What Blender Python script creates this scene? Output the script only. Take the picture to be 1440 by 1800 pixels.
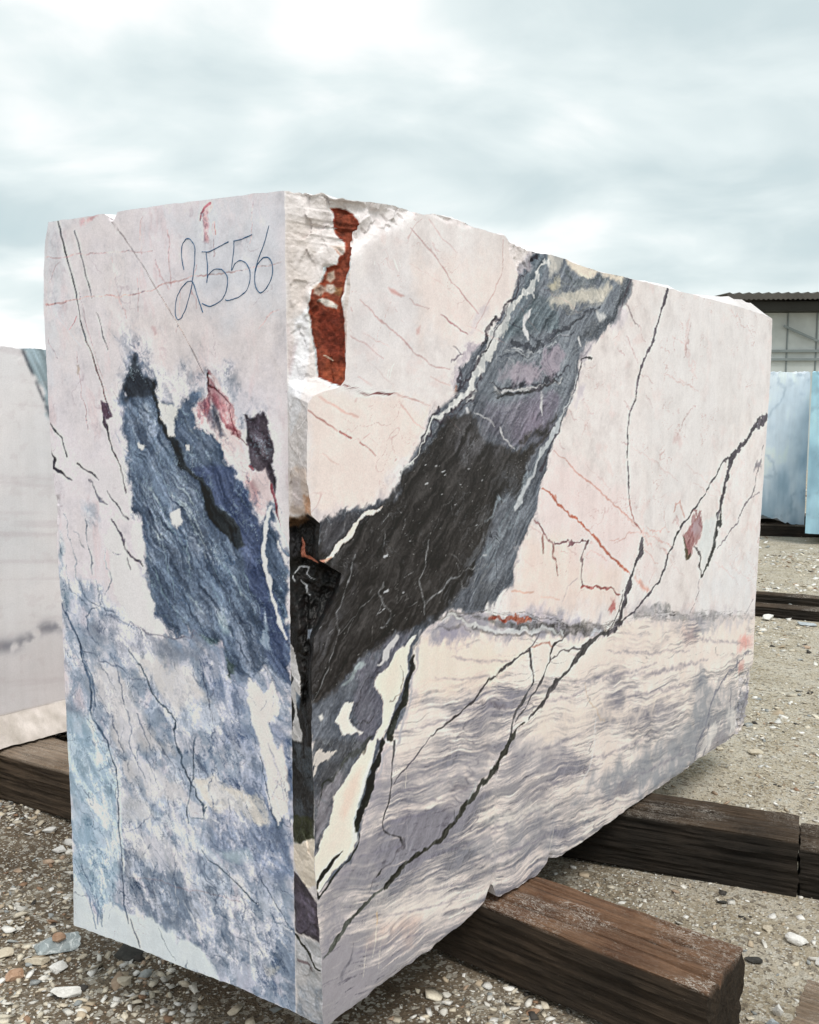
import bpy, math, random
import numpy as np

for o in list(bpy.data.objects):
    bpy.data.objects.remove(o)
scene = bpy.context.scene
COL = scene.collection
random.seed(7)
RNG = np.random.default_rng(11)

# ------------------------------------------------------------------ camera
cam_d = bpy.data.cameras.new('camera')
cam = bpy.data.objects.new('camera', cam_d)
COL.objects.link(cam)
cam.location = (0, 0, 1.55)
cam.rotation_euler = (math.radians(90 - 5.9906), 0, 0)
cam_d.sensor_fit = 'HORIZONTAL'
cam_d.sensor_width = 36.0
cam_d.lens = 40.5
cam_d.clip_start = 0.05
cam_d.clip_end = 3000
scene.camera = cam

# ------------------------------------------------------------------ sky, sun, exposure
SUN_EL, SUN_AZ = math.radians(60), math.radians(152)      # azimuth clockwise from +Y (straight ahead)
world = bpy.data.worlds.new('World')
scene.world = world
world.use_nodes = True
wn, wl = world.node_tree.nodes, world.node_tree.links
wn.clear()
w_out = wn.new('ShaderNodeOutputWorld')
w_bg = wn.new('ShaderNodeBackground')
w_sky = wn.new('ShaderNodeTexSky')
w_sky.sky_type = 'NISHITA'
w_sky.sun_disc = False
w_sky.sun_elevation = SUN_EL
w_sky.sun_rotation = SUN_AZ
w_sky.air_density = 1.0
w_sky.dust_density = 2.0
w_tc = wn.new('ShaderNodeTexCoord')
w_sep = wn.new('ShaderNodeSeparateXYZ')
wl.new(w_tc.outputs['Generated'], w_sep.inputs[0])
def wmath(op, a, b=None, clamp=False):
    n = wn.new('ShaderNodeMath'); n.operation = op; n.use_clamp = clamp
    for i, v in enumerate((a, b)):
        if v is None: continue
        if hasattr(v, 'links'): wl.new(v, n.inputs[i])
        else: n.inputs[i].default_value = v
    return n.outputs[0]
# cloud deck: directions mapped on a flat layer overhead
zz = wmath('ADD', wmath('MAXIMUM', w_sep.outputs['Z'], 0.0), 0.30)
cmb = wn.new('ShaderNodeCombineXYZ')
wl.new(wmath('DIVIDE', w_sep.outputs['X'], zz), cmb.inputs[0])
wl.new(wmath('DIVIDE', w_sep.outputs['Y'], zz), cmb.inputs[1])
def wnoise(scale, detail, rough, loc, sc=(1, 1, 1), dist=0.0):
    mp = wn.new('ShaderNodeMapping'); mp.inputs['Location'].default_value = loc; mp.inputs['Scale'].default_value = sc
    wl.new(cmb.outputs[0], mp.inputs[0])
    n = wn.new('ShaderNodeTexNoise'); n.inputs['Scale'].default_value = scale; n.inputs['Detail'].default_value = detail
    n.inputs['Roughness'].default_value = rough; n.inputs['Distortion'].default_value = dist
    wl.new(mp.outputs[0], n.inputs['Vector'])
    return n.outputs['Fac']
big = wnoise(1.15, 3.0, 0.45, (3.1, 1.35, 0.4), (1, 1.25, 1), 0.25)
det = wnoise(2.9, 5.0, 0.5, (0.7, 5.2, 2.0), (1, 1.3, 1), 0.4)
cl = wmath('ADD', wmath('MULTIPLY', big, 0.70), wmath('MULTIPLY', det, 0.30))
ramp = wn.new('ShaderNodeValToRGB')
wl.new(cl, ramp.inputs[0])
e = ramp.color_ramp.elements
e[0].position = 0.30; e[0].color = (0.50, 0.63, 0.66, 1)
e[1].position = 0.605; e[1].color = (1.14, 1.11, 1.11, 1)
m = e.new(0.42); m.color = (0.62, 0.72, 0.735, 1)
m = e.new(0.50); m.color = (0.79, 0.87, 0.87, 1)
m = e.new(0.55); m.color = (0.98, 1.0, 0.99, 1)
sk = wn.new('ShaderNodeMix'); sk.data_type = 'RGBA'; sk.blend_type = 'MULTIPLY'
sk.inputs['Factor'].default_value = 1.0
wl.new(w_sky.outputs[0], sk.inputs[6]); sk.inputs[7].default_value = (0.1, 0.1, 0.1, 1)
mx = wn.new('ShaderNodeMix'); mx.data_type = 'RGBA'
mx.inputs['Factor'].default_value = 0.93
wl.new(sk.outputs[2], mx.inputs[6]); wl.new(ramp.outputs[0], mx.inputs[7])
wl.new(mx.outputs[2], w_bg.inputs['Color'])
w_bg.inputs['Strength'].default_value = 0.67
wl.new(w_bg.outputs[0], w_out.inputs['Surface'])

sun_d = bpy.data.lights.new('sun', 'SUN')
sun_d.energy = 1.5
sun_d.angle = math.radians(24)
sun_d.color = (1.0, 0.95, 0.89)
sun = bpy.data.objects.new('sun', sun_d)
COL.objects.link(sun)
sun.rotation_euler = (math.pi / 2 - SUN_EL, 0, math.pi - SUN_AZ)
sun.location = (4, -3, 6)

scene.view_settings.view_transform = 'Standard'
scene.view_settings.look = 'None'
scene.view_settings.exposure = 0.72
scene.view_settings.gamma = 1.0
scene.view_settings.use_curve_mapping = False
scene.render.engine = 'CYCLES'

# ------------------------------------------------------------------ helpers
def s2l(c):
    c = np.asarray(c, dtype=np.float32)
    return np.where(c <= 0.04045, c / 12.92, ((c + 0.055) / 1.055) ** 2.4)

def _hash(ix, iy, seed):
    h = (ix.astype(np.int64) * 374761393 + iy.astype(np.int64) * 668265263 + seed * 974634599) & 0xFFFFFFFF
    h = ((h ^ (h >> 13)) * 1274126177) & 0xFFFFFFFF
    h = (h ^ (h >> 16)) & 0xFFFFFFFF
    return (h & 0xFFFFFF).astype(np.float32) / 8388607.5 - 1.0

def vnoise(x, y, seed=0):
    x0 = np.floor(x); y0 = np.floor(y)
    fx = (x - x0).astype(np.float32); fy = (y - y0).astype(np.float32)
    fx = fx * fx * fx * (fx * (fx * 6 - 15) + 10); fy = fy * fy * fy * (fy * (fy * 6 - 15) + 10)
    ix = x0.astype(np.int64); iy = y0.astype(np.int64)
    a = _hash(ix, iy, seed); b = _hash(ix + 1, iy, seed); c = _hash(ix, iy + 1, seed); d = _hash(ix + 1, iy + 1, seed)
    return (a + (b - a) * fx) * (1 - fy) + (c + (d - c) * fx) * fy

def fbm(x, y, octv=4, seed=0, gain=0.5):
    r = np.zeros(np.shape(x), np.float32); amp = 1.0; tot = 0.0
    for k in range(octv):
        ca, sa = math.cos(k * 0.9), math.sin(k * 0.9)
        r += amp * vnoise((x * ca - y * sa) * 2.03 ** k, (x * sa + y * ca) * 2.03 ** k, seed * 17 + k)
        tot += amp; amp *= gain
    return r / tot * 1.6

def sstep(a, b, x):
    t = np.clip((x - a) / (b - a), 0, 1)
    return t * t * (3 - 2 * t)

def new_mesh(name, verts, faces, mat=None, parent=None, smooth=False):
    me = bpy.data.meshes.new(name)
    verts = np.asarray(verts, np.float32)
    if isinstance(faces, np.ndarray):
        n, k = faces.shape
        me.vertices.add(len(verts)); me.vertices.foreach_set('co', verts.ravel())
        me.loops.add(n * k); me.loops.foreach_set('vertex_index', faces.ravel().astype(np.int32))
        me.polygons.add(n); me.polygons.foreach_set('loop_start', (np.arange(n) * k).astype(np.int32))
        me.update(calc_edges=True); me.validate()
    else:
        me.from_pydata([tuple(v) for v in verts], [], faces)
    if smooth:
        me.polygons.foreach_set('use_smooth', np.ones(len(me.polygons), bool))
    ob = bpy.data.objects.new(name, me)
    COL.objects.link(ob)
    if mat: me.materials.append(mat)
    if parent: ob.parent = parent
    return ob

def set_col(ob, name, rgb):
    a = ob.data.color_attributes.new(name, 'FLOAT_COLOR', 'POINT')
    rgba = np.ones((len(rgb), 4), np.float32); rgba[:, :3] = rgb
    a.data.foreach_set('color', rgba.ravel())

def set_float(ob, name, v):
    a = ob.data.attributes.new(name, 'FLOAT', 'POINT')
    a.data.foreach_set('value', np.asarray(v, np.float32))

def tag(o, label=None, cat=None, group=None, kind=None):
    if label: o['label'] = label
    if cat: o['category'] = cat
    if group: o['group'] = group
    if kind: o['kind'] = kind
    return o

class Nodes:
    """small wrapper for building a principled material"""
    def __init__(self, name):
        self.m = bpy.data.materials.new(name); self.m.use_nodes = True
        self.t = self.m.node_tree; self.t.nodes.clear()
        self.out = self.t.nodes.new('ShaderNodeOutputMaterial')
        self.p = self.t.nodes.new('ShaderNodeBsdfPrincipled')
        self.t.links.new(self.p.outputs[0], self.out.inputs[0])
    def put(self, sock, v):
        if hasattr(v, 'links'): self.t.links.new(v, sock)
        else: sock.default_value = v
    def coord(self, kind='Object', scale=(1, 1, 1), rot=(0, 0, 0)):
        if not hasattr(self, 'tc'): self.tc = self.t.nodes.new('ShaderNodeTexCoord')
        mp = self.t.nodes.new('ShaderNodeMapping'); mp.inputs['Scale'].default_value = scale; mp.inputs['Rotation'].default_value = rot
        self.t.links.new(self.tc.outputs[kind], mp.inputs[0]); return mp.outputs[0]
    def noise(self, vec, scale, detail=4, rough=0.5, dist=0.0, out='Fac'):
        n = self.t.nodes.new('ShaderNodeTexNoise'); self.put(n.inputs['Vector'], vec)
        n.inputs['Scale'].default_value = scale; n.inputs['Detail'].default_value = detail
        n.inputs['Roughness'].default_value = rough; n.inputs['Distortion'].default_value = dist
        return n.outputs[out]
    def voro(self, vec, scale, out='Distance', feature='F1'):
        n = self.t.nodes.new('ShaderNodeTexVoronoi'); n.feature = feature; self.put(n.inputs['Vector'], vec)
        n.inputs['Scale'].default_value = scale; return n.outputs[out]
    def ramp(self, fac, stops):
        n = self.t.nodes.new('ShaderNodeValToRGB'); self.put(n.inputs[0], fac)
        el = n.color_ramp.elements
        while len(el) < len(stops): el.new(0.5)
        for k, (p, c) in zip(el, stops):
            k.position = p; k.color = tuple(c) + (1,) if len(c) == 3 else c
        return n.outputs[0]
    def mix(self, fac, a, b, mode='MIX'):
        n = self.t.nodes.new('ShaderNodeMix'); n.data_type = 'RGBA'; n.blend_type = mode
        self.put(n.inputs[0], fac)
        for s, v in ((n.inputs[6], a), (n.inputs[7], b)):
            self.put(s, v if hasattr(v, 'links') else (tuple(v) + (1,) if len(v) == 3 else v))
        return n.outputs[2]
    def math(self, op, a, b=0.0, clamp=False):
        n = self.t.nodes.new('ShaderNodeMath'); n.operation = op; n.use_clamp = clamp
        self.put(n.inputs[0], a); self.put(n.inputs[1], b); return n.outputs[0]
    def attr(self, name, out='Color'):
        n = self.t.nodes.new('ShaderNodeAttribute'); n.attribute_name = name; return n.outputs[out]
    def bump(self, h, strength, dist, normal=None):
        n = self.t.nodes.new('ShaderNodeBump'); self.put(n.inputs['Strength'], strength); n.inputs['Distance'].default_value = dist
        self.put(n.inputs['Height'], h)
        if normal is not None: self.t.links.new(normal, n.inputs['Normal'])
        return n.outputs[0]
    def done(self, color, rough=0.6, normal=None, spec=0.5, **kw):
        self.put(self.p.inputs['Base Color'], color if hasattr(color, 'links') else tuple(color) + (1,))
        self.put(self.p.inputs['Roughness'], rough)
        self.put(self.p.inputs['Specular IOR Level'], spec)
        if normal is not None: self.t.links.new(normal, self.p.inputs['Normal'])
        for k, v in kw.items(): self.put(self.p.inputs[k.replace('_', ' ')], v)
        return self.m
# geometry of the block, metres: vertical plane = (origin xy, direction xy)
PLANE_F1 = ((-0.8899,2.3151),(0.87427,-0.48544))
PLANE_F2 = ((-0.1839,1.9248),(0.64536,0.76388))
PLANE_FC = ((-0.2588,1.9647),(0.98407,-0.17776))
A_U = 0.7218
OUT_F1L = [(0.0096,2.0194),(-0.0058,1.9666),(-0.014,1.8988),(-0.019,1.8164),(-0.0171,1.6769),(-0.0147,1.5074),(-0.0077,1.3788),(-0.0017,1.3387),(-0.0048,1.3213),(-0.0066,1.2196),(0.0018,1.0737),(0.0022,0.8953),(0.0035,0.7296),(0.0074,0.5312),(0.0057,0.3438),(0.0,0.2)]
OUT_F1T = [(-0.021,2.0197),(0.0096,2.0194),(0.099,2.0185),(0.2,2.0188),(0.2127,2.011),(0.2269,2.0005),(0.2367,2.0124),(0.2425,2.0195),(0.3391,2.0195),(0.4582,2.0179),(0.602,2.0152),(0.6925,2.0132),(0.7218,2.0121)]
OUT_F1B = [(-0.1558,0.2002),(-0.004,0.2052),(0.1471,0.2077),(0.2566,0.2092),(0.3141,0.2053),(0.5575,0.2077),(0.6412,0.2008),(0.7189,0.2),(0.7378,0.1953)]
OUT_F2T = [(-0.0009,1.9836),(0.0906,1.9993),(0.1705,2.0095),(0.2458,2.0137),(0.3051,2.0123),(0.3214,2.0074),(0.3358,2.0084),(0.3755,2.02),(0.4319,2.0173),(0.4998,2.0146),(0.535,2.0104),(0.6663,2.0088),(0.6847,1.9985),(0.7792,1.9895),(0.8301,1.9873),(0.8648,1.9888),(0.9395,1.9907),(1.018,1.9831),(1.1861,1.977),(1.3787,1.9798),(1.6638,1.9771),(2.0859,1.9742),(2.4725,1.9666),(2.6609,1.9563),(2.8186,1.9541)]
OUT_F2B = [(-0.0351,0.1988),(0.0,0.2),(0.0452,0.1992),(0.111,0.1941),(0.1601,0.2003),(0.2422,0.2001),(0.3403,0.2067),(0.3676,0.2),(0.4213,0.209),(0.5066,0.2147),(0.5574,0.2229),(0.6018,0.2347),(0.6174,0.2592),(0.6306,0.2718),(0.6443,0.263),(0.6558,0.2285),(0.6782,0.2142),(0.7348,0.2092),(0.8694,0.2031),(0.9319,0.2247),(0.9414,0.23),(0.9811,0.213),(1.1725,0.2047),(1.4251,0.2117),(1.6899,0.2077),(1.9538,0.2052),(2.0553,0.2162),(2.1573,0.2077),(2.5291,0.2),(2.666,0.1971)]
OUT_F2R = [(2.6609,1.9563),(2.6667,1.7903),(2.6586,1.6223),(2.638,1.3809),(2.6104,1.0161),(2.5924,0.7462),(2.5964,0.5201),(2.5782,0.3725),(2.5393,0.2302),(2.5291,0.2)]
OUT_B = [(0.1344,2.0045),(0.1233,1.9484),(0.1018,1.8981),(0.0946,1.8736),(0.0869,1.8019),(0.079,1.7063),(0.0712,1.6246),(0.0573,1.6099),(0.0134,1.6018),(-0.0228,1.5895),(-0.0374,1.5754),(-0.0399,1.5152),(-0.0416,1.4102),(-0.0297,1.3445),(-0.007,1.3246),(-0.0114,1.2467),(0.0563,1.2099),(0.0489,1.1711),(0.0122,1.1334),(-0.0271,1.085),(-0.0351,0.9885),(-0.037,0.865),(-0.0323,0.7378),(-0.0325,0.6104),(-0.0259,0.4783),(-0.0138,0.3545),(-0.0123,0.2066)]
NUMBER_STROKES = [[(0.4431,1.8723),(0.437,1.8965),(0.4391,1.9264),(0.4541,1.9392),(0.4682,1.9324),(0.4761,1.9104),(0.4708,1.8681),(0.462,1.83),(0.4493,1.7962),(0.4338,1.771),(0.4207,1.7651),(0.4135,1.7808),(0.4207,1.8153),(0.4391,1.838),(0.4597,1.8474),(0.471,1.8381),(0.4815,1.8073),(0.4948,1.7765)],[(0.496,1.9079),(0.5185,1.906),(0.5466,1.9149),(0.5716,1.9232)],[(0.5084,1.9056),(0.5108,1.8736),(0.5081,1.8407),(0.5113,1.8532),(0.5229,1.8642),(0.5397,1.8672),(0.5562,1.8618),(0.5668,1.8442),(0.5605,1.8152),(0.5434,1.7972),(0.5151,1.7891),(0.4926,1.7959)],[(0.5852,1.922),(0.6122,1.9257),(0.6363,1.9317)],[(0.5863,1.9219),(0.5847,1.9013),(0.5782,1.8622),(0.5894,1.876),(0.6058,1.8797),(0.6216,1.8693),(0.6291,1.8481),(0.6205,1.8197),(0.5985,1.8045),(0.5711,1.7986),(0.559,1.8005)],[(0.6801,1.9459),(0.6674,1.9106),(0.651,1.8793),(0.6414,1.8514),(0.6419,1.8266),(0.6522,1.8103),(0.6681,1.8146),(0.6841,1.836),(0.6887,1.8601),(0.6798,1.8791),(0.6642,1.8803),(0.6481,1.8673),(0.6413,1.8472)]]
# stone markings on each face, millimetres along the face and above ground:
# P = patch, L = vein (third value half width); colour, edge softness, edge wander, opacity, mottling, streaking
MARK_F1 = [
('P',(206,216,224),49.9,41.6,0.4,0.0,0.0,[(-12,2032),(84,2022),(50,1781),(28,1638),(-22,1639)]),
('P',(210,218,226),55.0,34.4,0.5,0.0,0.0,[(413,2002),(718,2006),(708,1749),(575,1734),(464,1804)]),
('P',(228,219,217),58.1,36.3,0.5,0.0,0.0,[(271,1815),(683,1775),(696,1625),(517,1672),(339,1655),(229,1726)]),
('P',(160,174,194),25.8,29.0,0.9,0.55,0.0,[(14,1142),(119,1121),(200,1099),(290,1050),(415,1026),(557,1034),(716,974),(717,749),(730,175),(502,97),(-9,203),(1,714)]),
('P',(188,206,220),14.1,10.6,0.95,0.25,0.0,[(2,794),(89,793),(149,736),(149,740),(176,653),(186,500),(185,395),(150,323),(106,284),(6,328),(-3,713)]),
('P',(148,172,192),28.4,24.9,0.55,0.8,0.0,[(1,778),(123,778),(167,692),(174,539),(85,434),(175,414),(178,320),(98,266),(36,347),(0,489)]),
('P',(122,134,160),33.2,27.1,0.8,0.55,0.0,[(543,715),(723,732),(730,495),(658,476),(543,500),(472,526),(486,607)]),
('P',(118,130,150),19.6,22.8,0.7,0.6,0.0,[(201,524),(236,398),(357,459),(450,422),(479,361),(599,394),(723,400),(725,216),(536,209),(464,261),(377,281),(313,304),(246,301),(206,316),(182,415)]),
('P',(148,152,166),19.2,19.2,0.7,0.5,0.0,[(165,1076),(238,1054),(340,1027),(463,1037),(533,1022),(496,952),(437,972),(287,972),(195,990),(86,1017)]),
('P',(128,140,166),21.0,18.0,0.8,0.5,0.0,[(475,1015),(557,1034),(612,969),(581,877),(619,796),(491,773),(529,869),(472,930)]),
('P',(138,150,174),20.5,14.6,0.6,0.4,0.0,[(604,858),(714,876),(717,727),(710,647),(632,616),(547,668),(579,787)]),
('P',(224,220,220),23.4,23.4,0.6,0.5,0.0,[(241,507),(321,536),(372,512),(395,458),(350,447),(266,457),(205,463)]),
('P',(232,226,216),9.1,18.3,0.85,0.35,0.0,[(438,709),(501,716),(539,686),(645,675),(650,643),(552,627),(476,649)]),
('P',(226,222,220),15.9,19.1,0.9,0.3,0.0,[(248,987),(338,979),(436,944),(483,894),(396,857),(322,899),(272,936)]),
('P',(226,221,220),20.2,20.2,0.75,0.4,0.0,[(96,937),(179,933),(231,895),(280,814),(355,748),(182,716),(152,808),(106,852)]),
('P',(222,220,222),13.1,23.0,0.85,0.4,0.0,[(188,696),(275,692),(365,670),(463,636),(450,599),(363,615),(247,646),(193,656)]),
('P',(226,224,224),13.6,17.0,0.7,0.4,0.0,[(185,618),(272,611),(297,576),(229,535),(188,531)]),
('P',(206,222,226),12.2,12.2,0.6,0.4,0.0,[(496,532),(591,555),(613,532),(532,511)]),
('P',(204,214,222),11.2,16.0,0.7,0.3,0.0,[(297,591),(399,568),(484,529),(513,492),(441,519),(348,557)]),
('P',(220,196,194),14.1,7.1,0.4,0.0,0.0,[(30,840),(59,850),(68,815),(43,806)]),
('P',(150,160,178),26.5,23.5,0.55,0.75,0.0,[(250,1771),(317,1714),(376,1654),(493,1638),(551,1671),(605,1606),(668,1563),(624,1520),(272,1541),(237,1634)]),
('P',(160,166,182),16.6,21.1,0.6,0.6,0.0,[(275,1697),(306,1640),(339,1655),(361,1591),(422,1586),(461,1612),(547,1507),(567,1437),(611,1412),(652,1314),(664,1363),(721,1258),(718,952),(606,959),(533,1013),(402,1015),(317,1091),(285,1165),(280,1279),(232,1300),(253,1405),(230,1471),(217,1541),(234,1634)]),
('P',(84,98,120),9.0,18.0,1,0.05,0.0,[(275,1688),(292,1651),(306,1630),(339,1643),(347,1605),(361,1582),(391,1573),(418,1573),(428,1595),(460,1601),(474,1572),(514,1550),(546,1498),(562,1437),(567,1437),(583,1412),(611,1404),(613,1360),(626,1335),(652,1310),(664,1358),(688,1334),(721,1258),(718,966),(705,973),(646,1000),(606,972),(556,988),(534,1031),(481,1039),(439,1043),(402,1025),(366,1044),(330,1093),(314,1167),(297,1223),(290,1294),(254,1287),(242,1305),(267,1349),(260,1406),(248,1429),(246,1471),(232,1518),(235,1588),(250,1634)]),
('P',(118,134,156),21.2,15.1,0.75,0.55,1.0,[(261,1574),(336,1569),(394,1496),(440,1434),(451,1407),(496,1328),(562,1251),(616,1158),(636,1062),(557,1034),(452,1049),(344,1132),(300,1290),(278,1383),(250,1471)]),
('P',(72,84,116),9.9,8.5,0.85,0.1,0.0,[(452,1434),(567,1437),(583,1407),(611,1399),(615,1356),(631,1331),(652,1306),(659,1223),(687,1138),(718,1076),(716,974),(657,1011),(627,1132),(596,1245),(525,1329)]),
('P',(108,122,146),20.7,23.7,0.85,0.5,1.0,[(379,1060),(500,1064),(625,1061),(717,1054),(715,876),(639,918),(578,955),(532,981),(474,996),(414,1007)]),
('P',(156,168,186),26.7,26.7,0.75,0.75,1.0,[(341,1065),(476,1052),(557,1025),(657,1020),(711,982),(715,921),(600,940),(497,980),(390,1014)]),
('P',(40,44,52),7.7,12.4,0.8,0.0,0.0,[(275,1684),(292,1651),(306,1629),(339,1639),(347,1605),(318,1592),(287,1587),(248,1583),(244,1615)]),
('P',(38,44,50),4.5,10.4,0.92,0.0,0.0,[(332,1614),(349,1591),(366,1546),(395,1510),(418,1487),(435,1452),(452,1434),(486,1399),(511,1360),(559,1322),(589,1298),(602,1263),(568,1261),(524,1294),(490,1332),(469,1399),(440,1434),(416,1438),(388,1492),(359,1528),(342,1569)]),
('P',(30,34,38),4.4,7.3,0.75,0.0,0.0,[(480,1377),(508,1351),(556,1318),(580,1293),(557,1273),(518,1298),(487,1337)]),
('L',(150,172,182),3.1,7.7,0.6,0.5,0.0,[(304.2,1402.3,1.4),(367.3,1322.7,2.4),(421.7,1236.8,1.1)]),
('L',(150,172,182),3.0,7.6,0.6,0.5,0.0,[(342.6,1422.0,1.3),(419.6,1336.9,2.4),(487.4,1246.1,1.0)]),
('L',(150,172,182),3.0,7.5,0.6,0.5,0.0,[(391.5,1414.3,1.3),(432.7,1369.3,2.3),(466.1,1317.4,1.0)]),
('L',(150,172,182),2.9,7.3,0.6,0.5,0.0,[(493.6,1255.6,1.3),(553.2,1200.6,2.3),(604.6,1138.9,1.0)]),
('L',(150,172,182),3.0,7.6,0.6,0.5,0.0,[(423.2,1283.0,1.3),(431.2,1234.3,2.4),(431.8,1177.6,1.1)]),
('L',(150,172,182),3.1,7.8,0.6,0.5,0.0,[(349.4,1273.8,1.4),(374.5,1181.1,2.4),(391.9,1080.2,1.1)]),
('L',(150,172,182),3.0,7.4,0.6,0.5,0.0,[(502.6,1165.4,1.3),(530.8,1114.8,2.3),(551.7,1056.4,1.0)]),
('L',(150,172,182),3.1,7.9,0.6,0.5,0.0,[(297.3,1232.6,1.4),(339.6,1164.0,2.5),(373.6,1087.7,1.1)]),
('L',(150,172,182),3.0,7.4,0.6,0.5,0.0,[(458.4,1262.3,1.3),(512.8,1197.2,2.3),(559.2,1125.4,1.0)]),
('L',(150,172,182),3.0,7.5,0.6,0.5,0.0,[(378.4,1391.0,1.3),(431.7,1337.4,2.4),(476.6,1277.2,1.0)]),
('L',(150,172,182),2.9,7.2,0.6,0.5,0.0,[(594.9,1200.5,1.2),(603.4,1182.5,2.2),(605.0,1156.8,1.0)]),
('L',(150,172,182),3.0,7.6,0.6,0.5,0.0,[(430.5,1140.3,1.3),(457.6,1123.5,2.4),(477.1,1098.6,1.0)]),
('L',(150,172,182),3.1,7.8,0.6,0.5,0.0,[(312.7,1299.7,1.4),(334.3,1271.9,2.4),(348.0,1236.2,1.1)]),
('L',(150,172,182),2.9,7.3,0.6,0.5,0.0,[(516.1,1230.1,1.3),(555.9,1196.3,2.3),(588.2,1155.2,1.0)]),
('L',(52,62,84),2.3,7.7,0.7,0.4,0.0,[(339.7,1347.8,1.3),(359.5,1310.2,2.4),(386.7,1280.7,0.8)]),
('L',(52,62,84),2.3,7.8,0.7,0.4,0.0,[(370.1,1162.9,1.4),(377.7,1131.6,2.4),(392.9,1108.6,0.8)]),
('L',(52,62,84),2.4,7.9,0.7,0.4,0.0,[(318.6,1129.8,1.4),(357.2,1082.2,2.5),(402.9,1043.7,0.8)]),
('L',(52,62,84),2.2,7.4,0.7,0.4,0.0,[(481.6,1245.7,1.3),(519.9,1181.5,2.3),(564.9,1125.9,0.8)]),
('L',(52,62,84),2.2,7.2,0.7,0.4,0.0,[(565.1,1135.0,1.3),(597.3,1089.7,2.3),(636.0,1052.8,0.7)]),
('L',(52,62,84),2.3,7.6,0.7,0.4,0.0,[(354.3,1403.9,1.3),(385.9,1360.0,2.4),(424.6,1324.3,0.8)]),
('L',(52,62,84),2.3,7.8,0.7,0.4,0.0,[(290.7,1383.1,1.4),(316.3,1326.6,2.4),(349.6,1278.5,0.8)]),
('L',(128,146,162),3.1,7.8,0.5,0.5,0.0,[(259.1,1541.1,1.1),(280.1,1493.9,2.2),(293.0,1439.2,1.1)]),
('L',(128,146,162),3.1,7.7,0.5,0.5,0.0,[(285.6,1564.2,1.1),(325.1,1515.1,2.1),(356.4,1459.1,1.1)]),
('L',(128,146,162),3.1,7.6,0.5,0.5,0.0,[(311.0,1568.7,1.1),(355.8,1508.5,2.1),(392.5,1441.7,1.1)]),
('L',(128,146,162),3.0,7.6,0.5,0.5,0.0,[(357.8,1495.7,1.1),(391.0,1468.0,2.1),(416.3,1433.2,1.0)]),
('L',(128,146,162),2.9,7.3,0.5,0.5,0.0,[(432.0,1541.4,1.0),(475.2,1496.3,2.0),(510.7,1444.6,1.0)]),
('L',(128,146,162),3.2,7.9,0.5,0.5,0.0,[(256.4,1480.5,1.1),(272.2,1458.8,2.2),(279.9,1429.6,1.1)]),
('P',(226,226,222),4.5,9.0,0.95,0.0,0.0,[(349,1591),(367,1578),(391,1571),(415,1573),(409,1541),(404,1505),(389,1510),(366,1541)]),
('P',(232,230,228),3.4,8.6,1.0,0.0,0.0,[(289,1488),(308,1491),(317,1481),(304,1474),(292,1479)]),
('P',(232,230,228),2.2,4.5,1.0,0.0,0.0,[(436,1481),(447,1483),(447,1470),(438,1468)]),
('P',(234,230,228),3.8,8.4,1.0,0.0,0.0,[(379,1329),(404,1337),(415,1310),(402,1293),(388,1304)]),
('P',(226,208,208),5.7,12.7,0.95,0.1,0.0,[(505,1646),(549,1594),(576,1581),(586,1529),(607,1486),(633,1439),(660,1440),(676,1406),(685,1359),(669,1359),(653,1323),(626,1343),(613,1378),(600,1421),(567,1437),(556,1437),(540,1489),(490,1515),(461,1524),(456,1564),(486,1590)]),
('P',(146,92,102),4.3,12.9,0.95,0.45,0.0,[(502,1646),(518,1611),(549,1594),(576,1581),(583,1529),(602,1486),(580,1498),(547,1533),(525,1559),(503,1572),(497,1550),(513,1528),(479,1533),(465,1564),(492,1586),(494,1616)]),
('P',(80,82,100),8.6,12.9,0.8,0.3,0.0,[(514,1568),(547,1537),(558,1498),(546,1498),(502,1524),(491,1542)]),
('L',(92,40,50),1.4,5.7,0.9,0.0,0.0,[(502.3,1644.3,3.0),(507.1,1615.9,2.6),(532.3,1602.5,2.2),(551.6,1589.3,1.8),(565.2,1572.0,1.5)]),
('L',(110,52,60),1.4,5.6,0.8,0.0,0.0,[(559.3,1563.3,1.5),(575.2,1528.7,1.8),(585.6,1502.9,1.7),(612.7,1486.0,1.2)]),
('P',(196,148,156),11.2,11.2,0.5,0.4,0.0,[(600,1425),(622,1421),(638,1392),(642,1353),(626,1357),(611,1399)]),
('P',(66,58,68),3.4,8.3,0.97,0.1,0.0,[(604,1550),(625,1540),(657,1557),(673,1517),(684,1496),(679,1440),(684,1415),(688,1377),(675,1393),(660,1431),(628,1439),(618,1482),(611,1516)]),
('P',(104,96,110),11.1,8.3,0.7,0.0,0.0,[(625,1529),(646,1538),(651,1487),(634,1465)]),
('L',(128,60,72),1.4,2.8,0.7,0.0,0.0,[(619.8,1438.7,3.4),(627.8,1430.3,3.4)]),
('L',(130,66,78),2.1,4.1,0.9,0.0,0.0,[(678.3,1401.8,2.9),(684.6,1367.8,3.2),(689.2,1333.8,2.6),(700.3,1300.0,1.2)]),
('L',(216,218,222),2.1,5.6,1.0,0.0,0.0,[(672.0,1354.4,3.4),(657.5,1297.4,6.3),(650.3,1266.4,7.3),(655.9,1223.1,5.4),(667.0,1180.2,3.4),(678.6,1141.8,3.9),(691.3,1099.2,4.9),(713.1,1066.5,2.4)]),
('L',(206,212,220),2.1,4.1,1.0,0.0,0.0,[(685.0,1337.8,1.9),(700.3,1300.0,3.3),(718.0,1262.5,4.3)]),
('P',(172,188,204),5.7,7.1,0.7,0.0,0.0,[(651,1126),(663,1056),(668,1030),(641,1045),(636,1053)]),
('P',(176,196,208),7.4,7.4,0.7,0.0,0.0,[(535,1096),(552,1056),(529,1054),(515,1103)]),
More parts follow.
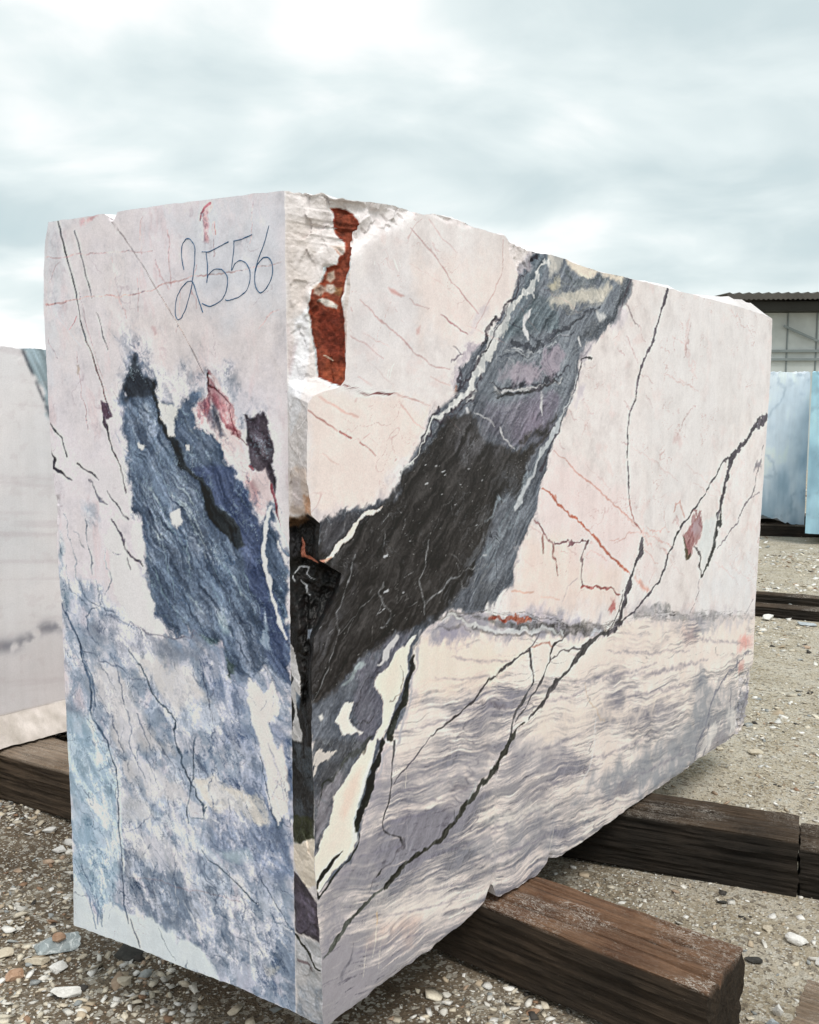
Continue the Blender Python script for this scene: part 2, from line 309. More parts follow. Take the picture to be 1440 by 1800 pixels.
('P',(236,228,224),2.9,7.2,1.0,0.0,0.0,[(599,967),(623,954),(650,929),(675,969),(692,931),(688,899),(660,871),(682,807),(692,835),(707,770),(709,688),(695,653),(680,638),(661,664),(652,736),(636,802),(636,799),(615,859),(600,926)]),
('P',(120,132,160),7.1,7.1,0.6,0.0,0.0,[(663,872),(698,873),(718,786),(717,704),(697,809)]),
('L',(150,158,178),2.9,4.3,0.6,0.0,0.0,[(658.7,815.6,0.8),(679.8,769.3,2.0),(697.6,699.7,0.8)]),
('L',(64,78,98),1.8,5.8,0.9,0.3,0.0,[(635.7,779.3,1.0),(651.1,713.1,1.2),(661.1,659.7,2.0),(677.1,626.2,2.7),(688.2,633.3,2.8),(688.6,651.9,2.0)]),
('P',(232,230,230),6.5,14.6,0.95,0.0,0.0,[(147,1261),(195,1283),(214,1270),(239,1228),(276,1183),(304,1157),(324,1092),(350,1052),(340,1027),(277,1044),(232,1073),(181,1117),(172,1155),(188,1201),(159,1233)]),
('P',(230,228,228),4.8,9.6,0.95,0.0,0.0,[(254,1287),(290,1294),(296,1242),(283,1203),(258,1225),(247,1263)]),
('P',(228,224,226),13.0,14.6,0.8,0.0,0.0,[(79,1424),(254,1429),(264,1354),(249,1310),(198,1341),(146,1387)]),
('P',(164,184,202),20.1,15.1,0.5,0.3,0.0,[(88,1331),(137,1329),(141,1290),(107,1283)]),
('P',(130,150,168),10.5,10.5,0.7,0.4,0.0,[(1,1222),(21,1142),(48,1094),(31,1052),(3,1080)]),
('P',(160,176,190),10.5,10.5,0.6,0.3,0.0,[(2,1252),(21,1203),(9,1182),(-4,1201)]),
('L',(62,62,78),1.5,2.4,0.9,0.0,0.0,[(43.2,2021.5,1.4),(57.8,1973.5,2.4),(69.3,1932.9,2.3),(83.0,1896.8,2.3),(92.8,1863.4,2.4),(101.0,1825.5,2.4),(106.9,1782.9,1.9),(124.5,1730.5,1.7)]),
('L',(96,60,72),1.5,3.2,0.9,0.0,0.0,[(124.5,1730.5,2.0),(141.7,1697.0,2.2),(153.6,1668.5,2.2),(165.3,1635.3,2.2),(174.4,1616.4,1.9),(184.3,1588.1,1.9),(195.1,1564.5,2.2)]),
('L',(160,128,140),1.6,4.8,0.6,0.4,0.0,[(108.8,1843.7,0.8),(122.7,1786.8,1.0),(140.0,1729.9,1.1),(160.5,1673.0,1.1),(178.2,1625.7,0.9),(193.3,1597.4,0.8)]),
('L',(62,62,78),1.4,2.4,0.8,0.0,0.0,[(99.6,1988.2,2.5),(109.8,1964.2,1.8),(117.3,1940.5,1.5),(128.3,1893.4,1.5),(140.0,1860.2,1.6),(149.6,1827.2,1.4)]),
('L',(84,80,94),1.9,3.2,0.8,0.0,0.0,[(163.9,1794.0,0.8),(173.3,1770.4,1.9),(180.5,1742.2,2.1),(188.4,1728.0,1.7),(196.5,1704.5,0.8)]),
('P',(86,66,82),3.2,6.4,0.9,0.0,0.0,[(166,1584),(192,1580),(203,1555),(205,1545),(174,1545)]),
('L',(78,66,80),1.6,4.8,0.85,0.0,0.0,[(177.6,1545.7,3.9),(184.9,1517.3,2.3),(197.7,1479.6,2.0),(215.9,1446.8,2.1),(226.8,1428.1,2.0),(233.0,1390.4,1.6),(239.9,1369.4,1.1)]),
('P',(150,150,164),6.4,7.9,0.6,0.0,0.0,[(208,1569),(234,1564),(237,1546),(214,1550)]),
('L',(110,100,112),1.6,3.2,0.6,0.0,0.0,[(210.2,1606.5,1.1),(234.7,1573.7,1.1)]),
('L',(204,164,166),1.9,4.8,0.7,0.3,0.0,[(-4.1,1932.7,1.4),(65.8,1933.2,1.4),(133.8,1934.5,1.2),(218.9,1931.1,1.0),(349.8,1921.0,0.8)]),
('L',(196,152,150),1.8,4.5,0.75,0.35,0.0,[(-10.9,1820.1,1.8),(52.9,1825.9,1.7),(155.2,1831.5,1.5),(233.5,1829.0,1.3),(296.9,1831.8,1.3),(383.0,1844.0,1.3),(465.8,1855.6,1.1),(556.1,1855.5,0.8),(710.5,1870.6,0.5)]),
('L',(198,150,152),2.0,6.2,0.55,0.4,0.0,[(218.3,1918.5,0.8),(240.2,1835.4,1.2),(257.4,1793.6,1.2),(262.4,1761.5,0.8)]),
('L',(198,150,152),1.9,5.8,0.55,0.4,0.0,[(399.4,1964.4,0.8),(398.6,1895.2,1.3),(399.6,1838.5,0.8)]),
('L',(198,150,152),2.0,6.1,0.55,0.4,0.0,[(299.2,1885.3,0.8),(298.1,1831.7,1.3),(304.4,1786.6,0.8)]),
('L',(198,150,152),1.9,6.0,0.55,0.4,0.0,[(316.3,1998.6,0.8),(316.1,1919.4,0.8)]),
('L',(198,150,152),2.1,6.6,0.55,0.4,0.0,[(3.3,1878.9,0.9),(30.1,1914.9,1.4),(44.6,1925.5,0.9)]),
('L',(198,150,152),1.8,5.6,0.55,0.4,0.0,[(528.7,1968.9,0.7),(529.3,1893.3,0.7)]),
('L',(198,150,152),1.9,5.9,0.55,0.4,0.0,[(361.0,1898.2,0.8),(371.7,1862.3,1.3),(394.6,1834.4,0.8)]),
('L',(198,150,152),2.1,6.6,0.55,0.4,0.0,[(91.0,1703.3,0.9),(113.8,1550.4,1.4),(125.2,1507.3,0.9)]),
('L',(198,150,152),1.9,5.8,0.55,0.4,0.0,[(433.3,1840.6,0.8),(420.9,1736.6,0.8)]),
('L',(198,150,152),1.7,5.3,0.55,0.4,0.0,[(640.6,2002.5,0.7),(633.4,1917.7,0.7)]),
('L',(198,150,152),1.7,5.3,0.55,0.4,0.0,[(650.6,1735.0,0.7),(677.4,1758.6,1.2),(708.8,1773.3,0.7)]),
('L',(198,150,152),2.2,6.7,0.55,0.4,0.0,[(-1.7,1735.4,0.9),(20.3,1686.4,0.9)]),
('L',(198,150,152),1.9,5.7,0.55,0.4,0.0,[(483.8,1879.9,0.7),(464.6,1821.3,1.2),(475.1,1786.1,0.7)]),
('L',(170,100,112),1.6,3.3,0.7,0.0,0.0,[(66.5,1758.9,1.4),(84.6,1774.6,1.4),(95.6,1788.2,1.4)]),
('P',(214,150,154),6.3,7.9,0.6,0.3,0.0,[(118,2014),(178,2017),(151,2006),(121,2002)]),
('P',(212,168,172),4.2,5.6,0.8,0.0,0.0,[(499,1997),(522,2009),(527,1998),(510,1983),(519,1928),(508,1933),(497,1972)]),
('L',(150,80,96),1.7,4.2,0.8,0.0,0.0,[(524.3,2007.7,2.2),(510.1,2000.1,2.7),(497.4,1988.8,2.4),(495.7,1972.1,1.5)]),
('L',(190,110,110),1.4,2.8,0.6,0.0,0.0,[(532.6,1968.5,1.0),(535.1,1939.0,1.0)]),
('P',(210,178,178),7.5,9.0,0.6,0.0,0.0,[(343,1749),(355,1751),(355,1730),(345,1726)]),
('P',(190,170,150),4.9,9.9,0.6,0.0,0.0,[(88,1670),(95,1670),(93,1651),(88,1656)]),
('L',(128,108,108),1.2,1.5,0.8,0.2,0.0,[(225.2,1996.6,0.9),(258.7,1964.4,0.8),(318.0,1892.7,0.8),(370.0,1818.4,0.8),(427.1,1745.1,0.8),(460.6,1695.6,0.8),(493.6,1642.3,0.8)]),
('L',(230,234,240),2.5,3.3,0.6,0.0,0.0,[(10.0,1811.7,1.2),(56.5,1766.5,1.1),(108.9,1716.9,1.1)]),
('L',(56,60,74),1.7,3.4,0.9,0.0,0.0,[(-14.1,1526.7,1.8),(6.5,1508.7,2.4),(23.6,1496.5,2.5),(33.3,1479.5,2.2),(45.7,1447.8,1.8)]),
('L',(60,56,72),2.6,5.1,0.85,0.0,0.0,[(-12.4,1456.5,3.0),(-1.0,1441.9,3.7),(-9.4,1421.8,4.1),(15.2,1411.6,3.7),(35.8,1398.3,2.6),(56.3,1385.2,1.2)]),
('L',(62,60,74),2.5,5.0,0.8,0.0,0.0,[(81.5,1436.4,2.6),(100.4,1425.7,2.3),(127.1,1410.9,2.9),(148.0,1394.7,1.1)]),
('L',(80,80,96),2.5,6.6,0.7,0.0,0.0,[(119.5,1396.2,1.4),(132.2,1377.2,1.2),(157.6,1341.9,2.3),(174.0,1333.0,1.1)]),
('L',(70,66,84),2.4,6.5,0.75,0.0,0.0,[(175.8,1369.2,1.1),(197.8,1341.3,1.9),(223.3,1321.0,2.0),(248.6,1300.9,1.4)]),
('L',(64,56,76),2.1,8.1,0.85,0.2,0.0,[(189.4,1304.9,1.1),(214.2,1265.3,2.3),(238.7,1223.7,3.4),(257.5,1205.8,3.4),(286.0,1191.3,1.4)]),
('L',(64,56,76),1.9,6.5,0.8,0.0,0.0,[(237.8,1204.3,3.4),(241.9,1178.2,1.7)]),
('L',(110,110,128),2.1,6.6,0.7,0.3,0.0,[(155.5,1229.9,1.2),(192.0,1217.9,1.1),(218.6,1217.4,1.1)]),
('L',(90,104,122),2.0,6.3,0.85,0.0,0.0,[(293.5,1218.1,1.1),(313.8,1167.4,1.8),(318.6,1129.8,2.3),(348.5,1085.1,2.4),(379.0,1064.6,2.1),(408.6,1030.2,1.6)]),
('L',(98,112,132),2.7,8.6,0.7,0.3,0.0,[(23.4,1303.5,1.2),(54.1,1215.4,1.6),(61.5,1155.8,2.1),(80.1,1107.2,1.6),(124.4,1086.5,1.2)]),
('L',(98,112,132),2.7,8.4,0.7,0.3,0.0,[(94.2,1307.1,1.2),(115.8,1190.1,2.1),(113.6,1145.3,1.2)]),
('L',(98,112,132),2.7,8.3,0.7,0.3,0.0,[(165.1,1218.4,1.2),(179.1,1155.8,2.0),(159.9,1109.8,1.2)]),
('L',(98,112,132),2.8,8.6,0.7,0.3,0.0,[(23.2,1172.8,1.2),(40.9,1103.5,2.1),(103.5,1084.4,1.2)]),
('L',(98,112,132),2.7,8.5,0.7,0.3,0.0,[(56.6,1260.5,1.2),(96.5,1218.4,1.2)]),
('L',(98,112,132),2.7,8.5,0.7,0.3,0.0,[(127.2,1141.5,1.2),(138.6,1092.9,1.8),(94.4,1043.3,1.8),(99.6,1008.5,1.2)]),
('L',(98,112,132),2.7,8.3,0.7,0.3,0.0,[(124.4,1086.5,1.2),(165.1,1075.7,1.7),(211.3,1055.9,1.7),(263.1,1032.4,1.1)]),
('L',(98,112,132),2.8,8.7,0.7,0.3,0.0,[(-2.4,1231.6,1.2),(9.8,1192.0,1.2)]),
('L',(112,112,128),3.1,7.9,0.7,0.2,0.0,[(237.8,1053.9,1.4),(289.0,1030.5,1.7),(339.8,1022.0,1.9),(389.9,1023.2,2.2),(427.0,1032.4,2.0),(451.8,1054.1,1.8),(469.6,1046.8,1.6)]),
('P',(60,80,84),7.5,10.5,0.7,0.3,0.0,[(464,1046),(511,1052),(522,1035),(487,1030)]),
('P',(52,66,66),5.9,10.3,0.8,0.2,0.0,[(547,1006),(579,996),(573,986),(555,951),(553,983)]),
('L',(80,98,122),2.3,5.2,0.92,0.0,0.0,[(-2.0,1073.9,1.5),(12.7,1049.8,2.1),(29.4,1026.0,2.5),(52.8,992.9,2.7),(63.6,968.7,2.5),(71.5,944.2,2.8),(84.2,915.2,3.6),(93.0,880.6,3.6),(97.4,855.7,3.4),(97.8,835.2,3.0),(91.2,803.4,2.8),(102.0,779.4,2.8),(132.7,761.4,3.0),(145.8,745.7,2.8),(153.9,726.6,2.6),(160.2,712.4,2.4)]),
('L',(90,108,132),2.3,5.2,0.85,0.0,0.0,[(57.5,988.4,1.8),(81.7,935.3,2.5),(97.6,901.7,2.6),(106.4,867.2,2.2),(112.3,817.0,1.5)]),
('L',(76,92,112),2.1,5.2,0.9,0.0,0.0,[(150.4,740.1,2.1),(164.5,701.7,2.5),(174.6,667.7,2.8),(178.5,632.5,2.9),(180.1,591.6,2.5),(183.0,550.9,2.1),(184.8,515.1,2.1),(185.7,458.0,2.1),(185.9,416.3,2.1)]),
('L',(214,228,236),3.5,5.2,0.8,0.0,0.0,[(183.8,628.5,2.4),(190.2,542.2,3.2),(191.3,459.4,3.4),(189.8,396.3,3.0)]),
('L',(96,108,128),2.3,3.5,0.85,0.0,0.0,[(184.7,389.8,1.2),(189.1,333.1,1.8),(192.5,302.3,3.0),(202.0,265.3,1.5)]),
('L',(96,106,122),2.1,3.5,0.85,0.0,0.0,[(210.8,278.4,1.5),(219.9,251.9,1.9),(232.6,229.2,1.9),(240.9,214.7,1.5)]),
('L',(120,138,162),2.9,5.5,0.75,0.0,0.0,[(43.0,332.3,1.6),(63.2,299.6,2.0),(75.7,259.7,1.9),(84.6,218.7,1.3)]),
('L',(120,138,162),2.9,5.4,0.75,0.0,0.0,[(57.0,319.6,1.6),(84.2,283.6,2.2),(92.7,237.3,1.3)]),
('L',(120,138,162),2.9,5.4,0.75,0.0,0.0,[(86.1,321.9,1.6),(98.3,276.6,2.2),(107.0,235.9,1.3)]),
('L',(74,90,108),1.9,6.4,0.88,0.1,0.0,[(234.8,984.9,1.4),(247.0,961.9,2.2),(266.0,944.7,2.3),(290.8,913.8,2.4),(309.1,887.1,2.4),(327.3,860.6,2.2),(364.8,844.6,2.5),(384.2,826.0,3.2),(377.1,800.5,2.5),(378.3,781.3,2.0),(386.7,753.5,2.1),(388.1,757.5,2.4),(395.2,729.6,2.5),(421.9,690.9,2.4),(445.2,651.9,2.5),(462.9,631.3,3.1),(468.1,603.3,1.6)]),
('L',(74,90,108),1.9,6.3,0.8,0.0,0.0,[(443.5,791.5,1.6),(434.3,732.1,1.6),(431.2,692.7,1.8),(417.1,641.2,1.8),(405.9,584.7,1.4)]),
('L',(70,88,104),1.9,6.3,0.7,0.0,0.0,[(425.0,596.3,1.4),(462.0,602.0,2.2),(471.9,628.4,1.6)]),
('L',(104,114,136),2.7,8.4,0.7,0.3,0.0,[(75.8,957.5,1.2),(137.9,940.1,1.6),(198.9,930.7,2.0),(244.9,912.3,1.6),(284.3,912.9,1.1)]),
('L',(104,114,136),2.7,8.4,0.7,0.3,0.0,[(173.3,962.3,1.2),(191.9,924.8,1.6),(202.8,866.3,2.0),(220.8,819.0,1.6),(236.9,726.3,1.2)]),
('L',(104,114,136),2.7,8.5,0.7,0.3,0.0,[(162.9,814.8,1.2),(181.3,767.1,2.1),(196.1,718.9,1.2)]),
('L',(104,114,136),2.7,8.4,0.7,0.3,0.0,[(231.2,749.3,1.2),(255.5,693.3,2.0),(274.0,661.7,1.2)]),
('L',(104,114,136),2.6,8.2,0.7,0.3,0.0,[(280.6,743.0,1.1),(301.4,692.1,2.0),(325.4,642.0,1.1)]),
('L',(104,114,136),2.6,8.1,0.7,0.3,0.0,[(330.0,761.8,1.1),(366.2,709.4,2.0),(377.6,672.3,1.1)]),
('L',(104,114,136),2.6,8.2,0.7,0.3,0.0,[(254.4,824.4,1.2),(279.0,783.8,2.0),(303.3,738.4,1.1)]),
('L',(104,114,136),2.4,7.6,0.7,0.3,0.0,[(460.5,947.4,1.1),(483.3,908.3,1.9),(493.8,862.9,1.1)]),
('L',(104,114,136),2.4,7.4,0.7,0.3,0.0,[(548.3,927.3,1.0),(575.8,876.1,1.8),(586.3,840.8,1.0)]),
('L',(104,114,136),2.7,8.6,0.7,0.3,0.0,[(94.4,1043.3,1.2),(99.3,1003.5,2.1),(132.6,972.2,1.2)]),
('L',(104,114,136),2.7,8.3,0.7,0.3,0.0,[(139.5,1112.8,1.2),(157.8,1065.0,2.0),(263.3,1037.3,1.1)]),
('L',(104,114,136),2.7,8.4,0.7,0.3,0.0,[(213.9,506.1,1.2),(269.2,544.3,1.8),(304.0,592.4,1.7),(311.0,603.9,1.1)]),
('L',(104,114,136),2.4,7.5,0.7,0.3,0.0,[(542.6,710.0,1.1),(571.5,701.7,1.8),(589.3,724.0,1.0)]),
('L',(104,114,136),2.4,7.6,0.7,0.3,0.0,[(547.4,668.4,1.1),(539.4,585.5,1.1)]),
('L',(104,114,136),2.5,7.8,0.7,0.3,0.0,[(483.2,703.0,1.1),(487.1,631.7,1.9),(498.5,610.0,1.1)]),
('L',(104,114,136),2.7,8.4,0.7,0.3,0.0,[(266.1,466.9,1.2),(287.4,502.7,1.2)]),
('L',(104,114,136),2.5,7.7,0.7,0.3,0.0,[(493.8,862.9,1.1),(504.5,822.3,1.9),(479.2,770.4,1.1)]),
('L',(104,114,136),2.4,7.4,0.7,0.3,0.0,[(571.4,930.7,1.0),(587.1,873.3,1.0)]),
('L',(104,114,136),2.7,8.5,0.7,0.3,0.0,[(222.2,383.6,1.2),(262.2,373.2,2.1),(315.2,371.7,1.2)]),
('L',(104,114,136),2.5,7.7,0.7,0.3,0.0,[(576.7,436.1,1.1),(581.6,398.7,1.9),(562.6,339.9,1.1)]),
('L',(104,114,136),2.5,7.8,0.7,0.3,0.0,[(528.7,403.8,1.1),(563.3,369.4,1.1)]),
('L',(140,128,138),3.2,6.5,0.6,0.3,0.0,[(222.4,388.9,0.9),(323.1,409.5,1.3),(418.9,409.1,1.5),(511.2,421.1,1.4),(570.4,419.9,0.8)]),
('L',(66,82,98),1.9,4.6,0.85,0.0,0.0,[(453.4,519.4,1.4),(483.3,499.6,1.6),(501.2,494.3,1.6),(542.4,475.5,1.5),(577.0,450.6,1.6),(594.2,440.7,2.1),(614.2,434.1,1.8)]),
('L',(66,80,100),1.8,4.4,0.88,0.0,0.0,[(629.7,492.9,1.6),(651.7,465.5,1.8),(679.1,435.0,1.5),(700.8,412.7,2.0),(721.4,392.7,2.3)]),
('L',(80,96,116),2.1,4.5,0.75,0.0,0.0,[(650.9,422.5,1.3),(672.9,400.2,2.1),(686.8,399.3,1.3)]),
('L',(110,122,148),2.2,4.4,0.7,0.0,0.0,[(660.3,617.8,1.0),(648.0,558.8,1.5),(638.7,518.9,1.0)]),
('L',(88,100,120),3.3,6.6,0.6,0.0,0.0,[(363.7,277.6,1.7),(401.7,268.3,2.3),(433.1,264.8,1.4)]),
('P',(222,230,232),8.6,13.8,0.92,0.0,0.0,[(-1,337),(35,325),(65,268),(90,247),(113,286),(143,317),(184,305),(211,292),(245,293),(286,307),(319,290),(351,284),(366,253),(389,280),(433,267),(464,261),(488,239),(502,203),(241,195),(-10,181)]),
('L',(96,106,122),2.1,3.5,0.85,0.0,0.0,[(210.8,278.4,1.5),(219.9,251.9,1.9),(232.6,229.2,1.9),(240.9,214.7,1.5)]),
('L',(96,108,128),2.3,3.5,0.8,0.0,0.0,[(191.6,312.7,2.7),(202.0,265.3,1.5)]),
('L',(124,140,164),2.9,5.5,0.7,0.0,0.0,[(59.8,304.1,1.6),(75.7,259.7,2.2),(84.6,218.7,1.3)]),
('L',(124,140,164),2.9,5.4,0.7,0.0,0.0,[(87.8,284.6,1.6),(92.7,237.3,1.3)]),
('L',(124,140,164),2.9,5.4,0.7,0.0,0.0,[(105.5,278.6,1.6),(109.2,236.5,1.3)]),
('P',(206,200,190),10.6,9.1,0.6,0.3,0.0,[(637,279),(671,295),(665,269),(642,262)]),
('P',(196,206,214),6.1,6.1,0.5,0.0,0.0,[(603,323),(604,250),(596,247),(594,315)]),
('L',(240,240,244),1.3,0.8,0.21662720617539113,0.3,0.0,[(179.4,1101.2,0.5),(179.0,1031.4,0.5)]),
('L',(240,240,244),1.1,0.7,0.2539950531354336,0.3,0.0,[(486.7,1864.0,0.4),(487.0,1832.1,0.4)]),
('L',(240,240,244),1.3,0.8,0.19524216120359167,0.3,0.0,[(219.7,1615.6,0.4),(219.2,1494.7,0.4)]),
('L',(240,240,244),1.1,0.7,0.14409862784376382,0.3,0.0,[(606.5,1247.2,0.4),(607.7,1162.3,0.4)]),
('L',(240,240,244),1.3,0.8,0.23860029699223845,0.3,0.0,[(453.6,596.3,0.4),(454.2,513.2,0.4)]),
('L',(240,240,244),1.1,0.7,0.2145759332690108,0.3,0.0,[(516.5,1864.0,0.4),(517.5,1772.9,0.4)]),
('L',(240,240,244),1.2,0.8,0.1956398541864747,0.3,0.0,[(265.1,1933.7,0.4),(264.9,1828.6,0.4)]),
('L',(240,240,244),1.2,0.8,0.26737578681341995,0.3,0.0,[(511.9,591.2,0.4),(512.8,491.9,0.4)]),
('L',(240,240,244),1.3,0.8,0.2696938754727234,0.3,0.0,[(281.3,675.2,0.5),(281.2,597.0,0.5)]),
('L',(240,240,244),1.1,0.7,0.15471791059730197,0.3,0.0,[(645.6,1806.9,0.4),(646.2,1766.5,0.4)]),
('L',(240,240,244),1.1,0.7,0.16816419174808087,0.3,0.0,[(688.5,1313.2,0.4),(690.0,1231.4,0.4)]),
('L',(240,240,244),1.2,0.8,0.21361185718485817,0.3,0.0,[(389.8,1375.8,0.4),(390.1,1312.5,0.4)]),
('L',(240,240,244),1.3,0.8,0.26863129619200277,0.3,0.0,[(415.4,526.2,0.4),(415.9,427.1,0.4)]),
('L',(240,240,244),1.2,0.8,0.14609593951537117,0.3,0.0,[(600.6,426.7,0.4),(601.9,331.6,0.4)]),
('L',(240,240,244),1.2,0.8,0.21105720055589178,0.3,0.0,[(604.5,471.3,0.4),(606.1,355.8,0.4)]),
('L',(240,240,244),1.1,0.7,0.21176517637620557,0.3,0.0,[(537.8,1645.7,0.4),(538.9,1547.0,0.4)]),
('L',(240,240,244),1.2,0.8,0.278368962387453,0.3,0.0,[(251.0,1884.5,0.4),(250.7,1779.6,0.4)]),
('L',(240,240,244),1.4,0.9,0.14412245991244954,0.3,0.0,[(34.7,627.7,0.5),(33.7,548.5,0.5)]),
('L',(240,240,244),1.4,0.9,0.12707040978072695,0.3,0.0,[(205.4,716.9,0.5),(204.8,596.6,0.5)]),
('L',(240,240,244),1.1,0.7,0.17295266336304121,0.3,0.0,[(480.3,1894.8,0.4),(481.1,1806.4,0.4)]),
('L',(240,240,244),1.2,0.8,0.27976143126012426,0.3,0.0,[(617.3,448.3,0.4),(618.5,368.7,0.4)]),
('L',(240,240,244),1.2,0.8,0.12502044194805084,0.3,0.0,[(268.0,1862.3,0.4),(267.9,1779.1,0.4)]),
('L',(240,240,244),1.3,0.8,0.14499183856217035,0.3,0.0,[(158.8,1329.8,0.5),(158.1,1239.1,0.5)]),
('L',(240,240,244),1.5,0.9,0.2733855082253528,0.3,0.0,[(-11.8,493.9,0.5),(-12.9,422.8,0.5)]),
('L',(240,240,244),1.1,0.7,0.20321167753481023,0.3,0.0,[(647.8,1398.1,0.4),(648.9,1329.8,0.4)]),
('L',(240,240,244),1.2,0.8,0.2192201816712419,0.3,0.0,[(473.7,1047.8,0.4),(474.4,965.4,0.4)]),
('L',(240,240,244),1.1,0.7,0.23524980034306214,0.3,0.0,[(671.2,1205.7,0.4),(672.3,1138.8,0.4)]),
('L',(240,240,244),1.3,0.8,0.20338036692499295,0.3,0.0,[(198.3,1507.5,0.4),(197.7,1386.3,0.5)]),
('L',(240,240,244),1.2,0.7,0.2127944342075305,0.3,0.0,[(438.1,1947.9,0.4),(438.5,1883.5,0.4)]),
('L',(240,240,244),1.4,0.9,0.12961288170043567,0.3,0.0,[(-4.8,955.8,0.5),(-6.3,856.5,0.5)]),
('L',(240,240,244),1.2,0.8,0.1764123172865676,0.3,0.0,[(468.8,1253.1,0.4),(469.5,1162.0,0.4)]),
('L',(240,240,244),1.2,0.8,0.12969228858332757,0.3,0.0,[(510.2,822.7,0.4),(510.5,786.8,0.4)]),
('L',(240,240,244),1.3,0.8,0.1930099407418207,0.3,0.0,[(477.9,440.8,0.4),(478.4,382.2,0.4)]),
('L',(240,240,244),1.2,0.7,0.17002730579150574,0.3,0.0,[(452.4,1480.6,0.4),(452.9,1417.8,0.4)]),
('L',(240,240,244),1.3,0.8,0.1803456546126267,0.3,0.0,[(276.1,1024.7,0.5),(276.1,962.2,0.5)]),
('L',(240,240,244),1.1,0.7,0.23762770906856154,0.3,0.0,[(582.1,1912.5,0.4),(583.2,1838.1,0.4)]),
('L',(240,240,244),1.3,0.8,0.1581912283036547,0.3,0.0,[(258.2,1633.8,0.4),(258.0,1530.9,0.4)]),
('L',(240,240,244),1.3,0.8,0.13629467082109945,0.3,0.0,[(148.7,1283.4,0.5),(148.0,1184.1,0.5)]),
('L',(240,240,244),1.3,0.8,0.1901489172098219,0.3,0.0,[(259.3,1455.3,0.4),(259.0,1348.0,0.4)]),
('L',(240,240,244),1.1,0.7,0.2240371802067992,0.3,0.0,[(629.0,1704.4,0.4),(629.9,1647.6,0.4)]),
('L',(86,98,122),1.6,7.3,0.5515429137084676,0.35,0.0,[(643.5,706.5,0.4),(641.5,679.6,1.4),(647.4,654.5,0.4)]),
('L',(86,98,122),1.9,8.6,0.4035848414662795,0.35,0.0,[(156.2,760.1,0.4),(163.1,704.5,1.6),(165.4,647.9,0.4)]),
('L',(86,98,122),1.9,8.7,0.4228566349347179,0.35,0.0,[(113.1,740.8,0.5),(144.2,695.6,1.3),(177.7,651.3,0.4)]),
('L',(86,98,122),1.6,7.1,0.5960740965086386,0.35,0.0,[(670.4,943.7,0.4),(677.0,928.4,1.4),(672.5,911.3,0.4)]),
('L',(86,98,122),1.9,8.4,0.45570449299372595,0.35,0.0,[(322.4,201.7,0.4),(349.9,149.4,1.5),(367.1,94.2,0.4)]),
('L',(86,98,122),1.9,8.4,0.3861033531725324,0.35,0.0,[(234.9,719.2,0.4),(218.9,687.9,1.4),(216.4,658.9,0.4)]),
('L',(86,98,122),1.6,7.2,0.4730860212058354,0.35,0.0,[(603.5,1021.0,0.4),(651.9,986.5,1.4),(689.6,951.3,0.4)]),
('L',(86,98,122),2.0,9.2,0.45748924062474744,0.35,0.0,[(-5.1,298.2,0.5),(28.0,297.6,1.6),(67.5,298.8,0.5)]),
('L',(86,98,122),1.9,8.4,0.5346975335360351,0.35,0.0,[(307.3,207.1,0.4),(345.2,178.1,1.3),(371.7,146.0,0.4)]),
('L',(86,98,122),1.8,8.2,0.5375015756646369,0.35,0.0,[(287.0,851.9,0.4),(299.7,812.1,1.0),(303.0,770.8,0.4)]),
('L',(86,98,122),1.6,7.5,0.38141911010799995,0.35,0.0,[(661.1,423.2,0.4),(657.0,368.7,0.8),(643.4,310.9,0.4)]),
('L',(86,98,122),1.9,8.5,0.30054259491791374,0.35,0.0,[(212.1,550.7,0.4),(229.9,518.8,1.6),(248.5,487.2,0.4)]),
('L',(86,98,122),1.9,8.8,0.45063600202647935,0.35,0.0,[(60.6,879.5,0.5),(48.0,856.4,1.0),(23.3,831.4,0.5)]),
('L',(86,98,122),1.8,8.3,0.40825037568419525,0.35,0.0,[(256.1,746.1,0.4),(256.2,711.5,1.4),(251.8,676.0,0.4)]),
('L',(86,98,122),1.9,8.5,0.35356684336728206,0.35,0.0,[(160.0,716.4,0.4),(185.0,707.6,1.0),(213.6,699.7,0.4)]),
('L',(86,98,122),1.8,8.3,0.4868779530075274,0.35,0.0,[(288.6,499.9,0.4),(327.4,464.2,1.6),(369.2,429.9,0.4)]),
('L',(86,98,122),1.8,8.1,0.373524988931378,0.35,0.0,[(339.3,711.6,0.4),(367.9,682.2,1.2),(390.5,651.9,0.4)]),
('L',(86,98,122),1.8,8.1,0.5639007859559977,0.35,0.0,[(404.3,448.9,0.4),(422.1,438.7,1.2),(442.0,429.0,0.4)]),
('L',(86,98,122),1.6,7.2,0.5439665117819477,0.35,0.0,[(676.9,774.1,0.4),(697.6,726.5,0.8),(719.1,679.4,0.4)]),
('L',(86,98,122),1.7,7.9,0.46915318637781883,0.35,0.0,[(487.8,306.0,0.4),(532.7,277.8,1.4),(572.2,248.6,0.4)]),
('L',(86,98,122),2.0,9.0,0.32978987766625045,0.35,0.0,[(78.0,465.8,0.5),(69.5,444.4,1.0),(76.4,426.6,0.5)]),
('L',(86,98,122),1.6,7.2,0.5531829762051179,0.35,0.0,[(645.2,921.9,0.4),(647.1,905.0,0.8),(640.2,886.6,0.4)]),
('L',(86,98,122),1.7,7.8,0.4533977229796503,0.35,0.0,[(496.8,352.5,0.4),(554.0,336.6,1.4),(622.1,324.8,0.4)]),
('L',(86,98,122),1.6,7.4,0.39727406025548867,0.35,0.0,[(541.2,964.0,0.4),(587.5,934.8,0.8),(621.8,904.4,0.4)]),
('L',(86,98,122),1.8,8.1,0.4181189848174811,0.35,0.0,[(420.5,338.1,0.4),(432.1,313.1,1.5),(440.2,287.2,0.4)]),
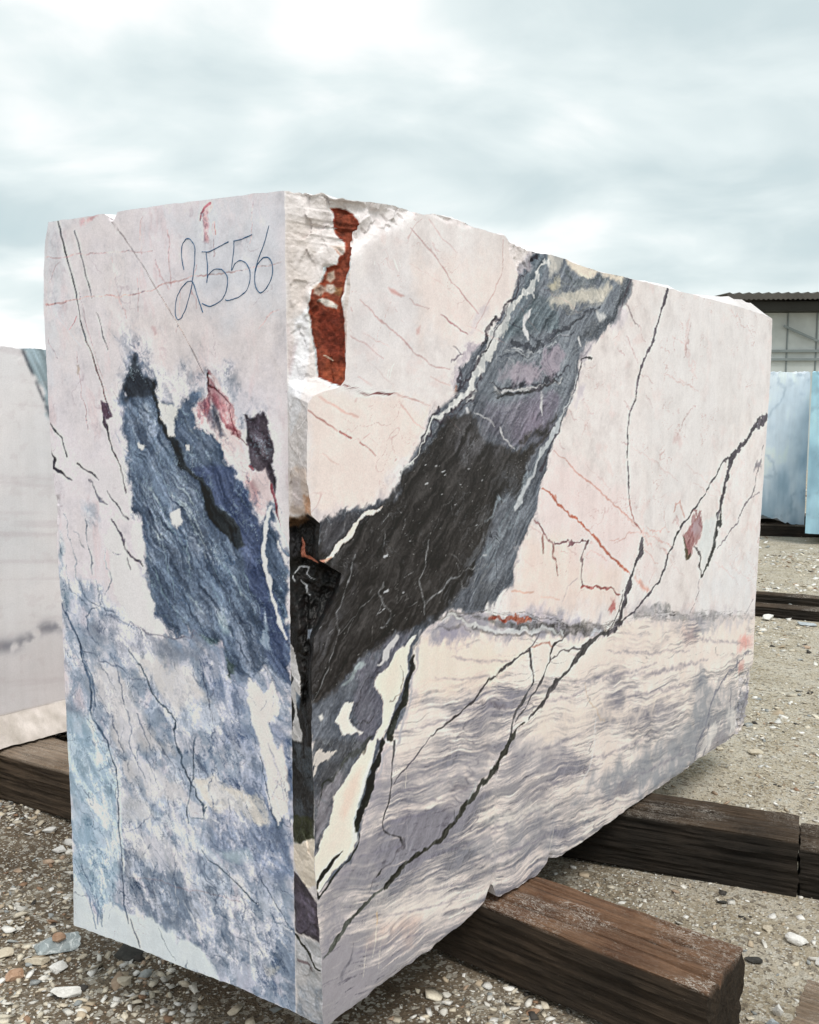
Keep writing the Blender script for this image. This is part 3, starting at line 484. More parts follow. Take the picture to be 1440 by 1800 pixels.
('L',(86,98,122),1.8,8.3,0.45009288318886775,0.35,0.0,[(291.6,681.7,0.4),(296.0,648.5,0.9),(302.9,615.8,0.4)]),
('L',(86,98,122),1.6,7.2,0.4551276229744241,0.35,0.0,[(698.9,747.9,0.4),(707.3,701.6,1.3),(709.4,653.8,0.4)]),
('L',(86,98,122),1.8,8.2,0.5244464423138675,0.35,0.0,[(368.5,485.3,0.4),(355.0,421.6,0.9),(351.9,360.1,0.4)]),
('L',(86,98,122),1.6,7.3,0.4756851945421508,0.35,0.0,[(662.4,657.5,0.4),(678.2,628.9,0.9),(699.7,601.9,0.4)]),
('L',(86,98,122),1.8,8.2,0.5115999874218422,0.35,0.0,[(258.3,817.4,0.4),(304.2,785.6,1.1),(336.0,752.0,0.4)]),
('L',(86,98,122),1.9,8.4,0.41482503086468026,0.35,0.0,[(309.8,284.5,0.4),(327.0,247.1,1.3),(358.6,214.3,0.4)]),
('L',(86,98,122),1.9,8.7,0.5973653794025298,0.35,0.0,[(143.8,685.3,0.5),(153.6,653.4,1.0),(154.6,619.9,0.5)]),
('L',(86,98,122),1.8,8.2,0.5162127056845454,0.35,0.0,[(366.9,522.9,0.4),(369.3,483.6,1.3),(369.9,443.7,0.4)]),
('L',(86,98,122),1.6,7.2,0.3688804527170702,0.35,0.0,[(626.6,743.7,0.4),(682.0,730.0,1.1),(724.8,714.3,0.4)]),
('L',(86,98,122),1.9,8.9,0.37758690820071045,0.35,0.0,[(178.0,371.4,0.5),(150.1,314.1,1.1),(130.4,258.2,0.5)]),
('L',(86,98,122),1.9,8.7,0.5595296816044051,0.35,0.0,[(140.7,373.7,0.5),(192.1,336.7,1.1),(229.9,296.9,0.5)]),
('L',(86,98,122),1.8,8.4,0.4069983254053226,0.35,0.0,[(250.2,650.4,0.4),(272.1,604.1,1.1),(283.7,555.8,0.4)]),
('L',(86,98,122),1.8,8.0,0.4457701587929568,0.35,0.0,[(436.3,473.8,0.4),(440.8,457.8,1.2),(450.1,443.0,0.4)]),
('L',(86,98,122),1.9,8.6,0.4996299157274393,0.35,0.0,[(164.1,488.1,0.5),(217.9,454.9,1.1),(282.5,425.4,0.4)]),
('L',(86,98,122),2.0,9.2,0.4122670226061977,0.35,0.0,[(71.4,185.2,0.5),(71.3,119.3,1.9),(85.1,57.4,0.5)]),
('L',(86,98,122),1.7,7.6,0.5262569076071287,0.35,0.0,[(565.2,437.7,0.4),(592.0,420.8,1.0),(610.3,401.8,0.4)]),
('L',(86,98,122),1.6,7.2,0.4056473316092561,0.35,0.0,[(687.9,538.5,0.4),(720.3,522.3,1.1),(761.7,508.8,0.4)]),
('L',(86,98,122),1.7,7.7,0.5669757751822082,0.35,0.0,[(530.7,494.8,0.4),(541.4,455.1,1.0),(548.5,414.5,0.4)]),
('L',(86,98,122),1.7,7.6,0.516143210939144,0.35,0.0,[(501.5,945.3,0.4),(488.7,885.9,1.1),(485.7,827.4,0.4)]),
('L',(86,98,122),1.7,7.8,0.5147506315586796,0.35,0.0,[(451.5,579.9,0.4),(485.7,553.0,0.9),(528.5,528.5,0.4)]),
('L',(86,98,122),1.7,7.6,0.4150139049890775,0.35,0.0,[(557.8,613.5,0.4),(574.8,570.0,1.0),(595.4,527.5,0.4)]),
('L',(86,98,122),1.6,7.1,0.4210016581004084,0.35,0.0,[(642.5,1028.2,0.4),(658.1,996.0,1.0),(677.3,964.4,0.4)]),
('L',(86,98,122),1.8,8.2,0.3811462542193803,0.35,0.0,[(406.1,383.2,0.4),(399.7,347.6,0.9),(383.0,309.0,0.4)]),
('L',(86,98,122),1.9,8.6,0.5229952351551908,0.35,0.0,[(97.2,897.2,0.5),(123.3,851.1,1.3),(159.3,806.9,0.4)]),
('L',(86,98,122),1.7,7.5,0.35809153440159536,0.35,0.0,[(593.9,452.5,0.4),(620.9,425.1,1.1),(656.9,400.6,0.4)]),
('L',(86,98,122),1.8,8.0,0.5673600340051066,0.35,0.0,[(402.1,557.3,0.4),(408.6,534.0,1.5),(428.6,513.9,0.4)]),
('L',(86,98,122),1.6,7.3,0.5930930022800229,0.35,0.0,[(684.7,768.5,0.4),(673.0,727.4,1.2),(659.1,685.4,0.4)]),
('L',(86,98,122),1.6,7.5,0.5311369450896168,0.35,0.0,[(518.2,805.1,0.4),(575.3,783.0,0.8),(625.1,760.3,0.4)]),
('L',(86,98,122),1.7,7.7,0.45886437493240195,0.35,0.0,[(497.2,642.7,0.4),(513.9,608.2,1.0),(531.6,574.0,0.4)]),
('L',(86,98,122),2.0,8.9,0.34067633554467613,0.35,0.0,[(27.7,535.1,0.5),(88.4,515.8,1.8),(132.8,493.6,0.5)]),
('L',(86,98,122),1.7,7.6,0.32335089482053714,0.35,0.0,[(581.1,552.9,0.4),(584.6,534.9,1.0),(591.8,517.9,0.4)]),
('L',(86,98,122),1.8,8.3,0.4803377772316643,0.35,0.0,[(399.7,243.1,0.4),(393.6,207.4,1.6),(398.5,174.9,0.4)]),
('L',(86,98,122),1.6,7.3,0.5795219892189001,0.35,0.0,[(665.8,498.0,0.4),(707.1,476.2,1.4),(751.5,455.7,0.4)]),
('L',(86,98,122),1.6,7.3,0.3600908287745022,0.35,0.0,[(629.0,714.8,0.4),(656.2,679.6,0.8),(694.8,647.3,0.4)]),
('L',(86,98,122),1.9,8.7,0.49477268119682094,0.35,0.0,[(128.8,559.7,0.5),(155.1,516.7,1.3),(180.0,473.7,0.5)]),
('L',(86,98,122),1.8,8.3,0.4100798312920063,0.35,0.0,[(242.1,612.7,0.4),(287.7,578.2,1.5),(320.6,541.4,0.4)]),
('L',(86,98,122),1.8,8.3,0.36269851831795274,0.35,0.0,[(289.6,565.9,0.4),(300.3,523.6,0.9),(319.4,483.4,0.4)]),
('L',(86,98,122),1.6,7.3,0.3504827446566174,0.35,0.0,[(584.4,940.9,0.4),(593.9,908.1,1.1),(611.9,876.6,0.4)]),
('L',(86,98,122),1.9,8.8,0.3067285993764722,0.35,0.0,[(39.1,891.4,0.5),(43.9,865.8,1.0),(49.1,840.1,0.5)]),
('L',(86,98,122),1.8,8.1,0.5896580008039154,0.35,0.0,[(350.1,683.5,0.4),(349.9,633.1,0.9),(352.7,583.1,0.4)]),
('L',(86,98,122),1.8,8.4,0.40390772650991646,0.35,0.0,[(191.1,926.2,0.4),(200.0,889.0,1.4),(219.4,853.5,0.4)]),
('L',(86,98,122),1.9,8.5,0.39016444643267195,0.35,0.0,[(119.2,953.5,0.4),(152.7,912.5,1.7),(187.0,872.1,0.4)]),
('L',(86,98,122),1.9,8.5,0.3281147630290404,0.35,0.0,[(208.0,780.1,0.4),(188.7,721.6,1.2),(164.9,661.5,0.4)]),
('L',(86,98,122),1.7,8.0,0.31098179850394814,0.35,0.0,[(499.7,239.0,0.4),(510.5,199.0,1.0),(532.8,162.8,0.4)]),
('L',(86,98,122),2.0,9.1,0.4430633679180959,0.35,0.0,[(34.0,393.7,0.5),(61.8,341.3,1.9),(99.6,292.0,0.5)]),
('L',(232,234,238),3.1,9.2,0.3807228142884337,0.35,0.0,[(587.1,361.0,0.5),(598.9,318.6,3.3),(607.9,275.3,0.5)]),
('L',(232,234,238),3.4,10.3,0.58801671730293,0.35,0.0,[(234.8,317.9,0.6),(243.5,302.8,2.3),(255.6,288.8,0.6)]),
('L',(232,234,238),2.8,8.5,0.4769889081313594,0.35,0.0,[(676.3,939.2,0.5),(701.4,912.6,3.0),(725.0,886.1,0.5)]),
('L',(232,234,238),3.2,9.5,0.4094101013799577,0.35,0.0,[(343.0,846.5,0.6),(393.2,841.5,2.0),(442.9,836.8,0.5)]),
('L',(232,234,238),3.0,9.1,0.3580337750761113,0.35,0.0,[(539.7,591.1,0.5),(570.0,573.1,2.8),(609.1,557.6,0.5)]),
('L',(232,234,238),3.3,9.9,0.6452792330121282,0.35,0.0,[(364.2,427.7,0.6),(368.5,390.7,2.0),(384.7,356.9,0.6)]),
('L',(232,234,238),3.1,9.4,0.4795325744940585,0.35,0.0,[(482.1,362.2,0.6),(538.6,366.0,2.1),(587.4,367.8,0.5)]),
('L',(232,234,238),3.5,10.6,0.3885461651356099,0.35,0.0,[(82.2,662.7,0.6),(91.9,615.4,2.9),(114.6,570.8,0.6)]),
('L',(232,234,238),3.6,10.8,0.3540801926645496,0.35,0.0,[(78.2,449.2,0.6),(89.8,428.6,3.0),(96.5,406.8,0.6)]),
('L',(232,234,238),3.5,10.6,0.6234018628859527,0.35,0.0,[(182.0,203.0,0.6),(195.9,185.7,2.6),(207.8,167.9,0.6)]),
('L',(232,234,238),3.2,9.5,0.38938624493295465,0.35,0.0,[(458.6,427.7,0.6),(469.1,400.2,3.2),(491.5,376.1,0.5)]),
('L',(232,234,238),3.7,11.2,0.5128321449435858,0.35,0.0,[(17.2,155.3,0.6),(32.5,137.1,1.8),(34.1,114.8,0.6)]),
('L',(232,234,238),3.5,10.4,0.5610873179985301,0.35,0.0,[(181.9,320.9,0.6),(227.6,310.4,2.3),(261.0,296.8,0.6)]),
('L',(232,234,238),3.1,9.4,0.42209562987775406,0.35,0.0,[(367.9,942.6,0.5),(415.9,927.4,3.1),(460.4,912.2,0.5)]),
('L',(232,234,238),3.2,9.5,0.5434458616392408,0.35,0.0,[(422.4,676.3,0.6),(431.5,639.5,1.5),(441.0,602.7,0.5)]),
('L',(232,234,238),3.0,9.0,0.4726911369211107,0.35,0.0,[(552.8,733.9,0.5),(568.8,703.8,1.8),(581.9,673.2,0.5)]),
('L',(232,234,238),2.8,8.5,0.6042270282399433,0.35,0.0,[(714.1,829.0,0.5),(718.7,804.0,3.1),(731.7,780.6,0.5)]),
('L',(232,234,238),3.0,9.1,0.49655896595657867,0.35,0.0,[(631.1,319.8,0.5),(651.9,293.6,2.4),(661.3,264.0,0.5)]),
('L',(232,234,238),2.9,8.8,0.6721067053246343,0.35,0.0,[(677.9,397.7,0.5),(726.3,394.1,3.3),(775.8,391.2,0.5)]),
('L',(232,234,238),3.5,10.4,0.45300409031087635,0.35,0.0,[(230.7,245.4,0.6),(236.3,227.1,3.2),(254.6,212.6,0.6)]),
('L',(232,234,238),3.2,9.6,0.6097311699305342,0.35,0.0,[(404.3,533.6,0.6),(413.0,522.2,2.2),(423.7,511.2,0.6)]),
('L',(232,234,238),3.0,8.9,0.37714517132910086,0.35,0.0,[(562.7,838.1,0.5),(575.2,828.9,2.1),(592.9,820.6,0.5)]),
('L',(232,234,238),3.6,10.8,0.406470992795772,0.35,0.0,[(130.6,364.5,0.6),(105.8,321.8,2.5),(68.0,274.9,0.6)]),
('L',(232,234,238),3.3,10.0,0.648442884169079,0.35,0.0,[(262.1,644.9,0.6),(289.6,624.4,2.3),(315.6,603.9,0.6)]),
('L',(232,234,238),3.4,10.1,0.3535203263536131,0.35,0.0,[(242.4,640.9,0.6),(261.4,601.8,3.3),(288.3,564.5,0.6)]),
('L',(232,234,238),3.5,10.5,0.4213787484488344,0.35,0.0,[(123.2,560.0,0.6),(151.7,542.3,1.6),(190.6,527.2,0.6)]),
('L',(232,234,238),3.0,9.0,0.3546157918638307,0.35,0.0,[(574.0,705.6,0.5),(583.0,662.6,1.7),(604.3,622.4,0.5)]),
('L',(232,234,238),3.2,9.6,0.4590653176725104,0.35,0.0,[(352.2,762.2,0.6),(373.5,765.9,1.6),(393.3,769.4,0.6)]),
('L',(232,234,238),3.5,10.4,0.5863292527046702,0.35,0.0,[(201.6,349.4,0.6),(220.0,327.6,3.0),(240.5,306.6,0.6)]),
('L',(232,234,238),3.0,8.9,0.6263274959798839,0.35,0.0,[(657.5,464.3,0.5),(662.8,445.5,2.9),(677.5,429.3,0.5)]),
('L',(232,234,238),3.3,9.8,0.6639410185493934,0.35,0.0,[(391.7,375.9,0.6),(407.1,350.9,2.9),(436.4,330.0,0.6)]),
('L',(232,234,238),2.9,8.7,0.5609267170007168,0.35,0.0,[(658.6,721.3,0.5),(675.8,691.0,2.9),(682.0,658.5,0.5)]),
('L',(232,234,238),3.3,9.8,0.492850966907746,0.35,0.0,[(334.2,615.0,0.6),(348.3,598.3,2.7),(347.7,578.6,0.6)]),
('L',(232,234,238),3.3,10.0,0.40435671435317144,0.35,0.0,[(291.4,657.5,0.6),(288.5,613.3,3.7),(287.0,569.3,0.6)]),
('L',(232,234,238),3.4,10.1,0.36070862010699506,0.35,0.0,[(262.2,596.9,0.6),(271.4,569.4,2.9),(267.3,538.9,0.6)]),
('L',(232,234,238),3.1,9.4,0.6690683457529163,0.35,0.0,[(444.2,613.6,0.5),(475.7,606.4,2.9),(512.8,600.8,0.5)]),
('L',(232,234,238),3.5,10.6,0.41828047192828127,0.35,0.0,[(94.5,436.3,0.6),(140.6,440.5,3.1),(170.9,441.0,0.6)]),
('L',(232,234,238),2.8,8.5,0.44481065217388327,0.35,0.0,[(671.5,933.8,0.5),(692.6,916.1,1.9),(705.3,897.2,0.5)]),
('L',(232,234,238),3.0,8.9,0.6930598688481678,0.35,0.0,[(678.5,366.7,0.5),(693.5,353.5,1.8),(717.8,343.0,0.5)]),
('L',(232,234,238),3.5,10.5,0.6100566645808532,0.35,0.0,[(95.2,806.8,0.6),(97.1,786.1,2.8),(112.8,767.6,0.6)]),
('L',(232,234,238),3.0,9.0,0.44366802382761666,0.35,0.0,[(614.1,588.7,0.5),(629.8,552.0,1.4),(633.4,512.4,0.5)]),
('L',(232,234,238),3.2,9.5,0.6851482935906583,0.35,0.0,[(389.1,823.9,0.6),(402.5,797.4,1.9),(428.8,773.4,0.5)]),
('L',(232,234,238),3.6,10.8,0.36910174722301897,0.35,0.0,[(117.5,237.8,0.6),(117.3,215.3,1.9),(112.2,191.4,0.6)]),
('L',(232,234,238),2.9,8.8,0.36707996192138437,0.35,0.0,[(572.8,922.6,0.5),(589.3,908.5,3.1),(597.3,893.1,0.5)]),
('L',(232,234,238),2.9,8.7,0.3959596715143555,0.35,0.0,[(690.7,678.1,0.5),(703.3,655.6,1.8),(703.6,630.4,0.5)]),
('L',(232,234,238),3.4,10.2,0.417192190532376,0.35,0.0,[(150.2,899.6,0.6),(166.1,875.7,1.7),(168.8,849.8,0.6)])]
MARK_F2 = [
('P',(236,220,212),24.6,18.5,0.75,0.0,0.0,[(-35,1602),(236,1595),(364,1569),(335,1495),(249,1433),(194,1363),(-5,1325),(-37,1469)]),
('P',(236,220,213),43.3,36.1,0.55,0.0,0.0,[(319,1890),(717,1978),(692,1838),(520,1721),(320,1742)]),
('P',(238,218,208),52.6,38.2,0.75,0.0,0.0,[(734,1170),(970,1236),(1360,1025),(1338,931),(718,1008)]),
('P',(236,218,216),60.2,40.2,0.7,0.0,0.0,[(821,1272),(909,1462),(1402,1289),(1466,1151),(1562,1019),(1151,1072),(831,1254)]),
('P',(224,222,222),135.3,101.5,0.5,0.0,0.0,[(1507,1932),(2617,1939),(2616,1544),(2136,1393),(1711,1141),(1550,1224)]),
('P',(222,225,228),91.0,75.9,0.5,0.0,0.0,[(2078,952),(2561,974),(2566,717),(1996,810)]),
('P',(216,212,214),45.5,30.3,0.5,0.0,0.0,[(96,1867),(291,1930),(320,1742),(106,1627),(83,1750)]),
('P',(240,222,208),29.8,26.1,0.85,0.2,0.0,[(321,1011),(529,977),(811,890),(565,822),(336,876),(284,854),(306,937)]),
('P',(238,223,213),45.3,39.6,0.7,0.3,0.0,[(1262,840),(1484,840),(1910,749),(1742,692),(1376,726),(1043,759),(1077,801)]),
('P',(236,222,210),32.3,37.7,0.75,0.3,0.0,[(765,674),(878,691),(1194,630),(1499,575),(1983,504),(1593,524),(1197,571),(936,574)]),
('P',(232,221,213),27.6,27.6,0.7,0.2,0.0,[(726,654),(969,587),(971,538),(819,565)]),
('P',(232,226,216),22.5,22.5,0.7,0.4,0.0,[(606,456),(770,446),(930,416),(976,383),(721,404)]),
('P',(236,226,216),25.6,25.6,0.6,0.4,0.0,[(135,411),(369,374),(537,294),(418,279),(218,326)]),
('P',(140,144,154),46.8,46.8,0.75,0.4,0.0,[(2034,571),(2242,444),(2130,342),(2001,281),(1952,200),(1708,214),(1093,370),(1393,390),(1698,366),(1937,392),(1964,509)]),
('P',(150,152,160),46.9,39.1,0.6,0.6,0.0,[(2119,473),(2528,413),(2586,312),(2457,222),(2240,238),(2053,330)]),
('P',(132,134,146),35.3,30.9,0.5,0.55,0.0,[(417,449),(976,383),(980,238),(774,268),(536,361)]),
('P',(138,135,146),16.0,16.0,0.65,0.45,0.0,[(97,588),(191,601),(247,523),(190,476),(20,451),(-23,479),(46,551)]),
('P',(154,150,160),13.2,13.2,0.6,0.45,0.0,[(178,787),(234,761),(212,643),(130,613),(151,710)]),
('P',(142,139,150),12.4,12.4,0.6,0.5,0.0,[(-23,479),(96,456),(82,415),(-6,371)]),
('P',(148,146,156),28.0,28.0,0.5,0.5,0.0,[(726,639),(992,564),(1089,493),(938,488),(728,553)]),
('P',(148,147,158),22.9,22.9,0.4,0.6,0.0,[(532,676),(622,661),(586,584),(368,611),(233,665)]),
('P',(226,190,172),27.8,20.9,0.35,0.3,0.0,[(162,380),(322,300),(307,255),(148,333)]),
('L',(124,120,136),8.3,6.9,0.55,0.5,0.0,[(1055.6,738.2,1.3),(1322.1,701.5,6.7),(1629.7,679.2,1.6)]),
('L',(124,120,136),9.6,8.0,0.55,0.5,0.0,[(1434.6,679.4,1.5),(1737.5,633.6,8.9),(2088.3,602.7,1.9)]),
('L',(124,120,136),7.2,6.0,0.55,0.5,0.0,[(845.1,733.8,1.2),(998.8,706.2,3.3),(1166.4,694.0,1.3)]),
('L',(124,120,136),9.0,7.5,0.55,0.5,0.0,[(1264.1,801.2,1.4),(1564.5,732.0,3.6),(1915.4,672.4,1.8)]),
('L',(124,120,136),9.5,8.0,0.55,0.5,0.0,[(1409.5,617.2,1.5),(1701.0,567.0,4.4),(2036.9,531.1,1.8)]),
('L',(124,120,136),7.2,6.0,0.55,0.5,0.0,[(726.8,598.6,1.1),(946.7,574.2,4.1),(1197.1,564.6,1.4)]),
('L',(124,120,136),8.6,7.2,0.55,0.5,0.0,[(1150.7,467.9,1.4),(1404.7,438.4,4.5),(1694.0,425.5,1.7)]),
('L',(124,120,136),5.5,4.6,0.55,0.5,0.0,[(233.4,659.9,0.9),(375.6,634.8,2.9),(532.8,622.2,1.0)]),
('L',(124,120,136),5.6,4.7,0.55,0.5,0.0,[(247.6,616.1,0.9),(407.6,585.9,2.6),(586.6,567.6,1.1)]),
('L',(124,120,136),5.3,4.5,0.55,0.5,0.0,[(191.0,601.5,0.9),(314.1,574.0,2.2),(448.6,558.8,1.0)]),
('L',(124,120,136),5.0,4.2,0.55,0.5,0.0,[(70.9,560.2,0.8),(176.8,532.3,2.6),(291.6,516.2,0.9)]),
('L',(124,120,136),6.0,5.0,0.55,0.5,0.0,[(291.6,465.8,0.9),(535.1,424.4,3.1),(822.9,392.3,1.2)]),
('L',(124,120,136),5.9,4.9,0.55,0.5,0.0,[(247.2,393.1,0.9),(467.1,336.8,2.4),(723.7,287.5,1.1)]),
('L',(124,120,136),5.6,4.6,0.55,0.5,0.0,[(190.0,367.9,0.9),(353.2,320.7,1.9),(536.7,283.1,1.1)]),
('L',(124,120,136),5.2,4.3,0.55,0.5,0.0,[(94.6,323.5,0.8),(225.2,285.4,2.4),(369.2,258.1,1.0)]),
('L',(124,120,136),5.6,4.7,0.55,0.5,0.0,[(291.5,675.8,0.9),(427.4,654.8,2.6),(576.6,647.0,1.0)]),
('L',(124,120,136),6.4,5.4,0.55,0.5,0.0,[(449.4,458.2,1.0),(672.5,422.2,3.0),(930.3,397.9,1.2)]),
('L',(124,120,136),6.7,5.6,0.55,0.5,0.0,[(535.8,360.6,1.0),(742.8,324.6,4.6),(978.3,301.1,1.3)]),
('L',(124,120,136),5.9,4.9,0.55,0.5,0.0,[(445.6,947.0,1.0),(573.0,908.4,2.7),(711.6,881.8,1.1)]),
('L',(124,120,136),5.7,4.8,0.55,0.5,0.0,[(382.2,905.1,0.9),(495.8,877.8,2.0),(618.4,863.4,1.1)]),
('L',(124,120,136),6.3,5.2,0.55,0.5,0.0,[(565.6,800.5,1.0),(675.8,760.5,4.4),(794.0,733.6,1.1)]),
('L',(124,120,136),5.6,4.6,0.55,0.5,0.0,[(291.5,798.8,0.9),(422.5,787.3,2.6),(565.8,789.8,1.0)]),
('L',(124,120,136),11.1,9.2,0.55,0.5,0.0,[(1839.5,746.9,1.7),(2161.7,660.4,3.2),(2533.4,584.6,2.1)]),
('L',(124,120,136),9.5,7.9,0.55,0.5,0.0,[(1395.9,333.7,1.5),(1653.8,298.4,5.5),(1945.4,280.5,1.8)]),
('L',(124,120,136),7.5,6.2,0.55,0.5,0.0,[(830.7,479.7,1.2),(1030.8,447.8,4.3),(1254.8,430.6,1.4)]),
('L',(190,152,152),1.7,3.4,0.85,0.0,0.0,[(291.1,1973.8,0.8),(348.1,1937.8,1.3),(438.5,1875.9,1.5),(486.2,1843.3,1.5),(552.3,1803.7,1.3)]),
('L',(190,152,152),2.0,3.4,0.5,0.0,0.0,[(355.2,2001.3,0.9),(399.7,1972.1,1.2),(465.4,1939.7,0.6)]),
('L',(198,162,158),2.3,5.6,0.7,0.0,0.0,[(657.6,1994.5,1.3),(656.2,1924.8,1.3),(611.4,1860.5,1.3),(569.2,1807.5,1.1),(544.4,1766.6,1.0)]),
('P',(196,150,146),4.7,4.7,0.7,0.0,0.0,[(213,1832),(236,1830),(267,1818),(257,1814),(223,1822)]),
('L',(190,152,152),2.4,4.9,0.5,0.0,0.0,[(284.2,1814.8,1.1),(319.6,1804.7,1.7),(355.9,1796.6,0.9)]),
('L',(162,110,116),2.1,5.3,0.8,0.2,0.0,[(396.9,1790.9,1.5),(439.3,1773.3,1.8),(470.9,1761.4,1.5),(507.4,1750.5,2.5)]),
('L',(190,152,152),2.1,4.8,0.7,0.0,0.0,[(119.9,1799.3,1.0),(170.1,1765.7,1.3),(249.6,1728.2,1.4),(327.0,1683.2,1.6),(356.3,1666.2,1.6),(440.2,1661.0,1.2)]),
('L',(190,152,152),2.2,4.5,0.6,0.0,0.0,[(91.6,1718.0,1.0),(144.2,1700.2,1.3),(195.7,1676.2,0.8)]),
('P',(206,166,162),4.9,4.9,0.6,0.0,0.0,[(309,1750),(325,1760),(321,1742),(311,1739)]),
('L',(122,70,72),1.4,4.5,0.9,0.1,0.0,[(63.4,1612.9,1.0),(105.9,1607.6,1.2),(134.0,1600.9,1.3),(149.8,1595.2,1.6),(188.8,1597.6,2.0),(230.2,1594.8,1.4)]),
('L',(178,126,122),2.1,4.9,0.6,0.3,0.0,[(230.2,1594.8,1.1),(284.2,1588.0,1.5),(319.9,1583.4,1.4),(364.1,1572.8,0.9)]),
('L',(180,122,116),1.8,2.8,0.75,0.0,0.0,[(-38.0,1560.4,0.9),(3.9,1538.9,1.7),(32.8,1525.5,1.5),(50.4,1516.1,0.7)]),
('L',(162,92,88),1.7,2.9,0.85,0.0,0.0,[(55.2,1516.1,1.5),(87.7,1502.9,2.0)]),
('L',(170,102,98),1.8,3.0,0.8,0.0,0.0,[(117.4,1490.4,1.8),(142.6,1477.6,1.3),(169.7,1462.0,1.1)]),
('L',(208,164,154),2.9,4.3,0.6,0.0,0.0,[(-3.9,1588.9,1.0),(51.0,1567.0,2.5),(111.6,1545.2,1.0)]),
('L',(204,162,156),2.5,4.9,0.6,0.0,0.0,[(256.2,1573.7,1.1),(305.6,1538.9,1.7),(342.0,1517.0,0.9)]),
('L',(206,166,162),2.2,3.0,0.5,0.0,0.0,[(112.3,1635.2,1.0),(156.4,1615.1,1.1)]),
('L',(204,166,160),2.6,3.5,0.5,0.0,0.0,[(363.8,1641.0,1.2),(401.7,1628.2,1.2),(440.5,1623.0,1.2)]),
('L',(210,170,160),2.8,2.8,0.5,0.0,0.0,[(3.0,1468.3,1.2),(49.6,1445.7,1.3)]),
('L',(250,250,250),1.2,1.6,0.9,0.0,0.0,[(231.0,1896.2,1.1),(237.7,1884.1,2.2),(247.1,1872.2,1.1)]),
('L',(250,250,250),1.3,1.6,0.9,0.0,0.0,[(249.9,1892.1,1.1),(253.2,1883.8,1.1)]),
('L',(250,250,250),1.2,1.6,0.9,0.0,0.0,[(214.2,1651.7,1.1),(208.8,1636.1,1.1)]),
('L',(250,250,250),1.3,1.6,0.9,0.0,0.0,[(222.3,1652.0,1.1),(216.8,1634.2,1.1)]),
('L',(250,250,250),1.2,1.5,0.9,0.0,0.0,[(167.6,1884.0,1.0),(168.8,1879.1,1.0)]),
('L',(250,250,250),1.3,1.6,0.9,0.0,0.0,[(230.4,1663.3,1.1),(222.3,1654.2,1.1)]),
('P',(170,160,172),7.2,16.3,0.8,0.5,0.0,[(464,1690),(504,1711),(553,1743),(570,1729),(480,1666),(468,1608),(452,1637)]),
('L',(110,100,114),2.1,8.9,0.7,0.3,0.0,[(444.0,1676.8,1.5),(463.6,1689.6,1.8),(487.6,1700.3,2.2),(467.4,1716.0,1.7),(451.5,1717.5,1.2)]),
('P',(188,180,190),11.1,14.8,0.4,0.5,0.0,[(603,1830),(578,1789),(520,1750),(536,1790)]),
('P',(168,160,170),24.4,26.3,0.55,0.6,0.0,[(832,1992),(793,1964),(732,1939),(717,1891),(688,1833),(613,1776),(562,1738),(520,1702),(472,1671),(464,1599),(402,1574),(364,1541),(338,1499),(291,1450),(263,1418),(221,1370),(204,1357),(129,1352),(79,1345),(30,1328),(-13,1323),(-41,1222),(-52,869),(-40,866),(-42,585),(-40,522),(-22,500),(14,527),(58,547),(103,576),(110,602),(124,644),(151,696),(171,760),(199,800),(248,820),(270,858),(284,898),(299,938),(306,971),(321,1001),(340,1037),(366,1052),(405,1065),(461,1071),(528,1047),(562,1044),(661,1065),(722,1100),(721,1143),(734,1191),(792,1212),(821,1259),(830,1330),(879,1400),(888,1435),(950,1507),(1013,1603),(1045,1661),(1049,1690),(1088,1743),(1145,1781),(1217,1809),(1292,1851),(1316,1895),(1378,1984),(1160,1991),(999,1999),(872,1996)]),
('P',(98,102,112),6.6,13.1,1.0,0.0,0.0,[(832,1992),(793,1964),(732,1939),(717,1891),(688,1833),(613,1776),(562,1738),(520,1702),(472,1671),(464,1599),(402,1574),(364,1541),(338,1499),(291,1450),(263,1418),(221,1370),(204,1357),(129,1352),(79,1345),(30,1328),(-13,1323),(-41,1222),(-52,869),(-40,866),(-42,585),(-40,522),(-22,500),(14,527),(58,547),(103,576),(110,602),(124,644),(151,696),(171,760),(199,800),(248,820),(270,858),(284,898),(299,938),(306,971),(321,1001),(340,1037),(366,1052),(405,1065),(461,1071),(528,1047),(562,1044),(661,1065),(722,1100),(721,1143),(734,1191),(792,1212),(821,1259),(830,1330),(879,1400),(888,1435),(950,1507),(1013,1603),(1045,1661),(1049,1690),(1088,1743),(1145,1781),(1217,1809),(1292,1851),(1316,1895),(1378,1984),(1160,1991),(999,1999),(872,1996)]),
('P',(122,128,138),17.6,17.6,0.8,0.3,0.0,[(832,1992),(924,1989),(999,1999),(1378,1984),(1292,1851),(1122,1774),(1044,1689),(1034,1649),(906,1557),(708,1483),(564,1575),(521,1629),(648,1764)]),
('P',(96,106,116),10.1,14.2,0.8,0.4,0.0,[(822,1981),(883,1978),(815,1902),(767,1855),(693,1808),(674,1816),(738,1873),(756,1937)]),
('P',(92,104,112),14.4,16.5,0.8,0.2,0.0,[(815,1881),(928,1859),(931,1783),(818,1765),(694,1747),(658,1734),(675,1776)]),
('P',(206,200,188),13.9,18.6,0.9,0.15,0.0,[(871,1861),(959,1896),(1115,1932),(1223,1955),(1262,1932),(1201,1903),(1118,1875),(1004,1856),(897,1849)]),
('P',(228,216,200),9.5,11.8,0.95,0.0,0.0,[(961,1995),(1032,1995),(1113,1988),(1203,1985),(1337,1985),(1313,1955),(1235,1971),(1161,1968),(1079,1951),(1011,1960),(978,1975)]),
('P',(216,210,200),8.6,12.9,0.8,0.3,0.0,[(872,1986),(956,1991),(925,1947),(894,1938),(878,1963)]),
('P',(196,186,160),10.8,15.2,0.7,0.4,0.0,[(879,1915),(936,1937),(948,1906),(891,1884)]),
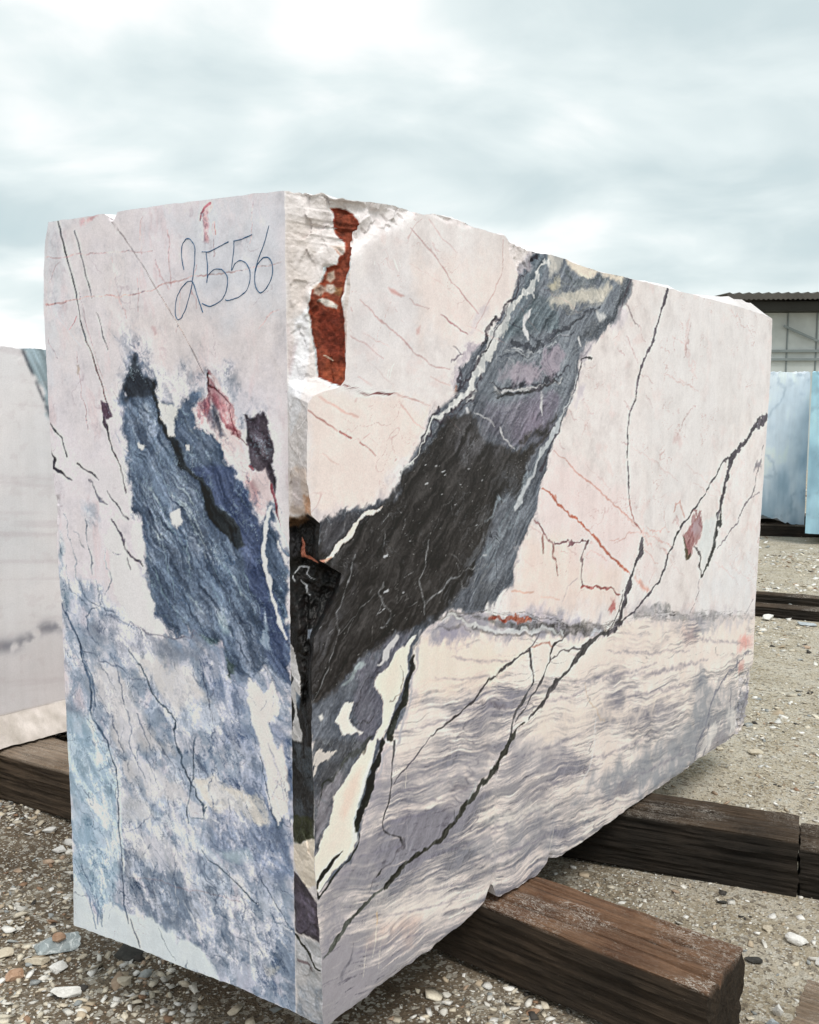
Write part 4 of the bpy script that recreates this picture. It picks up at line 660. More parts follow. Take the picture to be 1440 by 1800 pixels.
('P',(84,88,96),12.5,14.9,0.85,0.0,0.0,[(1378,1981),(1341,1916),(1292,1857),(1205,1814),(1122,1777),(1052,1764),(1143,1828),(1240,1859),(1289,1911),(1325,1969)]),
('L',(100,106,112),3.2,11.6,0.85,0.0,0.0,[(951.4,1960.8,3.0),(989.8,1943.3,6.4),(1023.5,1931.5,8.2),(1091.3,1943.3,7.0),(1173.7,1959.3,5.4),(1210.5,1959.2,3.4)]),
('L',(120,124,128),3.2,11.3,0.85,0.0,0.0,[(895.5,1895.1,1.9),(958.2,1915.1,2.7),(1035.1,1920.4,2.6),(1138.5,1939.8,1.7)]),
('L',(128,130,134),3.2,11.5,0.85,0.0,0.0,[(886.6,1845.9,1.9),(1004.3,1847.7,3.0),(1094.4,1866.8,3.1),(1201.3,1890.8,2.1)]),
('L',(58,61,70),3.1,10.9,0.85,0.0,0.0,[(703.1,1743.0,5.5),(760.0,1731.7,7.5),(808.9,1728.1,7.5),(878.8,1758.9,8.8),(941.1,1784.8,8.7),(1005.5,1811.5,6.6),(1083.6,1845.9,5.2),(1177.7,1871.1,2.5)]),
('L',(70,72,82),3.0,10.6,0.85,0.0,0.0,[(703.6,1717.3,1.7),(760.6,1707.2,2.0),(819.1,1718.0,2.2),(858.7,1744.2,2.2),(920.6,1761.5,2.0),(1028.6,1790.7,1.6)]),
('L',(190,192,196),2.9,10.2,0.85,0.0,0.0,[(703.4,1730.1,1.4),(760.4,1717.6,1.8),(809.2,1718.5,1.5)]),
('L',(178,180,188),3.1,10.9,0.85,0.0,0.0,[(848.9,1732.9,1.5),(899.7,1754.7,1.9),(984.5,1782.1,1.6)]),
('L',(60,60,70),3.0,10.7,0.85,0.0,0.0,[(705.5,1626.9,4.9),(762.3,1633.6,5.6),(831.5,1629.9,5.9),(892.5,1647.9,5.1),(945.0,1663.3,3.6),(998.9,1684.8,2.4)]),
('L',(52,50,56),2.9,10.5,0.85,0.0,0.0,[(706.0,1603.6,5.6),(762.9,1607.2,4.8),(852.0,1622.3,3.7),(924.3,1643.2,2.3)]),
('L',(196,196,198),3.0,10.7,0.85,0.0,0.0,[(705.7,1615.0,4.2),(762.8,1615.1,4.9),(811.7,1620.4,4.7),(851.7,1630.4,4.0),(935.1,1638.0,3.1),(966.9,1658.4,1.6)]),
('L',(66,70,80),2.9,10.3,0.85,0.0,0.0,[(649.4,1708.4,1.3),(713.6,1706.5,2.2),(780.0,1720.2,2.1),(839.6,1717.9,1.7),(932.3,1739.1,1.5)]),
('L',(72,76,86),2.9,10.4,0.85,0.0,0.0,[(676.1,1730.1,1.7),(741.2,1733.8,2.5),(780.0,1722.8,2.7),(819.3,1727.6,2.4),(931.5,1763.8,1.9)]),
('L',(168,172,178),2.9,10.3,0.85,0.0,0.0,[(667.2,1719.5,1.4),(722.7,1717.3,1.7),(770.6,1709.2,1.8),(829.4,1721.7,1.7),(931.9,1752.8,1.5)]),
('L',(152,156,164),2.9,10.2,0.85,0.0,0.0,[(658.6,1693.6,1.4),(723.4,1686.2,2.1),(790.2,1704.9,2.3),(839.9,1707.2,1.8)]),
('L',(56,54,62),2.9,10.2,0.85,0.0,0.0,[(597.6,1630.9,1.3),(641.9,1621.9,2.9),(724.8,1618.5,4.2),(822.1,1620.6,5.3),(935.4,1642.4,6.2)]),
('L',(196,196,198),2.8,10.1,0.85,0.0,0.0,[(624.1,1618.9,2.7),(660.1,1612.0,3.6),(743.8,1617.9,3.8),(832.0,1625.1,3.0)]),
('L',(44,44,48),2.8,10.1,0.85,0.0,0.0,[(624.4,1606.3,2.0),(678.6,1602.1,3.9),(753.7,1606.0,4.5),(842.4,1615.6,3.7)]),
('L',(70,74,84),2.9,10.4,0.85,0.0,0.0,[(693.3,1787.3,1.4),(788.5,1773.3,2.4),(838.6,1755.4,3.7),(931.1,1777.5,5.3)]),
('P',(162,150,164),10.9,15.3,0.8,0.2,0.0,[(849,1719),(900,1738),(948,1747),(981,1721),(944,1685),(903,1662),(861,1671),(835,1703)]),
('P',(160,146,160),12.4,14.5,0.75,0.3,0.0,[(704,1681),(790,1695),(850,1687),(851,1655),(782,1639),(705,1637)]),
('P',(168,160,172),12.2,16.3,0.8,0.3,0.0,[(677,1674),(790,1694),(841,1675),(792,1647),(696,1644),(641,1657)]),
('P',(128,120,138),17.0,17.0,0.8,0.3,0.0,[(707,1567),(832,1611),(936,1619),(948,1585),(875,1530),(795,1498),(709,1473)]),
('P',(112,108,122),24.8,20.7,0.7,0.4,0.0,[(590,1581),(823,1604),(926,1601),(940,1511),(826,1469),(653,1489),(564,1530)]),
('P',(150,138,156),16.8,16.8,0.6,0.4,0.0,[(745,1550),(833,1578),(845,1518),(766,1502)]),
('L',(204,204,206),3.1,8.2,0.85,0.0,0.0,[(786.8,1824.1,2.1),(763.1,1803.9,7.8),(760.9,1777.7,7.1),(778.9,1752.8,2.1)]),
('L',(204,204,206),3.1,8.2,0.85,0.0,0.0,[(796.7,1837.0,1.8),(763.4,1808.1,6.4),(764.0,1782.1,5.7),(784.1,1752.0,1.8)]),
('L',(204,204,206),3.2,8.6,0.85,0.0,0.0,[(852.2,1614.2,2.2),(851.0,1584.2,7.5),(864.2,1551.5,2.3)]),
('L',(204,204,206),3.0,8.0,0.85,0.0,0.0,[(648.2,1519.6,1.4),(667.0,1488.3,3.1),(718.6,1466.2,1.4)]),
('L',(204,204,206),2.8,7.3,0.85,0.0,0.0,[(509.4,1567.5,3.2),(516.1,1557.8,2.6)]),
('L',(204,204,206),3.5,9.3,0.85,0.0,0.0,[(1052.1,1769.6,6.4),(1064.3,1750.3,4.0)]),
('L',(204,204,206),2.9,7.6,0.85,0.0,0.0,[(538.7,1555.3,1.0),(590.2,1545.4,2.0),(625.7,1524.9,1.0)]),
('P',(206,206,206),7.3,12.2,0.85,0.0,0.0,[(1154,1860),(1203,1864),(1216,1851),(1185,1834),(1161,1843)]),
('P',(46,43,43),12.6,18.0,0.97,0.0,0.0,[(441,1550),(522,1550),(591,1490),(748,1449),(939,1517),(766,1487),(875,1535),(938,1557),(846,1486),(787,1411),(731,1318),(683,1350),(595,1232),(544,1135),(445,1078),(351,1059),(284,1042),(220,1035),(153,1016),(107,980),(56,964),(20,942),(-39,930),(-41,1222),(-5,1318),(104,1335),(201,1345),(249,1396),(320,1457),(364,1485)]),
('P',(88,88,96),8.9,8.9,0.6,0.3,0.0,[(-5,1323),(79,1341),(194,1352),(174,1333),(91,1301),(18,1257),(-6,1268)]),
('P',(104,110,120),16.4,16.4,0.8,0.3,-1.0,[(879,1422),(830,1330),(821,1259),(792,1212),(734,1191),(722,1100),(661,1065),(562,1044),(528,1055),(561,1132),(595,1190),(667,1257),(759,1362)]),
('P',(74,76,82),9.9,9.9,0.7,0.2,-1.0,[(579,1120),(688,1115),(661,1065),(562,1047),(528,1060)]),
('L',(146,158,168),6.3,14.8,0.7,0.5,0.0,[(842.1,1439.8,2.2),(784.8,1384.3,12.5),(740.8,1325.3,2.2)]),
('L',(146,158,168),6.1,14.3,0.7,0.5,0.0,[(740.8,1325.3,2.2),(693.2,1282.9,7.8),(657.9,1236.2,2.1)]),
('L',(146,158,168),6.0,13.9,0.7,0.5,0.0,[(702.2,1349.2,2.1),(641.8,1315.9,4.8),(594.2,1278.7,2.0)]),
('L',(146,158,168),6.0,14.0,0.7,0.5,0.0,[(646.8,1342.2,2.1),(650.6,1333.6,6.2),(665.5,1320.0,2.1)]),
('L',(146,158,168),6.0,13.9,0.7,0.5,0.0,[(685.3,1254.8,2.1),(625.4,1220.6,4.1),(578.0,1182.1,2.0)]),
('L',(146,158,168),5.9,13.7,0.7,0.5,0.0,[(612.6,1230.3,2.1),(598.8,1207.8,4.1),(595.6,1180.0,2.0)]),
('L',(146,158,168),6.3,14.7,0.7,0.5,0.0,[(788.4,1376.5,2.2),(763.7,1342.1,5.1),(751.0,1303.0,2.2)]),
('L',(146,158,168),6.1,14.2,0.7,0.5,0.0,[(751.3,1286.7,2.2),(671.0,1223.8,2.8),(604.8,1158.0,2.1)]),
('L',(158,160,164),2.1,6.9,0.75,0.35,0.0,[(361.6,1251.1,1.2),(354.1,1227.9,2.0),(342.9,1200.4,1.9),(324.4,1155.0,1.9),(331.9,1125.1,2.0),(340.2,1104.6,1.8),(338.7,1075.8,1.5)]),
('L',(158,160,164),2.2,7.3,0.65,0.35,0.0,[(350.7,1102.9,2.7),(381.3,1112.9,3.0),(412.4,1128.0,2.7),(444.2,1138.3,2.3),(484.8,1152.9,1.8),(560.7,1171.3,1.3)]),
('L',(158,160,164),2.1,7.0,0.5,0.35,0.0,[(395.8,1296.0,1.2),(376.7,1268.8,1.2)]),
('L',(158,160,164),1.8,6.0,0.65,0.35,0.0,[(101.4,1243.1,1.3),(89.9,1213.8,1.5),(80.3,1188.9,1.5),(70.8,1168.4,1.4),(55.2,1144.6,1.7),(36.8,1125.9,1.6),(45.6,1102.7,1.4),(51.6,1088.5,1.0)]),
('L',(158,160,164),1.8,5.8,0.5,0.35,0.0,[(51.6,1088.5,1.0),(32.9,1048.4,1.3),(14.4,1008.6,1.5),(-15.7,963.4,1.3),(-30.5,945.3,1.0)]),
('L',(158,160,164),1.9,6.4,0.5,0.35,0.0,[(193.5,1173.2,1.9),(180.0,1152.3,1.7),(183.2,1129.0,1.5),(220.5,1095.4,1.5),(213.6,1078.0,1.6),(186.3,1064.3,1.1)]),
('L',(158,160,164),1.9,6.4,0.5,0.35,0.0,[(204.2,1299.1,0.8),(197.2,1250.0,0.8)]),
('L',(158,160,164),1.8,6.1,0.4,0.35,0.0,[(166.6,1149.7,0.8),(120.8,1125.4,1.2),(76.3,1092.9,1.1),(51.5,1079.8,0.8)]),
('L',(158,160,164),2.2,7.5,0.45,0.35,0.0,[(468.1,1185.2,1.3),(484.8,1152.9,1.5),(493.4,1121.4,1.4),(510.2,1113.9,1.0)]),
('L',(158,160,164),2.3,7.7,0.5,0.35,0.0,[(578.0,1182.1,1.3),(552.4,1144.0,2.0),(535.6,1115.4,1.3)]),
('L',(158,160,164),2.0,6.8,0.45,0.35,0.0,[(306.0,1109.9,1.5),(277.0,1095.5,1.2)]),
('L',(158,160,164),2.2,7.4,0.4,0.35,0.0,[(443.6,1212.9,0.9),(492.8,1177.1,1.0)]),
('L',(190,192,196),1.6,4.8,0.8,0.0,0.0,[(197.8,1229.5,2.2),(210.0,1230.9,2.3)]),
('L',(190,192,196),1.6,4.8,0.8,0.0,0.0,[(193.4,1148.7,2.5),(207.0,1149.9,2.5)]),
('L',(190,192,196),1.7,5.1,0.8,0.0,0.0,[(345.4,1385.5,1.6),(354.3,1387.0,1.6)]),
('L',(190,192,196),1.8,5.3,0.8,0.0,0.0,[(403.7,1414.3,2.5),(417.6,1416.7,2.5)]),
('L',(190,192,196),1.8,5.3,0.8,0.0,0.0,[(414.6,1404.9,1.4),(422.4,1406.2,1.4)]),
('L',(190,192,196),1.9,5.7,0.8,0.0,0.0,[(547.3,1271.9,1.2),(554.2,1272.7,1.2)]),
('L',(190,192,196),1.7,5.0,0.8,0.0,0.0,[(289.2,1258.1,0.8),(293.5,1258.6,0.8)]),
('L',(190,192,196),1.6,4.9,0.8,0.0,0.0,[(253.8,1321.7,0.8),(258.0,1322.3,0.8)]),
('L',(190,192,196),1.9,5.6,0.8,0.0,0.0,[(511.8,1420.1,1.2),(518.5,1421.2,1.2)]),
('L',(190,192,196),1.6,4.8,0.8,0.0,0.0,[(190.5,1108.9,1.0),(195.9,1109.3,1.0)]),
('L',(190,192,196),1.5,4.6,0.8,0.0,0.0,[(139.1,1256.0,0.7),(143.0,1256.5,0.7)]),
('L',(190,192,196),1.8,5.4,0.8,0.0,0.0,[(456.3,1329.6,0.8),(461.1,1330.3,0.9)]),
('L',(190,192,196),2.0,5.9,0.8,0.0,0.0,[(585.8,1187.9,1.8),(596.4,1188.8,1.8)]),
('L',(190,192,196),1.7,5.0,0.8,0.0,0.0,[(260.5,1135.3,0.8),(264.8,1135.6,0.8)]),
('L',(190,192,196),1.7,5.1,0.8,0.0,0.0,[(318.2,1297.6,0.8),(322.6,1298.2,0.8)]),
('L',(190,192,196),1.7,5.2,0.8,0.0,0.0,[(376.8,1425.9,1.1),(382.9,1427.0,1.1)]),
('L',(190,192,196),1.7,5.1,0.8,0.0,0.0,[(340.0,1427.6,0.8),(344.5,1428.4,0.8)]),
('L',(190,192,196),1.8,5.5,0.8,0.0,0.0,[(480.2,1377.3,0.9),(485.1,1378.1,0.9)]),
('L',(190,192,196),1.9,5.7,0.8,0.0,0.0,[(572.6,1382.2,0.9),(577.8,1383.0,0.9)]),
('L',(190,192,196),1.8,5.3,0.8,0.0,0.0,[(400.9,1357.8,0.8),(405.5,1358.5,0.8)]),
('P',(88,92,100),35.1,27.3,0.6,0.5,-1.0,[(682,1414),(798,1376),(704,1258),(578,1161),(494,1101),(428,1091),(493,1172),(577,1280)]),
('P',(78,78,84),32.2,20.5,0.5,0.6,-1.0,[(29,1213),(103,1239),(64,1139),(27,1050),(-21,986),(-25,1094)]),
('P',(92,92,100),37.8,26.5,0.55,0.5,-1.0,[(522,1541),(699,1514),(654,1447),(490,1443),(457,1492)]),
('L',(168,170,174),1.4,7.1,0.3863004914169406,0.4,0.0,[(3.8,1249.1,0.4),(-6.5,1224.5,0.9),(-9.6,1199.1,0.4)]),
('L',(168,170,174),1.7,8.5,0.6207208801329932,0.4,0.0,[(313.5,1156.6,0.4),(309.4,1149.7,0.9),(312.0,1141.9,0.4)]),
('L',(168,170,174),1.8,9.0,0.6049916606534987,0.4,0.0,[(470.2,1357.6,0.5),(437.0,1339.3,0.8),(413.7,1320.8,0.5)]),
('L',(168,170,174),1.9,9.5,0.3227988996814867,0.4,0.0,[(569.9,1274.3,0.5),(546.1,1264.1,0.9),(531.6,1253.2,0.5)]),
('L',(168,170,174),1.6,7.8,0.46826081532051367,0.4,0.0,[(158.3,1163.9,0.4),(152.4,1158.4,1.2),(150.6,1152.4,0.4)]),
('L',(168,170,174),1.6,7.8,0.3080029471384522,0.4,0.0,[(167.4,1222.0,0.4),(153.2,1202.2,1.3),(148.3,1181.2,0.4)]),
('L',(168,170,174),1.4,7.2,0.6343129648569082,0.4,0.0,[(-4.1,1102.5,0.4),(-17.0,1092.1,0.7),(-21.5,1080.2,0.4)]),
('L',(168,170,174),1.5,7.6,0.4241776217702693,0.4,0.0,[(95.6,1100.1,0.4),(82.3,1078.2,0.9),(60.3,1058.1,0.4)]),
('L',(168,170,174),1.5,7.3,0.4192591874264778,0.4,0.0,[(45.4,1112.2,0.4),(32.7,1093.8,0.7),(11.6,1077.2,0.4)]),
('L',(168,170,174),1.7,8.4,0.352103815618137,0.4,0.0,[(314.2,1290.2,0.4),(301.0,1278.3,0.8),(295.3,1265.8,0.4)]),
('L',(168,170,174),1.6,8.0,0.6206242719546968,0.4,0.0,[(223.6,1335.4,0.4),(205.2,1320.3,0.7),(188.7,1305.3,0.4)]),
('L',(168,170,174),1.4,7.1,0.6324294969176646,0.4,0.0,[(5.7,1236.1,0.4),(-6.3,1214.3,1.1),(-11.3,1191.7,0.4)]),
('L',(168,170,174),1.5,7.3,0.59828843481281,0.4,0.0,[(46.3,1258.4,0.4),(38.1,1251.4,1.3),(30.8,1244.4,0.4)]),
('L',(168,170,174),1.6,8.2,0.6459356951423969,0.4,0.0,[(270.4,1304.9,0.4),(258.6,1290.6,1.0),(254.8,1275.5,0.4)]),
('L',(168,170,174),1.7,8.3,0.5751079028718407,0.4,0.0,[(283.7,1279.9,0.4),(282.1,1271.8,1.0),(272.2,1264.6,0.4)]),
('L',(168,170,174),1.6,8.0,0.5418090347244952,0.4,0.0,[(196.2,1108.3,0.4),(180.5,1102.7,1.2),(165.3,1097.1,0.4)]),
('L',(168,170,174),1.4,7.1,0.5791690813362578,0.4,0.0,[(-6.0,1213.2,0.4),(-8.8,1202.7,1.0),(-17.5,1193.1,0.4)]),
('L',(168,170,174),1.6,8.0,0.595007855522376,0.4,0.0,[(186.6,1139.6,0.4),(181.5,1117.5,0.9),(169.3,1096.5,0.4)]),
('L',(168,170,174),1.7,8.4,0.5518902665734321,0.4,0.0,[(296.2,1181.7,0.4),(284.0,1175.6,1.2),(272.5,1169.4,0.4)]),
('L',(168,170,174),1.8,9.0,0.44727721069703347,0.4,0.0,[(444.0,1352.8,0.5),(445.4,1326.2,1.3),(444.8,1299.8,0.5)]),
('L',(232,214,204),1.8,6.0,1.0,0.0,0.0,[(184.2,1343.5,1.1),(161.1,1336.4,4.8),(128.8,1328.0,5.8),(100.2,1310.9,4.7),(78.3,1293.5,6.7),(59.8,1282.4,5.1),(35.4,1259.4,7.6),(12.8,1245.8,4.5)]),
('L',(216,150,128),2.9,4.3,0.8,0.0,0.0,[(29.4,1251.5,2.0),(12.8,1245.8,4.5),(-5.9,1243.9,4.9)]),
('L',(214,214,212),3.7,16.7,0.95,0.25,0.0,[(871.0,1971.4,5.1),(843.5,1941.7,9.5),(814.4,1912.1,7.2),(776.3,1874.2,9.9),(720.0,1840.6,11.7),(657.1,1779.6,14.8),(604.7,1731.1,17.1),(570.8,1689.7,14.9),(545.9,1654.2,13.5),(521.3,1614.2,12.8),(480.6,1589.2,9.4),(425.2,1564.7,8.5),(379.3,1536.3,7.2),(342.1,1499.3,6.5),(305.6,1463.1,3.5),(277.1,1421.7,2.9),(249.0,1400.2,1.7)]),
('L',(58,52,62),2.5,13.6,0.85,0.35,0.0,[(736.7,1934.3,3.5),(728.3,1892.5,5.1),(696.9,1838.5,4.6),(630.1,1792.7,4.8),(604.1,1770.8,5.4),(561.7,1733.5,3.2)]),
('L',(58,52,62),2.4,13.1,0.85,0.35,0.0,[(692.5,1828.0,1.7),(604.6,1741.0,2.6),(553.8,1688.9,3.9),(504.5,1638.2,4.4),(472.3,1613.2,2.5)]),
('L',(58,52,62),2.3,12.2,0.85,0.35,0.0,[(529.7,1609.5,2.6),(488.7,1584.4,3.1),(425.3,1555.1,2.7),(371.8,1517.5,3.6),(334.7,1480.8,2.9),(305.7,1449.2,2.3)]),
('L',(58,52,62),2.4,12.7,0.85,0.35,0.0,[(571.2,1660.0,1.6),(538.1,1599.8,2.5),(480.8,1569.8,2.5),(409.9,1531.4,1.8)]),
('L',(58,52,62),2.3,12.5,0.85,0.35,0.0,[(463.9,1660.9,3.1),(480.1,1637.5,3.7),(464.4,1598.6,3.1)]),
('L',(58,52,62),2.2,11.9,0.85,0.35,0.0,[(402.0,1574.0,4.2),(364.2,1541.0,3.0),(338.4,1499.3,2.6),(291.3,1449.7,1.7)]),
('L',(58,52,62),2.6,14.2,0.85,0.35,0.0,[(812.9,1969.4,5.0),(774.8,1933.7,3.5),(737.4,1903.7,2.1)]),
('L',(156,96,70),3.6,3.6,0.6,0.0,0.0,[(464.2,1622.6,2.5),(460.4,1608.1,2.5)]),
('P',(186,178,184),6.1,12.1,0.7,0.4,0.0,[(793,1975),(827,1982),(784,1940),(737,1919),(718,1927),(732,1939)]),
('L',(196,200,204),4.4,11.0,0.9,0.15,0.0,[(1044.8,1660.8,4.0),(1026.3,1608.9,6.4),(986.8,1557.3,8.7),(913.1,1490.3,13.1),(856.9,1447.2,9.8),(817.4,1399.3,8.2),(769.3,1336.6,9.5),(731.3,1301.4,8.6),(769.5,1345.0,3.6)]),
('L',(70,64,74),2.7,9.2,0.85,0.0,0.0,[(1122.2,1762.3,3.3),(1065.5,1718.9,3.9),(1061.1,1684.3,2.9),(1034.7,1626.2,2.6),(1002.8,1574.4,2.8),(950.0,1512.2,2.8),(898.4,1451.5,3.1),(858.4,1391.9,3.4)]),
('P',(176,170,178),7.1,14.2,0.8,0.3,0.0,[(1060,1724),(1116,1759),(1146,1775),(1123,1739),(1078,1696),(1050,1684)]),
('L',(52,46,52),2.8,9.5,0.9,0.0,0.0,[(1060.1,1710.1,2.4),(1088.6,1720.0,4.9),(1124.0,1718.7,2.5)]),
('L',(74,66,76),3.6,7.7,0.9,0.0,0.0,[(1371.3,1976.9,4.1),(1327.9,1914.6,4.0),(1298.0,1857.4,2.7)]),
('P',(196,188,194),15.4,17.9,0.6,0.4,0.0,[(1290,1893),(1370,1869),(1319,1823),(1243,1811)]),
('P',(186,178,188),9.4,14.1,0.6,0.5,0.0,[(1046,1626),(1092,1645),(1076,1604),(1036,1586)]),
('P',(104,102,114),12.9,14.5,0.8,0.35,0.0,[(107,980),(166,1008),(220,1040),(291,1036),(262,898),(192,802),(105,826),(87,917),(100,954)]),
('P',(84,84,88),9.1,9.1,0.8,0.5,0.0,[(-35,864),(151,813),(73,744),(23,701),(4,658),(-33,609)]),
('P',(150,144,152),9.0,12.0,0.6,0.5,0.0,[(-28,731),(23,750),(42,771),(60,748),(29,712),(-2,665),(-29,634)]),
('P',(238,224,210),2.4,8.0,1.0,0.0,0.0,[(312,1030),(295,997),(284,975),(277,943),(248,887),(220,837),(192,802),(171,807),(151,762),(124,705),(101,666),(88,647),(104,595),(94,573),(46,554),(21,543),(-13,516),(-27,520),(-45,553),(-39,602),(-24,623),(10,660),(29,721),(73,753),(118,794),(145,815),(158,811),(185,846),(196,890),(182,917),(151,938),(162,959),(220,979),(248,997),(284,1013)]),
('P',(224,236,228),6.3,6.3,0.6,0.0,0.0,[(138,761),(151,762),(97,644),(104,595),(58,556),(84,592),(84,639)]),
('P',(236,206,190),12.4,9.3,0.5,0.0,0.0,[(73,735),(111,755),(98,708),(53,659),(41,672)]),
('L',(206,204,204),3.3,9.8,0.9,0.0,0.0,[(241.3,1028.6,4.0),(213.4,1012.9,7.4),(192.7,998.4,6.2),(172.4,988.7,2.8)]),
('L',(170,182,184),3.8,9.2,0.75,0.3,0.0,[(126.3,1002.9,5.4),(100.4,981.2,4.8),(81.3,967.5,4.2),(59.4,961.3,2.1)]),
('P',(236,226,216),2.8,9.2,0.95,0.0,0.0,[(59,924),(93,917),(87,894),(80,878),(87,863),(120,847),(112,842),(55,852),(43,870),(24,888),(43,901)]),
('P',(220,218,214),2.9,5.8,0.9,0.0,0.0,[(-19,908),(-8,911),(-5,900),(-14,898)]),
('P',(230,220,210),2.9,10.3,0.9,0.15,0.0,[(-32,838),(42,815),(12,803),(-21,795),(-33,781)]),
('L',(40,42,36),2.5,10.2,0.92,0.15,0.0,[(295.1,972.8,5.9),(284.2,931.7,10.1),(276.9,904.4,7.1),(258.8,865.4,8.8),(233.8,833.4,8.1),(212.6,800.8,10.4)]),
('L',(40,42,36),2.4,9.7,0.95,0.0,0.0,[(188.4,793.3,11.4),(171.2,765.2,9.6),(154.2,737.3,8.4),(143.9,707.6,12.3),(127.1,675.5,10.0),(110.4,643.7,8.3),(100.5,619.2,6.1)]),
('L',(46,48,44),1.6,4.7,0.95,0.0,0.0,[(108.8,606.8,2.2),(104.7,580.2,2.5),(83.8,560.0,2.5),(55.0,550.1,1.9),(14.3,527.1,3.2),(-23.5,503.6,3.6)]),
('L',(40,42,36),1.5,4.5,0.95,0.0,0.0,[(52.1,578.9,1.3),(21.0,570.2,5.3),(-3.5,559.3,6.8),(-23.0,537.7,5.7),(-26.8,525.7,3.1)]),
('L',(40,42,38),1.5,3.0,0.9,0.0,0.0,[(-49.8,559.7,2.0),(-36.7,536.5,3.6),(-23.5,506.3,3.1)]),
('L',(70,72,68),2.0,10.0,0.6,0.3,0.0,[(248.2,968.2,1.2),(266.1,935.7,1.6),(248.1,896.8,1.6),(219.9,879.8,1.2)]),
('L',(56,54,58),2.4,12.7,0.6,0.3,0.0,[(192.6,965.9,1.7),(165.6,962.5,1.9),(112.8,933.2,2.1),(86.7,876.2,2.0),(151.6,854.8,1.9),(178.5,871.2,1.7)]),
('L',(58,60,56),3.1,12.2,0.7,0.3,0.0,[(151.3,813.0,5.6),(111.7,800.9,6.8),(67.0,795.6,5.6),(42.0,784.9,4.5),(-1.0,744.6,3.8),(-19.3,710.6,2.6)]),
('L',(178,176,182),4.2,10.2,0.75,0.3,0.0,[(324.6,1029.8,4.8),(317.2,992.5,5.2),(306.2,946.3,4.9),(291.5,891.4,4.3),(276.9,846.4,4.7),(247.9,786.3,5.0),(191.7,763.9,4.8),(170.9,713.3,4.0)]),
('P',(150,148,162),14.8,21.1,0.85,0.35,0.0,[(336,1028),(405,1045),(477,1063),(598,1033),(709,1009),(958,950),(924,968),(1261,879),(1262,853),(981,893),(719,964),(759,945),(572,985),(495,973),(405,985)]),
('P',(168,164,178),20.8,23.1,0.6,0.4,0.0,[(777,1010),(890,1003),(968,967),(1234,897),(991,933),(718,1003)]),
('P',(164,158,176),14.9,18.6,0.7,0.4,0.0,[(389,1018),(511,1006),(529,977),(462,972),(405,990)]),
('L',(58,56,54),4.0,7.0,0.4,0.45,0.0,[(389.3,1052.6,3.1),(444.8,1058.2,4.8),(494.2,1034.7,6.5),(563.0,996.7,5.8),(635.0,970.4,4.0),(759.0,944.8,3.6),(958.6,916.8,3.3)]),
('L',(58,56,54),4.1,7.1,0.4,0.45,0.0,[(444.7,1063.2,1.9),(519.4,1045.8,2.6),(598.1,1016.9,4.8),(643.6,998.4,7.7),(758.5,967.2,6.7),(958.0,937.7,6.5)]),
('L',(58,56,54),3.7,6.5,0.4,0.45,0.0,[(397.2,1031.4,1.9),(461.4,1015.0,4.5),(494.4,1019.3,3.3),(528.4,997.7,2.0)]),
('L',(212,212,212),2.6,10.0,0.9,0.2,0.0,[(412.8,1053.6,3.1),(452.9,1054.3,4.1),(485.9,1036.1,4.6),(536.8,1014.4,4.9),(598.5,990.4,6.0),(672.0,970.1,5.2),(768.7,953.1,4.1),(958.3,925.8,3.2)]),
('L',(150,74,56),4.2,10.5,0.9,0.3,0.0,[(611.6,1011.9,3.5),(652.7,1008.6,7.1),(709.2,1001.2,8.7),(767.9,990.1,8.9),(810.2,981.8,6.1)]),
('L',(160,92,70),5.4,10.7,0.8,0.3,0.0,[(718.5,1000.2,8.7),(767.5,990.2,8.2),(813.0,978.5,3.0)]),
('L',(56,54,52),5.2,8.3,0.4,0.4,0.0,[(718.9,979.8,5.8),(798.0,968.1,8.3),(892.0,947.5,7.1),(980.6,914.0,12.3),(1072.9,909.5,14.5),(1158.0,897.4,15.9),(1261.0,867.6,6.4)]),
('L',(56,54,52),5.1,8.2,0.4,0.4,0.0,[(719.2,964.3,1.8),(839.4,948.3,2.5),(958.1,918.1,3.5),(1073.5,894.1,4.1),(1158.9,875.4,3.5)]),
('L',(56,54,52),5.4,8.6,0.4,0.4,0.0,[(957.5,938.9,3.2),(1072.8,912.6,6.8),(1158.3,891.1,4.4)]),
('L',(204,206,208),3.4,11.2,0.8,0.2,0.0,[(719.2,965.4,3.3),(818.7,953.1,3.7),(924.8,931.8,3.7),(992.1,907.8,3.3)]),
('L',(206,208,214),5.1,12.9,0.8,0.0,0.0,[(1152.6,879.7,6.2),(1183.7,880.3,8.0),(1222.1,870.2,3.6)]),
('L',(92,94,98),9.5,11.1,0.4,0.5,0.0,[(1423.2,890.5,2.9),(1510.4,886.2,11.1),(1601.8,874.6,17.8),(1714.7,849.0,16.3),(1817.1,817.3,12.4),(1997.4,786.8,15.6),(2192.3,765.9,3.8)]),
('L',(92,94,98),9.3,10.8,0.4,0.5,0.0,[(1555.1,889.2,3.1),(1632.0,890.8,13.7),(1713.7,863.5,12.0),(1781.7,837.9,3.3)]),
('L',(92,94,98),9.2,10.8,0.4,0.5,0.0,[(1452.4,878.9,2.5),(1572.1,858.7,4.1),(1733.0,820.7,4.4),(1870.8,793.3,2.3)]),
('L',(92,94,98),11.1,12.9,0.4,0.5,0.0,[(1942.7,784.7,4.7),(2074.5,766.0,8.6),(2213.9,750.3,5.1),(2568.7,690.3,2.9)]),
('P',(160,162,170),25.1,32.2,0.6,0.5,0.0,[(1981,767),(2215,734),(2178,700),(2021,729)]),
('P',(176,172,182),26.9,33.6,0.4,0.4,0.0,[(1394,909),(1570,901),(1730,868),(2192,770),(2568,699),(2548,668),(1819,787),(1424,877)]),
